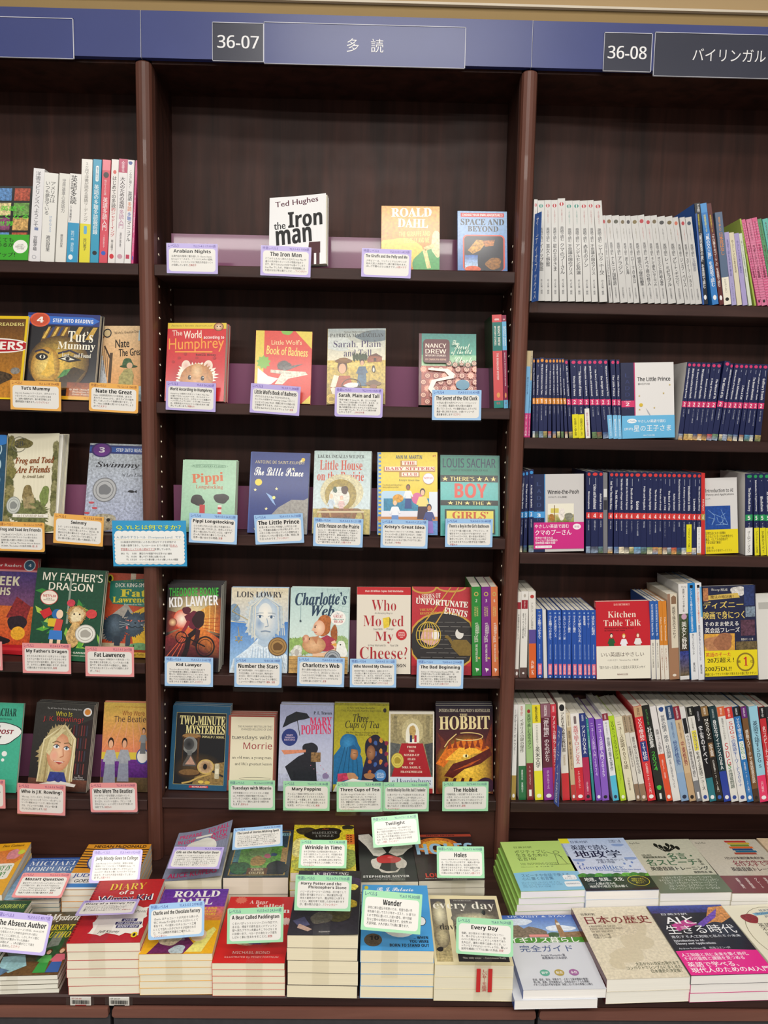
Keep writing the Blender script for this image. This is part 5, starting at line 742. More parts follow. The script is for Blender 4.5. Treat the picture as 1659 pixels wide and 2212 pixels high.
# bay beside it, towards the picture edge
B('green-banded black paperback of small cover pictures on the top shelf', (-62, 561), (62, 563), (-46, 402), (70, 402), L1, A['tanoshii'], '181a1c', .012, 0, Y0=.012)
B('yellow-bordered reader with a brown cover and red word panel', (-82, 861), (44, 862), (-62, 683), (63, 682), L2, A['yellowedge'], 'e8c41c', .005, 0)
B('black reader with a golden pharaoh mask under a blue arrow band', (42, 863), (203.8, 865), (64.5, 674), (214.7, 681.8), L2, A['gold'], '14121c', .007, 2)
B('peach picture book with a small figure in a deerstalker hat, partly behind the post', (197, 864), (320, 867), (211.4, 706), (332, 702), L2, A['detective'], 'e8bc84', .008, 0, Y0=.045)
B('dark blue patterned picture book, just its edge in view beside the pond-scene reader', (-112, 1148), (3, 1150), (-98, 940), (16, 938), L3, A['bluedeco'], '1a4a68', .006, 0)
B('cream reader with a curling cover and a mossy pond scene', (-1, 1150), (124, 1152), (20, 939), (136, 936), L3, A['pond'], 'e8e2c8', .004, 6, bend=(.012, 2.0), copylabel='thin cream page block, {} of the copies fanned behind the mossy pond reader', pages='f0eee6')
B('grey-blue reader with a silver seal and a small black fish', (178, 1153), (312, 1156), (197, 958), (325, 960), L3, A['fish'], 'b0b8c8', .006, 0, Y0=.045)
B('red-topped reader with orange ancient scenery at the picture edge', (-68, 1427), (62, 1428), (-40, 1206), (84, 1206), L4, A['myths'], 'b8202a', .005, 1, Y0=.062)
B('dark green paperback of jungle plants with a silver seal', (58, 1428), (209, 1430), (83.5, 1228.5), (229, 1233), L4, A['jungle'], '1c4a34', .007, 1)
B('rust-red paperback with a fat blue-grey cat beneath a teal panel', (211, 1428), (328, 1430), (231.6, 1239), (338, 1239), L4, A['cat'], 'b84a2c', .007, 0, Y0=.045)
B('mint green paperback with a white thought bubble at the picture edge', (-82, 1703), (32, 1704), (-62, 1518), (54, 1518), L5, A['bubble'], '45b292', .008, 0, Y0=Y5-.01)
B('black biography paperback with a cartoon blonde woman', (58, 1712), (182, 1713), (80.5, 1520), (208, 1520), L5, A['portrait'], '2c2a28', .008, 2, Y0=Y5)
B('orange and purple biography paperback with a cartoon pop band', (214, 1708), (332, 1708), (227, 1518), (342, 1518), L5, A['band'], 'e0885c', .008, 1, Y0=Y5)
# far bay, face-out among the spines
B('white and navy reader with a light blue paper band, face-out on the second shelf', (1345, 948), (1459, 949), (1339, 783), (1453, 783), ZRT[1], A['level2'], '1a2148', .008, 0, Y0=.012, spine='1a2148', lean=.03)
B('white and navy reader with a magenta paper band, face-out on the third shelf', (1153, 1193), (1263, 1194), (1152, 1024), (1259, 1024), ZRT[2], A['level3'], '1c2850', .008, 0, Y0=.014, lean=.03)
B('pale grey reader with a yellow paper band and blue network picture', (1523, 1199), (1599, 1199), (1523, 1032), (1587, 1032), ZRT[2], A['ai'], 'dad8d6', .008, 0, Y0=.02, lean=.03)
B('red and cream paperback with three cartoon people, face-out on the fourth shelf', (1290, 1469), (1408, 1469), (1286, 1298), (1401, 1299), ZRT[3], A['kitchen'], 'c41f2c', .014, 0, Y0=.006, lean=.04)
B('navy phrase book with gold lettering and a yellow paper band', (1523, 1467), (1640, 1467), (1518, 1265), (1628, 1265), ZRT[3], A['phrases'], '202444', .014, 0, Y0=.008, lean=.04)
B('white screenplay book standing half out of frame beyond the navy phrase book', (1641, 1469), (1755, 1470), (1630, 1282), (1742, 1280), ZRT[3], A['script'], 'dcdad4', .016, 0, Y0=.014, lean=.04)

# ------------------------------------------------------------------ spine-out books
# top shelf beside the middle post
ZA = (0, 300, 3.95)
spines(ZA, L1, 1040, [
 (290, 248, 342, 250, 'tall white paperback with grey lettering, first spine beside the green-banded book', 'e9e8ea', [jp('洋書ラビリンスへようこそ', .03, .62, '4a4a52', .22, .7, 'Jv'), jp('宮脇孝雄', .72, .88, '4a4a52', .3, .66, 'J+v'), ('r', .35, .63, .7, .66, '7a8ab0'), ('o', .45, .95, .2, .02, .04, '9a9aa2')]),
 (382, 345, 462, 287, 'thick white paperback with black and blue lettering, second spine from the green-banded book', 'ebeae4', [jp('アメリカは', .1, .33, '2a2a30', .5, .85, 'Jv'), jp('いつも夢見ている', .1, .47, '2a2a30', .12, .45, 'Jv'), jp('はじめてのアメリカ', .48, .66, '7a9ac8', .5, .7, 'Jv'), jp('渡辺由佳里', .7, .88, '3a3a40', .34, .64, 'J+v')]),
 (510, 472, 562, 293, 'white paperback with grey lettering between the blue-lettered and the cyan-footed spines', 'e8e6de', [jp('世界基準の英語力', .06, .44, '5a5a60', .3, .66, 'Jv'), jp('細田真由美', .68, .83, '5a5a60', .38, .62, 'J+v')]),
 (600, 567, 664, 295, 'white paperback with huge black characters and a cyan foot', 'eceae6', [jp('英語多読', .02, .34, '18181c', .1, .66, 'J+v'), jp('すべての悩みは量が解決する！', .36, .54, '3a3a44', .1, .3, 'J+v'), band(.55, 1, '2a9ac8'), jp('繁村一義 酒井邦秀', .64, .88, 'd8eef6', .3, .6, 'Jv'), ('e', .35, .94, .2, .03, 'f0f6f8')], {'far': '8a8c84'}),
 (700, 675, 765, 172, 'tallest white paperback with a yellow lower third', 'ece9e2', [jp('１ヶ月で洋書が読める英語リーディング', .03, .6, '4a4440', .3, .7, 'Jv'), band(.62, 1, 'e6dc2c'), ('rr', .36, .64, .66, .72, .12, '6ab0d8'), jp('谷口恵子', .76, .88, '3a3a20', .34, .66, 'J+v')]),
 (798, 770, 840, 175, 'bright cyan paperback with white lettering', '2a9cc0', [('rr', .34, .06, .7, .21, .15, 'eef4f6'), jp('電子版付き', .075, .2, '2a7a98', .4, .64, 'J+v'), jp('英語の多聴多読最前線', .24, .72, 'eef6f8', .2, .78), dot(.9, '10141c', .28)]),
 (877, 845, 914, 178, 'coral red paperback with a black disc near its top', 'd8485a', [jp('英語多読入門', .36, .68, 'f6ecec', .22, .8), band(0, .1, 'e87a88'), ('e', .5, .145, .34, .028, '2a2024'), jp('めざせ１００万語', .19, .34, 'f2d8da', .3, .6, 'J+v'), jp('上田敦子', .72, .85, 'f2d8da', .4, .62, 'Jv'), dot(.9, '2a5ac0', .28)]),
 (955, 920, 980, 175, 'white paperback with black and red lettering and a red ball', 'e9e4e0', [jp('はじめての多読', .16, .46, '2a2424', .2, .8), jp('的シャドーイング', .46, .74, 'c23040', .22, .78), dot(.12, 'd85a50', .24), jp('岡山陽子', .77, .88, '3a3434', .35, .65), dot(.93, 'd02030', .32)]),
 (1018, 983, 1057, 170, 'white paperback with a maroon top block and pink ball', 'e8e5e4', [band(0, .13, 'b82a5a'), jp('人生を変える', .02, .12, 'f4e0e8', .3, .7), jp('大人のための英語', .17, .47, '3a2a34', .22, .78), jp('多読入門', .48, .66, 'c08aa8', .22, .8), jp('酒井邦秀', .7, .84, '4a4048', .4, .62), dot(.93, 'c89aa8', .3)]),
 (1093, 1060, 1116, 180, 'white paperback with black, orange and blue lettering', 'eae8e6', [('b', .4, .03, .3, .02, '2a4a9a', 3), jp('こんなに効く！', .1, .27, '2a2a34', .3, .68), jp('英語', .3, .39, '22222a', .2, .8), jp('多読', .4, .49, 'e07a3a', .2, .8), jp('多聴', .5, .58, '3a6ac0', .2, .8), jp('マニュアル', .59, .78, '22222a', .2, .8), ('r', .2, .91, .75, .95, 'c02a50')]),
 (1158, 1120, 1176, 185, 'magenta paperback pressed against the post', 'd83a80', [jp('やさしい洋書ガイド', .33, .7, 'f6e4ee', .2, .76), jp('佐藤まりあ', .74, .88, 'f6e4ee', .3, .6), dot(.94, '3a4ab0', .3)]),
], D=.14, group='language guides on the top shelf')

# top shelf of the far bay
ZB = (1130, 400, 3.136)
tw = ['イソップ物語', 'イソップ物語', '美女と野獣', '星の王子さま', 'クマのプーさん', '不思議の国のアリス', 'アンデルセン名作選', '赤毛のアン', '不思議の国のアリス', 'シャーロック・ホームズ']
tb = [50, 103, 148, 197, 248, 303, 358, 412, 465, 518, 574]; tt = [72, 95, 145, 190, 235, 285, 335, 385, 435, 478]; tv = [98, 105, 103, 103, 92, 108, 107, 108, 105, 110]
rows = []
for i in range(10):
    ic = '2a8a7a' if i in (1, 5, 6) else 'b02a34'
    rows.append((tt[i], tb[i], tb[i+1], tv[i], '%s of the ten taller white paperbacks, counted from the post' % ORD[i], 'cfceca', [('e', .5, .055, .3, .018, ic), ('l', [(.5, .04), (.5, .07)], .12, 'f0e8e8'), jp('ＩＢＣ対訳ライブラリー', .1, .24, 'b04a50' if i not in (1, 5, 6) else '3a8a80', .4, .62, 'Jv'), jp('英語で読む', .27, .41, '22222a', .26, .74), jp(tw[i], .43, .43+min(.3, .045*len(tw[i])), '1a1a20', .2, .8), jp('井上久美・解説', .78, .93, '4a4a50', .36, .66, 'Jv')]))
TOP = [r_+({'Y': -.006, 'group': 'taller white paperbacks on the top shelf'},) for r_ in rows]
mw = ['シェイクスピア四大悲劇', 'ナルニア国物語', 'アラジン', '老人と海', 'ローマの休日', '怪盗ルパン傑作短編集', 'オペラ座の怪人', 'そして誰もいなくなった', 'オリエント急行殺人事件', 'レ・ミゼラブル', 'グレート・ギャツビー', 'ジェフ・ベゾス', 'スティーブ・ジョブズ', '五輪書']
mt = [532, 557, 600, 650, 690, 727, 775, 822, 862, 907, 960, 1012, 1060, 1098]; mbt = [583, 613, 660, 710, 752, 798, 848, 893, 935, 985, 1043, 1098, 1135, 1170, 1213]; mv = [208, 208, 210, 212, 212, 213, 207, 214, 210, 218, 218, 222, 222, 222]
rows = []
for i in range(14):
    ic = ('b02a34', '7a5a2a', '4a4a3a', '6a5a3a', '3a3438', '7a6a3a', 'b02a34', 'b02a34', '6a5a3a', '3a3a3a', '6a5a2a', 'c86a50', 'b02a34', '3a4a5a')[i]
    rows.append((mt[i], mbt[i], mbt[i+1], mv[i], '%s of the shorter white paperbacks, counted from the taller white ones' % ORD[i], 'cac9c6', [('e', .5, .07, .3, .022, ic), jp('ＩＢＣ対訳ライブラリー', .14, .28, ic, .42, .62, 'Jv'), jp('英語で読む', .31, .45, '2a2a30', .28, .72), jp(mw[i], .47, .47+min(.33, .05*len(mw[i])), '22222a' if i < 13 else '8a8a94', .24, .78), jp('出水田隆文', .82, .95, '4a4a50', .38, .64, 'Jv')]))
TOP += [r_+({'group': 'shorter white paperbacks on the top shelf'},) for r_ in rows]
TOP += [
 (1160, 1215, 1278, 125, 'thick navy and black paperback with yellow and white lettering, its blue cover in view', '14161f', [('r', 0, 0, .3, 1, '2a5aa8'), band(0, .1, '181a20'), jp('音声ＣＤ＋電子書籍版付き', .01, .09, 'e8e8e8', .4, .85, 'J+v'), jp('宮沢賢治原文英訳シリーズ１', .11, .28, 'e8d83a', .42, .66, 'J+v'), jp('『銀河鉄道の夜』を英語で読む', .3, .84, 'f2f2f2', .38, .84), ('e', .6, .93, .25, .024, 'e8e8e8')], {'side': '2a62b4'}),
 (1199, 1283, 1326, 128, 'bright blue paperback with white lettering beside the thick navy one', '2f7cc4', [jp('宮沢賢治原文英訳シリーズ３', .11, .28, 'e8e04a', .3, .66, 'J+v'), jp('『風の又三郎』を英語で読む', .3, .82, 'f2f6fa', .22, .8), band(0, .09, '4a94d4'), ('e', .5, .93, .28, .024, 'f0f0f0')]),
 (1243, 1331, 1362, 128, 'dark red paperback with yellow and white lettering', '5a1c1c', [jp('宮沢賢治原文英訳シリーズ２', .11, .28, 'e8c83a', .3, .66, 'J+v'), jp('『セロ弾きのゴーシュ』を英語で読む', .3, .82, 'f2e8e0', .25, .78), ('e', .5, .93, .28, .024, 'f0f0f0')]),
 (1299, 1362, 1413, 188, 'slate paperback with orange lettering and a cream foot', '566a86', [jp('英語で楽しむ', .05, .2, 'e09a4a', .35, .65), jp('日本昔ばなし', .22, .46, 'e08a3a', .25, .8), band(.7, 1, 'ece6d4'), jp('カルラヴァルテン', .72, .87, '3a3a34', .3, .64, 'Jv'), dot(.94, '1a1a1a', .26)]),
 (1362, 1415, 1450, 322, 'short lilac paperback, first of the two lilac ones', 'a8a0cc', [jp('英語で読む日本の神話', .1, .6, '4a4a8a', .3, .7, 'J+v'), jp('ジャパンタイムズ', .7, .95, '3a3a6a', .36, .64, 'Jv')]),
 (1394, 1451, 1488, 325, 'short cream paperback between the two lilac ones', 'ddd4b8', [jp('やさしい日本昔話', .1, .55, '5a4a2a', .3, .7, 'J+v')]),
 (1428, 1489, 1528, 330, 'short lilac paperback, second of the two lilac ones', 'ab9fd0', [jp('やさしい日本の歴史', .1, .55, '4a4a8a', .3, .7, 'J+v')]),
 (1461, 1529, 1567, 330, 'short off-white paperback with green lettering', 'd6dccc', [jp('やさしい英語で読む', .1, .6, '4a6a3a', .3, .7, 'J+v')]),
 (1466, 1568, 1590, 230, 'lime green taller paperback standing behind the short pastel ones', 'a4bc4a', [jp('オセロの英語', .06, .4, '3a4a1a', .25, .8)], {'side': 'b0c45a'}),
]
rows = []
for i, (a, b, c, v, base, lab) in enumerate([(1478, 1591, 1617, 237, 'd86a94', 'first of three striped pink paperbacks on the top shelf'), (1510, 1618, 1656, 235, 'd87a9c', 'second of three striped pink paperbacks on the top shelf'), (1549, 1657, 1697, 226, 'd8668e', 'third of three striped pink paperbacks on the top shelf'), (1586, 1698, 1726, 233, '5a9a6a', 'mid green paperback after the three striped pink ones'), (1620, 1727, 1765, 233, '6ac0b4', 'teal paperback at the picture edge after the mid green one')]):
    rows.append((a, b, c, v, lab, base, [('r', 0, .05+.03*j, 1, .06+.03*j, 'e48aac' if i < 3 else base) for j in range(30)]+[jp('ちょっとくわしい', .04, .24, '7a2a4a', .3, .6, 'J+v'), jp('ラダーシリーズ英語', .3, .68, '6a1a3a', .25, .7), dot(.95, '2a1a20', .2)]))
spines(ZB, ZRT[0], 800, TOP+rows, Y=0.0, D=.15, group='coloured paperbacks on the top shelf')

# navy graded readers on the second and third shelves
def ladder(n, c, title, jt, pic, k=.3):
    r = random.Random(title)
    it = [('e', .55, .035, .34, .02, c), ('r', .62, .08, .68, .08+.1*r.random(), 'c8ccd8')]
    L = min(.38, .012*len(title)+.06)
    it += [en(title, .46-L, .46, 'eeeef2', .3, .74), ('r', 0, .5, 1, .575, c), t(str(n), .32, .515, .7, .565, 'f6f2f2', 'B'), jp(jt, .6, .6+min(.26, .02*len(jt)), 'd0d4e0', .42, .66, 'Jv')]
    it += [('g', 0, .92, 1, 1, pic+'~7', r.choice(('e0d8c0~7', '8a9ab0~7', 'c8a060~7', '5a6a4a~7')))]
    return it
ZD = (1130, 740, 3.136); NAVY = '1c2450'; OR, PK, BL, RD, GN = 'e8963a', 'd83a70', '3f92d4', 'd83c3a', '2a9a5a'
JT = ['エジソン・ストーリー', 'ガンジー・ストーリー', 'アンデルセン名作選', 'グリム傑作選', '美女と野獣', '日本昔話１', '日本昔話２', '天の川', '花咲か爺さん', '浦島太郎', '人体の不思議', '宇宙の不思議', '恋と仕事', '源氏物語', 'アンネの日記', 'ライト兄弟', 'サンテグジュペリ', '星の王子さま', '星の王子さま', '星の王子さま', 'シンデレラ', '白雪姫', 'Ｏ・ヘンリー傑作集', 'ピノキオの冒険', 'ロミオとジュリエット', 'フランダースの犬', 'オズの魔法使い', 'オズの魔法使い', '不思議の国のアリス', '怪談', 'アリスの冒険', 'わがはいは猫である', 'ハックルベリー', '注文の多い料理店', 'ジキル博士とハイド氏', 'ガリバー旅行記', 'ロビンソン・クルーソー']
ET = ['The Thomas Edison Story', 'The Gandhi Story', "The Best of Andersen's Fairy Tales", "The Best of Grimm's Fairy Tales", 'Beauty and the Beast', 'Long-ago Stories of Japan 1', 'Long-ago Stories of Japan 2', 'Stories from the Galaxy', 'Diving Bells', 'Sun, the Wind', 'Life, the Earth, and Space', 'Thirty-Six Views', 'The Wonders of Nature', 'Hippocrates, Love and Work', 'Jesus, Buddha, and Muhammad', 'The Story of Anne Frank', 'The Wright Story', 'The Antoine de Saint-Exupery Story', 'The Little Prince', 'The Little Prince', 'Cinderella & Sleeping Beauty', 'Snow White and the Seven Dwarfs', "O. Henry's American Scenes", 'The Adventures of Pinocchio', 'Romeo and Juliet', 'A Dog of Flanders', 'The Wizard of Oz', 'The Wizard of Oz', "Alice's Adventures in Wonderland", 'Short Stories of Kenji Miyazawa', "Alice's Adventures", 'I Am a Cat', 'Huckleberry Finn', 'The Seven Mountains', 'Dr. Jekyll and Mr. Hyde', "Gulliver's Travels", 'Robinson Crusoe']
PIC = ['8aa0b8', '3a3a4a', '5a7a8a', 'b8a060', 'c0483a', '4a6a9a', 'd8c890', '6a8a5a', '8a5a4a', '2a4a7a', 'e0d0b0', '5a9ac0', 'c8883a', 'a8b0c0']
p = [(0, 2, 30, 56, '')]
rows = [(2, 3, 33, 56, 'blue and pink spined book squeezed behind the post on the second shelf', '7ab4e0', [band(0, .18, 'c8b48a'), band(.72, 1, 'd0347c'), jp('ラダーシリーズ入門編', .74, .98, 'f6e8f0', .25, .7), jp('星の王子さま', .3, .5, '3a5a8a', .3, .7)]),
        (31, 34, 62, 56, 'tan, blue and pink spine starting the row of navy readers on the second shelf', '74b0dc', [band(0, .34, 'c0b090'), en('STEP ladder', .06, .26, '5a5444'), band(.72, 1, 'd0347c'), jp('オー・ヘンリー傑作選', .36, .66, '2a3a5a', .3, .7), jp('ラダーシリーズ入門編', .74, .98, 'f6e8f0', .25, .7)])]
t1 = [65, 90, 113, 145, 172, 195, 218, 240, 258]; b1 = [64, 80, 106, 136, 168, 200, 230, 258, 284, 310]
for i in range(9):
    rows.append((t1[i], b1[i], b1[i+1], 108-(5 if i == 2 else 0), '%s navy reader with an orange number block on the second shelf' % ORD[i], NAVY, ladder(1, OR, ET[i], JT[i], PIC[i])))
t2 = [278, 318, 360, 400, 433, 466, 500, 540, 590, 628]; b2 = [311, 337, 378, 424, 468, 502, 542, 580, 612, 644, 668]
obi = {1: ('e6dc20', '生命と宇宙', .695), 2: ('e6dc20', '自然のふしぎ', .695), 3: ('e8e6e2', '恋と仕事の英語', .62), 7: ('7cc0ea', 'サンテグジュペリ', .7), 8: ('7cc0ea', '星の王子さま', .7), 9: ('7cc0ea', '星の王子さま', .7)}
for i in range(10):
    it = ladder(2, PK, ET[10+i], JT[10+i], PIC[i+3]); lb = '%s navy reader with a pink number block before the face-out navy and white one' % ORD[i]
    if i in obi:
        c, s, y0 = obi[i]; it += [band(y0, 1, c), jp(s, y0+.05, .97, 'b03a5a' if i == 3 else ('2a2a10' if i < 3 else 'f4f8fa'), .3, .7)]
        lb = {1: 'navy reader with pink number block and yellow paper band, first yellow-banded one', 2: 'navy reader with pink number block and yellow paper band, second yellow-banded one', 3: 'navy reader with pink number block and white paper band with red lettering', 7: 'navy reader with sky-blue paper band, first of three on the second shelf', 8: 'navy reader with sky-blue paper band, second of three on the second shelf', 9: 'navy reader with sky-blue paper band touching the face-out navy and white one'}[i]
    rows.append((t2[i], b2[i], b2[i+1], 118, lb, NAVY, it))
t3 = [1114, 1144, 1175, 1210, 1243, 1278, 1311, 1366, 1403, 1434, 1466, 1499, 1530, 1561, 1597, 1622]; b3 = [1048, 1083, 1113, 1145, 1176, 1206, 1240, 1275, 1322, 1345, 1380, 1417, 1458, 1494, 1530, 1566, 1606]
for i in range(16):
    rows.append((t3[i], b3[i], b3[i+1], 125 if i == 7 else 133+i, '%s navy reader with a pink number block after the face-out navy and white one' % ORD[i], NAVY, ladder(2, PK, ET[(20+i) % 37], JT[(20+i) % 37], PIC[(i*3) % 14]), {'side': 'd8d6d2'} if i == 0 else {}))
spines(ZD, ZRT[1], 650, rows, Y=.012, D=.13, group='navy graded readers on the second shelf')
ZE = (1110, 1000, 3.022)
E4 = ['Metamorphosis', 'Crime and Punishment', 'Animal Farm', 'And Then There Were None', 'The ABC Murders', 'The Murder of Roger Ackroyd', 'Murder on the Orient Express', 'Death on the Nile', 'Gone', 'Pride and Prejudice', 'Wuthering Heights', 'The Great Gatsby', 'The Tale of Genji', 'Japan FAQ', 'The Book of Tea', 'Rainy Season', 'The Criminal History of a Genius', 'A History of Kansai', 'Introduction to SDGs', 'Lincoln', 'The Steve Jobs Story', 'The Elon Musk Story']
rows = [(45, 35, 61, 56, 'first navy reader with a light blue number block beside the post on the third shelf', NAVY, ladder(3, BL, 'The Canterville Ghost', 'カンタービルの幽霊', PIC[1])), (65, 62, 95, 52, 'second navy reader with a light blue number block on the third shelf', NAVY, ladder(3, BL, 'The Sign of the Four', '四つの署名', PIC[9])), (97, 96, 129, 45, 'third navy reader with a light blue number block on the third shelf', NAVY, ladder(3, BL, 'A Study in Scarlet', '緋色の研究', PIC[7]))]
b4 = [470, 503, 551, 583]; t4 = [475, 505, 552]
for i in range(3): rows.append((t4[i], b4[i], b4[i+1], 57, '%s navy reader with a red number block right after the magenta-banded one' % ORD[i], NAVY, ladder(4, RD, E4[i], JT[i*5+3], PIC[i])))
rows.append((583, 584, 612, 66, 'grey backed reader turned the wrong way among the red-numbered navy ones', '7c7c80', [('r', .1, .2, .9, .3, 'd8d8d8'), ('r', .1, .34, .9, .46, '3a3a40')]))
b5 = [612, 653, 685, 718, 752, 783, 828, 868, 905, 940, 970, 1000, 1028, 1062, 1094, 1126, 1160, 1194, 1222]
t5 = [622, 654, 685, 721, 754, 785, 832, 870, 907, 943, 970, 1000, 1028, 1062, 1095, 1127, 1164, 1195]
for i in range(18):
    it = ladder(4, RD, E4[3+i], JT[(i*7+4) % 37], PIC[(i*5) % 14]); lb = '%s of eighteen red-numbered navy readers in a row on the third shelf' % ORD[i]
    if i == 15: it += [band(.63, .97, 'e6dc20'), jp('ＳＤＧｓ入門', .68, .93, '2a2a10', .35, .7)]; lb = 'red-numbered navy reader wearing a yellow paper band on the third shelf'
    if i == 17: it += [band(.66, .98, 'e8e8e6'), jp('スティーブ・ジョブズ', .68, .97, '2a2a2a', .35, .66)]; lb = 'red-numbered navy reader wearing a white paper band beside the all-red spine'
    rows.append((t5[i], b5[i], b5[i+1], 60+i*.5, lb, NAVY, it))
rows.append((1224, 1222, 1246, 68, 'all-red reader spine before the grey network-picture reader on the third shelf', 'd0302e', [en('Bob Dylan', .32, .46, 'f4d8d0'), ('r', 0, .5, 1, .575, 'b09a4a'), t('4', .3, .515, .7, .565, 'f6f2e2', 'B')]))
G5 = ['The Elon Musk Story', 'Introduction to Cryptocurrency', 'Blockchain', 'All About Space', 'Space Travel']
b6 = [1510, 1572, 1611, 1650, 1690, 1730]; t6 = [1512, 1560, 1592, 1630, 1668]
for i in range(5):
    it = ladder(5, GN, G5[i], 'イーロン・マスク', PIC[i*2])
    if i < 4: c, s = [('ecebe8', 'イーロン・マスク'), ('e6dc20', 'ブロックチェーンの未来'), ('e6dc20', '宇宙のすべて'), ('e6dc20', '量子の世界')][i]; it += [band(.66, 1, c), jp(s, .7, .97, '2a2a18', .3, .7)]
    rows.append((t6[i], b6[i], b6[i+1], 72, ['green-numbered navy reader with a white paper band, its pale cover showing', 'green-numbered navy reader with yellow paper band next to the white-banded one', 'second green-numbered navy reader with a yellow paper band', 'third green-numbered navy reader with a yellow paper band at the picture edge', 'green-numbered navy reader without a band beyond the yellow-banded ones'][i], NAVY, it, {'side': 'd6d4d0'} if i == 0 else {}))
spines(ZE, ZRT[2], 592, rows, Y=.014, D=.13, group='navy graded readers on the third shelf')

# fourth shelf of the far bay
ZF = (1100, 1240, 2.968)
rows = [(42, 36, 66, 115, 'white novel with a red stripe beside the post on the fourth shelf', 'e4e0d8', [band(.12, .2, 'a02a34'), jp('不思議の国のアリス', .26, .55, '3a3a3a', .3, .7), band(.9, 1, '6a4a44'), dot(.95, 'ece8e4', .3)]),
 (65, 67, 126, 112, 'white book with a red block and brown foot on the fourth shelf', 'e6e3dc', [('e', .5, .05, .16, .02, 'b8b0a4'), ('r', .06, .1, .94, .2, '9a2430'), jp('父から息子へ', .11, .19, 'f0e4dc', .42, .6), jp('ビジネスマンの父より', .25, .52, '3a3a3a', .55, .76), jp('息子への30通の手紙', .25, .54, '3a3a3a', .24, .45), band(.88, 1, '5a4440'), dot(.945, 'ece8e4', .16)]),
 (124, 128, 173, 113, 'white, violet and orange spined novel on the fourth shelf', 'e2ded6', [dot(.06, 'b8403a', .28), jp('アルジャーノンに花束を', .13, .43, '4a4444', .3, .66, 'Jv'), band(.44, .6, '5c4c96'), band(.6, 1, 'd8622c'), jp('ルビ訳', .8, .89, 'f6e8dc', .25, .75), t('K', .34, .91, .68, .96, 'f2e4d8', 'S')])]
bb = [178, 222, 246, 285, 316, 341, 370, 406, 438, 476, 501, 526, 562]; bt = [174, 212, 246, 280, 309, 340, 370, 400, 433, 468, 494, 518]
bn = ['ライ麦畑でつかまえて', '', 'ライ麦畑でつかまえて', 'ふしぎの国のアリス', 'たのしいムーミン一家', 'たのしいムーミン一家', 'ライオンと魔女', 'ライオンと魔女', 'そして誰もいなくなった', '動物農場', 'チャーリー', '注文の多い料理店']
k = 0
for i in range(12):
    if i == 1:
        rows.append((bt[i], bb[i], bb[i+1], 232, 'white page edges of a reversed book among the royal blue paperbacks', 'dcdcda', [])); continue
    rows.append((bt[i], bb[i], bb[i+1], 228 if i == 0 else 234, '%s royal blue paperback with white lettering and a pink label on the fourth shelf' % ORD[k], '2450a8', [('rr', .3, .03, .7, .055, .2, '9ab8e0'), jp(bn[i], .08, .08+.035*len(bn[i]), 'eef2f8', .22, .78), jp('講談社英語文庫', .5, .72, 'b8ccec', .4, .6, 'Jv'), ('r', .16, .79, .84, .95, 'e06a80'), jp('英語文庫', .81, .94, 'f6dce2', .3, .7), dot(.98, 'd8e0f0', .15)])); k += 1
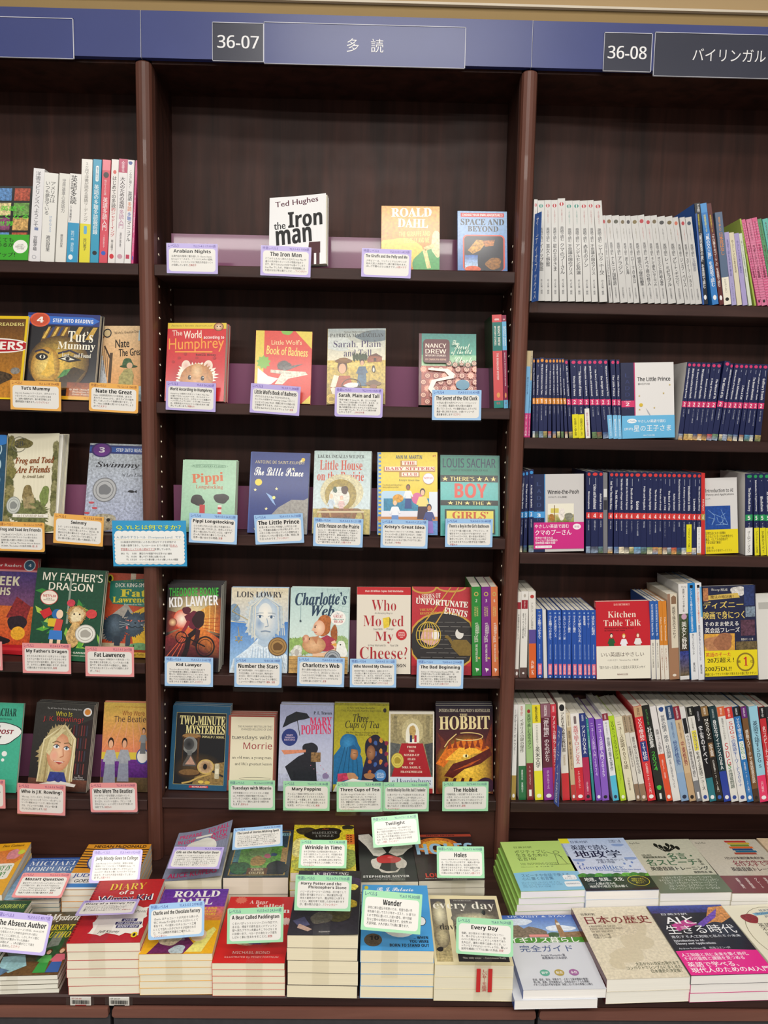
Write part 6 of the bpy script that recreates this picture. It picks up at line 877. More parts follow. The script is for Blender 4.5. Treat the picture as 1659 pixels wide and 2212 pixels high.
rows += [(900, 912, 944, 176, 'first blue-topped white-footed essay paperback after the red and cream one', '2f62b0', [en('KAY HETHERLY American Pie', .04, .44, 'e8ecf4', .3, .7, 'S>'), band(.49, 1, 'e6e2d6'), jp('知らなかった英語', .53, .85, '5a5448', .35, .65)]), (930, 945, 973, 176, 'second blue-topped white-footed essay paperback after the red and cream one', '2f62b0', [en('KAY HETHERLY American Pie', .04, .44, 'e8ecf4', .3, .7, 'S>'), band(.49, 1, 'e6e2d6'), jp('知らなかった英語', .53, .85, '5a5448', .35, .65)]),
 (955, 974, 998, 176, 'first orange-topped white-footed essay paperback', 'd8862c', [en('Tokyo Wonderland', .2, .5, 'f4e8d4', .3, .7, 'S>'), band(.56, 1, 'e6e0d2'), jp('やさしい英文エッセイ', .6, .88, '9a4a2a', .3, .7)]), (979, 999, 1026, 176, 'second orange-topped white-footed essay paperback', 'd8862c', [en('Tokyo Wonderland', .2, .5, 'f4e8d4', .3, .7, 'S>'), band(.56, 1, 'e6e0d2'), jp('やさしい英文エッセイ', .6, .88, '9a4a2a', .3, .7)]),
 (1012, 1030, 1092, 130, 'tan and cream paperback with brown foot after the orange-topped essays', 'dcd2bc', [('r', 0, 0, .3, 1, '9a7660'), ('p', [(.4, .04), (.65, .02), (.9, .04), (.9, .12), (.4, .12)], '8a6a50'), jp('英語で珠玉のエッセイ', .15, .52, '4a4038', .45, .8), band(.63, 1, 'a47a5c'), dot(.95, 'e8dccc', .2)]),
 (1084, 1097, 1168, 66, 'tall paperback with white top and dark fairy-tale scene, beside two blue and white study books', 'e4e2de', [t('Disney', .3, .02, .85, .045, '4a4a50', 'C'), jp('英語シナリオで楽しむ', .05, .29, '2a2a2e', .42, .66), ('g', 0, .31, 1, .7, '4a5a3a~8', '3a2c24~8'), ('e', .55, .34, .3, .03, 'c8a0b8'), jp('美女と野獣', .39, .68, 'f4f0e8', .26, .8), ('g', 0, .7, 1, .96, '2a3a8a~8', '6a5a3a~8'), t('Gakken', .3, .965, .7, .985, 'e8e8e8', 'B')]),
 (1143, 1168, 1214, 62, 'blue and white study book with a black top tab', '2a86cc', [('r', .3, .02, .7, .05, '16161a'), jp('シンデレラを観るだけで英語の基本が', .05, .5, 'f2f6fa', .26, .56), band(.51, 1, 'e6e8ea'), jp('身につくＤＶＤブック', .52, .74, '2a2a34', .3, .62), jp('藤田英時', .82, .92, '3a3a44', .34, .62)]),
 (1190, 1215, 1256, 60, 'white and orange-lettered study book with a black top tab', 'e4e6ea', [('r', .3, .02, .7, .05, '16161a'), jp('ふしぎの国のアリスを観るだけで', .05, .42, 'd8683a', .26, .56), jp('英語の基本が身につくＤＶＤブック', .43, .8, '2a3a6a', .26, .56), ('r', .72, .04, 1, .35, '6ab0e0'), jp('藤田英時', .84, .94, '3a3a44', .34, .62)])]
spines(ZF, ZRT[3], 675, rows, Y=.012, D=.135, group='paperbacks standing on the fourth shelf')
# lowest shelf of the far bay: news-English books
ZG = (1090, 1490, 2.916)
N = []
def nb(ut, ubl, ubr, vt, label, base, title, tc, lower=None, top=None, y=(.14, .72), sub=None, logo='e8e8e8', o=None, more=()):
    it = []
    if top: it += [band(0, top[0], top[1])] + ([jp(top[2], .015, top[0]-.015, top[3], .34, .66, 'J+v')] if len(top) > 2 else [])
    if lower: it += [band(lower[0], 1, lower[1])]
    it += list(more)
    it += [jp(title, y[0], y[1], tc, .24, .78)]
    if sub: it += [jp(sub[0], sub[1], sub[2], sub[3], .36, .64, 'Jv')]
    if logo: it += [dot(.955, logo, .28)]
    N.append((ut, ubl, ubr, vt, label, base, it, o or {}))
nb(54, 42, 88, 95, 'white novel guide with gold foot, first beside the post on the lowest shelf', 'e6e4e0', 'グレート・ギャツビー', '4a4a4a', (.74, 'a88a3a'), None, (.1, .52), ('名作を英語で読み解く', .05, .3, '8a8a8a'))
nb(82, 90, 139, 95, 'white book with a dark green foot on the lowest shelf', 'e2e2da', 'イギリス小説の傑作', '5a5a4a', (.64, '1c6a3a'), (.13, 'e2e2da', '英語で読む', 'c04a4a'), (.15, .5), ('斎藤兆史　高橋和子', .68, .92, 'e4ece4'), None)
nb(130, 143, 190, 95, 'pale green book with a maroon foot on the lowest shelf', 'a0c080', '英語で楽しむ赤毛のアン', '2a4a2a', (.61, '7a1c26'), None, (.1, .46), ('Ｌ・Ｍ・モンゴメリ', .64, .84, 'f0d8d8'), None, None, (('e', .5, .07, .24, .02, 'a02a2a'), ('r', .3, .89, .7, .96, 'f0f0ec')))
nb(172, 193, 244, 97, 'white literature book with yellow top and yellow foot', 'ece9da', '英米文学', '3a3a30', (.69, 'e8e028'), (.19, 'e6d428', '教養', '3a3410'), (.44, .66), ('アメリカ人が必ず読んでいる', .21, .44, '3a3a30'), 'f4f0d0')
nb(225, 250, 310, 92, 'thick maroon book with white lettering and a purple foot', '5c1c30', '「源氏物語」のものがたり', 'f0e4e4', (.66, '8a2a90'), (.14, '8a5a68', '日英対訳', 'f0e4e4'), (.15, .6), ('ステュウットヴァーナム', .69, .88, 'f0dcf0'))
nb(288, 310, 346, 95, 'red book half hidden by the slanting blue divider', 'c02a3c', 'アメリカ暮らし完全ガイド', 'f4e8e4', (.82, 'a81c40'), (.09, 'd03a48', '日英対訳', 'f4e0e0'), (.12, .7))
nb(335, 366, 423, 85, 'tallest white book with black roundel and a red foot', 'e9e4d8', 'アメリカの歴史教科書', '3a2c24', (.72, 'd02830'), None, (.1, .5), ('小学生が学ぶ', .12, .32, '4a3a30'), None, None, (('e', .5, .05, .36, .035, '1c1c20'), t('What Young Americans Know about History', .25, .53, .75, .64, 'a88a4a', 'N>')))
nb(385, 424, 452, 150, 'tan book squeezed beside the tallest white book', 'c8b08a', '英語で解く世界史１０１', '3a2a1c', (.82, 'c03a34'), (.16, 'dcd0b4', '対訳', '5a3a2a'), (.2, .64), None)
nb(413, 453, 507, 153, 'white book with red lettering and a bright red foot on the lowest shelf', 'ebe6e0', '英語で話すロンドンＱ＆Ａ', 'c8304a', (.62, 'cf2230'), None, (.14, .58), ('トム・クリスティアン', .66, .86, 'f6e4e0'), 'f4f0f0', None, (('rr', .35, .03, .65, .12, .1, '7a6a6a'),))
nb(468, 508, 555, 153, 'navy book with white lettering and a crimson foot', '24357a', 'アメリカＱ＆Ａ', 'f2f2f6', (.5, 'b42450'), (.1, '24357a', '日英対訳', 'dce0f0'), (.14, .46), ('山久瀬洋二', .78, .92, 'f4dce4'), '241a24')
nb(512, 556, 578, 186, 'narrow teal-green spine with pale lettering on the lowest shelf', '2f8a8a', 'ニュース英語入門２０２３', 'c8e4e0', None, None, (.06, .66), None, None)
nb(527, 579, 614, 182, 'first purple news book with pale lettering on the lowest shelf', '7a4ab4', 'ニュース英語入門２０２４', 'd8c4ee', None, None, (.06, .7), None, 'ececf4')
nb(572, 616, 682, 190, 'second purple news book, wide with its purple cover showing', '8a5cc4', 'ニュース英語入門２０２５', 'f0e8fa', None, None, (.06, .7), None, '1c1a24', {'side': '9a70d0'})
nb(612, 684, 728, 153, 'white book with a cyan foot after the purple news books', 'e8e8ea', '世界の重大事件', '3a4450', (.71, '56bedc'), (.08, '8a3040', '日英対訳', 'f0e0e0'), (.27, .66), ('知っておきたい', .1, .25, '4a4a54'), '2a3a5a')
nb(652, 732, 776, 170, 'lime green news book with black lettering on the lowest shelf', 'b4d42c', 'ＶＯＡニュースフラッシュ', '24300c', None, None, (.06, .5), ('リスニング！', .58, .8, '2a3a0c'), 'f0f4dc')
nb(690, 778, 830, 176, 'cream vocabulary book with large brown numerals', 'e4dcc0', 'ニュース英語４０００語', '5a4a2a', None, None, (.06, .62), ('小林敏彦著', .72, .88, '6a5a3a'), None)
nb(738, 832, 862, 165, 'first brown and white world-facts book with black brush lettering', 'dcd6ca', '世界遺産ベスト３８', '3a3430', (.8, '8a7058'), (.2, 'a89478', '英文小話', '1c1814'), (.36, .6), None, 'e8dcd0')
nb(766, 864, 900, 165, 'second brown and white world-facts book with black brush lettering', 'dedad0', '意外と知らない世の中のなぜ', '4a4448', (.8, '94785e'), (.2, 'b09a80', '英文小話', '1c1814'), (.25, .68), None, 'e8dcd0')
nb(810, 903, 962, 110, 'wide red news book with white lettering and a dark blue panel', 'd83038', 'ＶＯＡで聞き読み', 'f6f2f0', None, (.11, 'c4a078', '音声付', '5a2a1c'), (.13, .36), ('の英語ニュース入門', .6, .92, 'f6ece8'), 'f2f2f2', None, (('rr', .14, .37, .86, .58, .06, '283a80'), jp('ＩＴ社会', .385, .565, 'f2f2f8', .24, .78)))
nb(862, 964, 1019, 105, 'black essay collection with white lettering and green numerals', '1c1f1c', '社説集', 'f4f4f0', None, None, (.22, .44), ('ジャパンタイムズ', .04, .2, '6ac060'), None, None, (jp('２０２４', .48, .68, '4ac840', .28, .74), ('b', .5, .86, .3, .03, '4ac040', 3), ('r', .36, .92, .64, .98, 'e8e8e4')))
nb(913, 1021, 1060, 110, 'white news book with an orange-red lower half', 'e2dedc', '英語ニュースを読む！', '4a4448', (.5, 'e0502c'), None, (.24, .5), ('語れる！技術', .56, .76, 'f8e8e0'), 'f6f4f2')
nb(957, 1062, 1112, 105, 'off-white economics book with grey-blue roundel', 'e4e2de', '世界の経済・政治・社会問題', '3a4454', None, None, (.1, .55), ('知識と英語を身につける', .56, .86, '3a4454'), None, None, (('b', .5, .04, .3, .03, '2a4a8a', 3),))
nb(1008, 1114, 1164, 108, 'steel-blue and white world-affairs book with a navy top', '9cb4cc', '世界情勢', '2a4a8a', (.7, '8cacd0'), (.14, '2a4468', '日英対訳', 'e8eef4'), (.36, .62), ('英語で話す', .17, .34, '3a5a90'), '24304a')
nb(1058, 1166, 1210, 110, 'tan middle-east book with maroon top and red lettering', 'd4b890', '中東情勢', '8a2030', (.7, 'c4a680'), (.14, '8a2438', '日英対訳', 'f0e0e0'), (.36, .62), ('英語で話す', .17, .34, '6a3a2a'), '2a2420')
nb(1100, 1212, 1246, 112, 'white and grey war-report book with a black upper panel', 'dcdad6', 'ウクライナ戦争を英語で読む', '2a2a2e', (.78, '7a7c80'), None, (.3, .74), None, None, None, (('r', .14, .12, .86, .28, '1c1e22'), ('r', .3, .9, .7, .97, 'f0f0f0')))
nb(1143, 1248, 1291, 112, 'white book with a yellow panel and black top', 'e2e0d8', 'をめぐる英語ニュース', '22221c', None, (.1, '1a1a18', '音声付', 'e8e8dc'), (.47, .88), ('ＶＯＡで読み聞き', .12, .24, '4a4a3a'), '2a4a9a', None, (('rr', .16, .25, .84, .46, .05, 'e6d84a'), jp('ウクライナ', .265, .45, '2a4a9a', .28, .74)))
nb(1189, 1293, 1336, 112, 'black space book with white lettering beside the brown-topped one', '16171c', '宇宙のすべて', 'f2f2f4', (.75, '2a7a86'), None, (.2, .6), ('日英対訳', .05, .15, 'c8c8d0'), 'f2f2f2')
nb(1233, 1338, 1381, 110, 'black space news book with a brown label top and boxed panel', '24201c', 'ＮＡＳＡＴＶと', 'f0ece4', None, (.1, '94744a', '音声付', 'f0e8dc'), (.13, .34), ('の英語ニュース入門', .56, .9, 'f0ece4'), '3a6ac0', None, (('rr', .16, .38, .84, .53, .05, '8a6a48'), jp('宇宙', .395, .52, 'f6f2ea', .28, .74)))
nb(1283, 1383, 1428, 110, 'dark teal science question book with white lettering', '1c3a40', '身近なサイエンスＱ＆Ａ', 'f2f4f4', (.68, '2a42a0'), None, (.14, .66), ('日英対訳', .03, .12, 'c8d4d4'), 'f2f2f2')
nb(1335, 1430, 1477, 112, 'white environment book with orange top and coloured letters', 'e4e4de', 'の環境問題', '2a4a3a', None, (.1, 'd8683a', '電子付', 'f8ece4'), (.66, .86), ('英語でもっとわかる！', .12, .36, '3a3a3a'), '2a4a9a', None, (jp('ＳＤＧ', .38, .62, 'c8404a', .24, .76), jp('ｓ', .6, .65, '3a9a5a', .3, .7)))
nb(1382, 1479, 1528, 115, 'white keyword book with red top and blue lettering', 'e6e6e4', 'の英語キーワード３００＋', '2a5aa8', None, (.12, 'd03a34', '電子付', 'f8ece4'), (.34, .84), None, '2a4a9a', None, (jp('ＳＤＧｓ', .15, .33, 'd04a3a', .24, .78),))
nb(1435, 1530, 1570, 112, 'bright blue news book with a rainbow-lettered white panel', '2f78bc', 'ＶＯＡで聞き読み', 'f2f6fa', None, (.1, '1c2026', '音声付', 'e8ecf0'), (.12, .34), ('英語ニュース入門', .58, .9, 'f2f6fa'), 'f4f4f4', None, (('rr', .14, .36, .86, .55, .05, 'eef0ea'), jp('ＳＤＧｓ', .375, .54, '3a9a4a', .26, .76)))
nb(1485, 1572, 1608, 110, 'brown speech-reading book with pale lettering', '7a5634', '感動スピーチで英語速音読', 'f2e8d8', (.86, '4a3424'), (.12, '6a2a7a', '音声付', 'f0e4f0'), (.24, .8), None, '1c1a1a')
nb(1537, 1610, 1664, 110, 'sky-blue book fading to a hot pink foot', '9cd0e4', '英語で話すＳＤＧｓ', '24344a', (.72, 'e83a6a'), None, (.15, .64), ('山口晴代', .78, .9, 'f8e4ec'), 'f4f4f6')
nb(1600, 1666, 1704, 112, 'red famous-speeches book with a black top at the picture edge', 'c83038', '名スピーチで英語発音', 'f6ecea', None, (.12, '1c1c1e', '電子付', 'f0f0f0'), (.2, .8), None, 'f2f2f2')
nb(1640, 1706, 1745, 112, 'black and white speech book beyond the red one at the picture edge', '24262a', '著名人スピーチで英語', 'f0f0ee', (.8, 'd8d8d6'), None, (.1, .7), None, 'c83a3a')
spines(ZG, ZRT[4], 708, N, Y=.012, D=.14, group='news-English books on the lowest shelf')

# middle bay spines
ZH = (680, 670, 3.606)
spines(ZH, ZC[1], 755, [
 (1380, 1396, 1470, 38, 'coral and teal spined hardback with a green back cover on the second shelf', 'd85a5c', [band(.08, .385, '2a7a72'), en('KEENE', .04, .06, 'f4e0dc', .3, .7), t('KEENE', .25, .045, .75, .06, 'f4e0dc', 'B'), en('NANCY DREW', .12, .33, 'f2ece0', .55, .82), en('MYSTERY STORIES.', .12, .33, 'f2ece0', .2, .4), en('THE BUNGALOW MYSTERY', .41, .7, 'f6dcd8', .38, .6), ('e', .5, .86, .18, .028, 'e8a060'), band(.92, 1, '2a8a80'), t('G.D.', .3, .935, .7, .96, 'd85a5c', 'B')], {'side': '1c4a2c', 'Y': .02}),
 (1456, 1473, 1531, 40, 'maroon and sky-blue spined hardback beside the coral one', '8a1c44', [band(.07, .375, '6ab4dc'), t('KEENE', .25, .04, .75, .055, 'f4e0dc', 'B'), en('NANCY DREW', .12, .33, 'f2f4f4', .55, .82), en('MYSTERY STORIES.', .12, .33, 'f2f4f4', .2, .4), en("NANCY'S MYSTERIOUS LETTER", .4, .76, 'f2e0e4', .38, .6), ('e', .5, .86, .18, .028, 'e8a060'), band(.91, 1, '6ab4dc'), t('G.D.', .3, .93, .7, .955, '8a1c44', 'B')], {'Y': .02})], D=.12, group='mystery hardbacks on the second shelf')
ZI = (730, 1240, 4.147)
rows = []
for i, (a, b, c, col, n, ti, lab) in enumerate([(1197, 1204, 1286, '2f8a3a', '2', 'THE REPTILE ROOM', 'green'), (1286, 1291, 1374, '7a2a86', '3', 'THE WIDE WINDOW', 'violet'), (1368, 1381, 1467, 'd8784a', '6', 'THE ERSATZ ELEVATOR', 'orange')]):
    rows.append((a, b, c, 118, lab+' story spine with a white number at its top on the fourth shelf', col, [('e', .5, .08, .24, .025, 'c8b060'), ('e', .5, .08, .15, .015, col), t(n, .42, .135, .6, .17, 'f4f0e4', 'A+'), en('LEMONY', .22, .33, 'e0cc80', .52, .7, 'S>'), en('SNICKET', .22, .33, 'e0cc80', .28, .46, 'S>'), en('UNFORTUNATE', .4, .62, 'f4f0e4', .36, .66, 'S>'), en('A SERIES OF', .42, .52, 'f4f0e4', .68, .8, 'S>'), en('EVENTS', .55, .62, 'f4f0e4', .24, .34, 'S>'), en(ti, .64, .84, 'f4f0e4', .38, .6, 'S>'), ('p', [(.35, .91), (.75, .92), (.7, .94), (.55, .94), (.5, .965)], 'f4f0ea'), ('b', .75, .8, .14, .012, 'c8a84a', i)]))
spines(ZI, ZC[3], 935, rows, Y=.018, D=.125, group='numbered story spines on the fourth shelf')

# slanting plastic dividers that stick out between the spine-out books
def divider(label, TL, TR, BR, BL, ya, yb, txt, col, tail):
    a, b = onY(BL[0], BL[1], ya), onY(BR[0], BR[1], yb); c = onY(TL[0], TL[1], ya)
    H = float(c[2]-a[2]); dx, dy = float(b[0]-a[0]), float(b[1]-a[1]); W = math.hypot(dx, dy)
    M = Matrix.Translation(tuple(float(v) for v in a)) @ Matrix.Rotation(math.atan2(dy, dx), 4, 'Z')
    root = empty('shelf_divider', M, label, 'shelf divider')
    m = MB('divider_sheet', CARDM, root); m.box(0, W, 0, 0.001, 0, H, hexa(col))
    pr = MB('divider_lettering', CARDM, root); art(pr, [jp(txt, .04, .97, 'e8eef8', .3, .7, 'Jv')], W, H, .0003)
    m = MB('clear_tail', CLEAR, root); m.box(0, W, 0.0011, 0.0018, -tail, H)
divider('slim blue plastic divider with vertical white lettering beside the post on the top shelf', (1154, 463), (1167, 452), (1162, 648), (1148, 653), -.016, -.04, 'オーディオブックス', '2f60ac', .022)
divider('slanting blue plastic divider sticking out of the news-English books', (1190, 1566), (1200, 1566), (1206, 1742), (1196, 1734), .0, -.02, 'ネイティブ英語', '4a62b8', .004)

# ------------------------------------------------------------------ level cards clipped along the shelf fronts
K = shelf_card
K('lavender level card alone near the post on the top shelf', (361, 526), (471, 526), (470, 592), (359, 590), 3, 0, 'YL2.5-4.0 17,000語', 'Arabian Nights', '古典作品を簡単に書き直した Classic Starts\nLibraryシリーズより、アリババと40人の盗賊、\nアラジン、シンドバッドなど有名な作品をいくつ\nか収録しています。', '古典名作')
K('lavender level card over the white hand-lettered paperback', (564, 530), (672, 534), (671, 600), (562, 594), 3, 1, 'YL3.0-4.0 9358語', 'The Iron Man', 'どこからともなく現れた巨大な Iron Man が\n崖から飛び降りるシーンから物語が始まり\nます。鉄でできたものを何でも食べてしまう\nIron Man でしたが、宇宙から地球侵略にき\nた巨大な化け物と戦うことに…。', 'ファンタジー')
K('lavender level card over the glaring orange paperback', (782, 536), (889, 540), (887, 602), (780, 597), 3, 1, 'YL3.0-4.0 6823語', 'The Giraffe and the Pelly and Me', '少年ビリーは、ペリカンとサルとキリンが\n始めた窓ふき会社で一緒に働き始めます。\nはしご不要のガラス拭きです。', '人間ドラマ')
K('lavender level card over the red hamster paperback', (361, 824), (467.5, 827), (465, 890), (356, 885), 3, 0, 'YL3.5 26,262語', 'World According to Humphrey', 'Humphrey は臨時の先生として来た Miss Mac\nが連れてきたハムスターです。子どもたちと一\n緒に勉強するようにと、小さなノートと鉛筆がケ\nージの中に入っています。とても賢いHumphrey\nは、校長先生やクラスメイトの悩みを次々と解\n決してしまいます。', '学園もの')
K('lavender level card over the red and yellow cartoon wolf paperback', (543, 828), (650, 835), (646, 898.6), (538.6, 890.6), 3, 0, 'YL3.0 11,006語', "Little Wolf's Book of Badness", 'オオカミたるもの Bad でなければならぬ。\nおじさんの経営する Cunning College へ行くこ\nとになった Little Wolf。両親に宛てた手紙の形\nで物語がすすみます。かわいい Little Wolf は\n立派な Bad Wolf になれるのでしょうか？', '成長')
K('rounded violet level card over the wheat-field paperback', (724.4, 836), (827.5, 839.7), (826.4, 902.4), (722, 899.6), 3, 1, 'YL3.0-4.0 8251語', 'Sarah, Plain and Tall', '草原で暮らす Anna は、弟、父との3人家\n族。今も亡き母を慕っています。ある日、父\nが見せた1通の手紙。それは父の花嫁募\n集の新聞広告に応じたひとりの女性 Sarah\nからの便りでした。そしてついに彼女が家\nにやってきて…。', 'ほのぼの系', True)
K('light blue level card over the teal clockwork hardback', (933.7, 842), (1040, 842.5), (1039, 908), (933, 907), 4, 0, 'YL4.5-5.5 35,439語', 'The Secret of the Old Clock', '90 年以上愛され続けるナンシー・ドリューシリ\nーズの1巻目。資産家の老人が莫大な遺産を\n遺して亡くなった。その遺産を独占しようとする\n親戚一家に対抗するため、18 歳のナンシーが\n遺言書を探します！', 'ミステリ')
K('orange level card over the black golden-mask reader', (26, 823), (134, 823), (130, 887), (19, 885.6), 1, 0, 'YL1.6-1.8 2064語', "Tut's Mummy", 'Step into Reading シリーズより。古代エジプト\nの王ツタンカーメンが亡くなった所から始ま\nり、当時の埋葬方法や、後の考古学者による\n遺跡発掘まで描きます。', 'ノンフィクション')
K('rounded orange level card over the peach picture book beside the post', (195, 827), (301, 831), (297, 893), (190, 888), 1, 1, 'YL1.2-1.4 1585語', 'Nate the Great', 'Nate は自称腕利きの少年探偵。ある日\n友だちの Annie から、消えたイヌの絵を\n探してほしいという依頼を受けます。さ\nて、Nate は無事に見つけられるでしょう\nか？', 'ミステリ', True)
K('rounded orange level card over the mossy pond reader', (-5, 1126), (97, 1129), (96, 1190), (-9, 1192), 1, 1, 'YL1.2-1.6 2275語', 'Frog and Toad Are Friends', 'I Can Read シリーズより。しっかりものの\nFrog 君とおとぼけものの Toad 君の交流と\n友情を描いた暖かい気持ちになれる短編\n集です。Spring, The Story, A Lost Button\nA Swim, The Letter の5話を収録。', '癒し系', True)
K('orange level card between the pond reader and the silver-sealed fish reader', (121, 1109.6), (224, 1115.7), (223, 1180), (111, 1173), 1, 0, 'YL1.5-2.5 300語', 'Swimmy', 'レオ・レオニの名作絵本。赤い小さな魚の群\nれのなか、一匹だけ黒いスイミー。ある日、仲\n間は大きな魚に襲われて一人ぼっちになって\nしまいます…。大人になってから読むと、子\n供の頃の印象とは少し違って興味深いです。', '', False, .003)
wq, hq = 0.165, 0.102
qi = [('r', 0, 0, 1, 1, '3a9ed2')] + [('e', .09+.082*i, .28, .055, .06, 'f2f3ef') for i in range(11)] + [('e', .09+.082*i, .91, .055, .05, 'f2f3ef') for i in range(11)] + [('e', .07, .32+.08*i, .045, .06, 'f2f3ef') for i in range(8)] + [('e', .93, .32+.08*i, .045, .06, 'f2f3ef') for i in range(8)] + [('r', .06, .27, .94, .92, 'f3f4f0'), t('Q. YLとは何ですか？', .06, .09, .93, .2, 'e8f23a', 'J+'), t('A. 読みやすさレベル（Yomiyasusa Level）です', .06, .33, .93, .4, '3a7a9a', 'J'), ('r', .06, .415, .93, .42, 'd8c870'), t('SSS英語多読研究会による本の読みやすさを評価する', .11, .44, .86, .49, '2a2a2a', 'J'), t('共通の基準であり、YL 0.00－10.00 までの数値で', .11, .515, .78, .565, '2a2a2a', 'J'), t('日本人', .78, .515, .88, .565, 'b82a2a', 'J'), ('r', .78, .57, .88, .577, 'b82a2a'), t('学習者にとっての本の読みやすさ', .11, .595, .57, .645, 'b82a2a', 'J'), ('r', .11, .65, .57, .657, 'b82a2a'), t('を表しています。', .57, .595, .79, .645, '2a2a2a', 'J'), t('例）', .11, .7, .16, .74, '2a2a2a', 'J'), t('YL     0.00', .18, .7, .32, .735, '2a2a2a', 'J'), t('題名だけが英語で中は文字のない絵本', .36, .695, .8, .74, '2a2a2a', 'J'), t('YL   10.00', .18, .765, .32, .8, '2a2a2a', 'J'), t('難しすぎて多読には適さない本', .36, .76, .71, .805, '2a2a2a', 'J'), t('YL 1.5-2.0', .18, .83, .32, .865, '2a2a2a', 'J'), t('シリーズの最も優しいものと難しいものの範囲', .36, .825, .88, .87, '2a2a2a', 'J')]
K('large sky-blue question card with a cloud-edged white panel, hung across the post', (243, 1125), (402, 1124), (404, 1223), (244, 1223.5), 0, 0, '', '', '', '', False, 0, -.016, qi, '3a9ed2', 'question card')
K('light blue level card over the pale green paperback with orange title', (411, 1108), (513.6, 1112), (511, 1175.6), (406, 1172), 4, 0, 'YL4.0-5.0 26,522語', 'Pippi Longstocking', '小さな町の外れの古い家に不思議な女の\n子が引っ越してきました。仲良しのサルと\n馬と一緒に住んでいるピッピは、9歳です\nが一人で気ままに暮らしています。\n世界一強い女の子の物語。', '友達')
K('light blue level card over the navy starry paperback', (548.7, 1113), (655, 1108), (656, 1171.7), (552, 1177), 4, 0, 'YL4.0-5.0 16,743語', 'The Little Prince', '砂漠の真っ只中に不時着した飛行士の前\nに、不思議な金髪の少年が現れます。バラ\nの花との諍いから住んでいた小惑星を去っ\nた彼はいくつもの星を巡った後、地球に降\nり立ったのです。', 'ファンタジー')
K('light blue level card over the covered wagon paperback', (678, 1118), (785, 1121), (783, 1183), (676, 1179), 4, 1, 'YL4.5-5.5 51,211語', 'Little House on the Prairie', 'Laura の一家は新天地を求めて大草原へ。\n木を切り、家を建て、井戸を掘って始める\n生活は大変ですが、家族は協力して切り\n抜けていきます。また、強制移住させられ\nる先住民の姿も描かれ、西部開拓の歩深\nい一面が感じられます。', '人間ドラマ', False, .003)
K('light blue level card over the bright yellow paperback of four girls', (824, 1121), (924, 1124), (924, 1185), (821, 1183), 4, 0, 'YL4.0-5.0 27,217語', "Kristy's Great Idea", "Baby-Sitter's Club シリーズ1作目。母親がベ\nビーシッター探しに苦労するのをみて、子供好\nきの友人とBSCを創設した Kristy。楽しみなが\nらお金ももらえるなんて良いアイデアだと思い\nましたが…？", '中学生')
K('light blue level card over the teal marquee paperback', (963, 1120), (1064, 1121), (1064, 1182), (960.5, 1181.6), 4, 0, 'YL4.0-5.0 35,483語', "There's a Boy in the Girl's Bathroom", 'クラスで一番の嫌われ者、ブラッドリー。大\n嘘付きでケンカばかりする彼ですが、カウ\nンセラーのカーラは、彼の本当の気持ちに\n気付いています。クラスで孤立した少年が\n立ちなおるまでの心の動きを追う感動作。', '学園もの')
K('light blue level card over the dark red cyclist paperback', (358, 1419), (461, 1420), (459.5, 1483), (354, 1482), 4, 1, 'YL4.0-5.0 50657語', 'Kid Lawyer', 'Theodore Boone1作目。セオの住む町で\nは不動産業者に妻殺しの容疑がかかり、\n間もなく裁判が始まろうとしています。町の\n人々は夫が犯人だと予想していますが、有\n罪にするには証拠が必要と知っているセオ\nは見つけようと奮闘します。', 'ミステリ')
K('light blue level card in a wider clear holder over the pale blue girl-portrait paperback', (508, 1421), (609, 1422), (608, 1485), (504.6, 1484), 4, 0, 'YL4.0 28,108語', 'Number the Stars', '第二次世界大戦中、ナチス支配下のデンマー\nクが主な舞台。ユダヤ人の友人、隣人を助け\nるために、命がけの行動をとる人たちが描か\nれています。"The Giver"の Lois さんが最初に\nニューベリー賞をとった作品です。', '戦争、友情', False, .007)
K('light blue level card over the aqua farm paperback with a piglet', (644, 1418.5), (744.6, 1422), (743, 1483.5), (640.5, 1482), 4, 0, 'YL4.0-5.0 31,455語', "Charlotte's Web", '静かな農場の納屋に住む子ブタのウィルバー\nとクモのシャーロット。ある日シャーロットは、\nハムにされる子ブタを救うため、「奇跡」をおこ\nします。子ブタとシャーロットのかけがえのな\nい友情を描いた名作です。', '友情')
K('light blue level card over the cream hardback with red title and cheese', (757, 1422), (856, 1425), (856, 1484), (755, 1485.5), 4, 1, 'YL4.0-4.5 11112語', 'Who Moved My Cheese?', '同窓会で語られた寓話は、迷路の中でチー\nズを探して暮らす2匹のネズミと2人の小人\nの物語でした。ある日、大きなチーズを見つ\nけた彼らは、それまでの探索を中止し、快適\nな毎日に浸ってしまいます。チーズが底をつ\nいたとき、彼らの行動は？', 'ハウツーもの')
K('light blue level card over the red birdcage paperback', (900.5, 1423.7), (1001, 1425.7), (1001, 1488), (899.5, 1486), 4, 1, 'YL4.5-6.0 23904語', 'The Bad Beginning', 'Series of Unfortunate Events1作目。3人\nが海岸で遊んでいる間に屋敷が焼け、両\n親を失ったのが不幸の始まり…。強欲な親\n戚に預けられ、食事にも苦労する生活とな\nってしまうが、力を合わせて切り抜けること\nができるでしょうか？', '人間ドラマ')
K('pink level card at the picture edge under the red-topped myths reader', (-97, 1385), (5, 1385), (5, 1447), (-99, 1447), 2, 0, 'YL2.0-3.0 8049語', 'Greek Myths', 'ギリシャ神話の世界を\nやさしい英語で紹介します。', '神話')
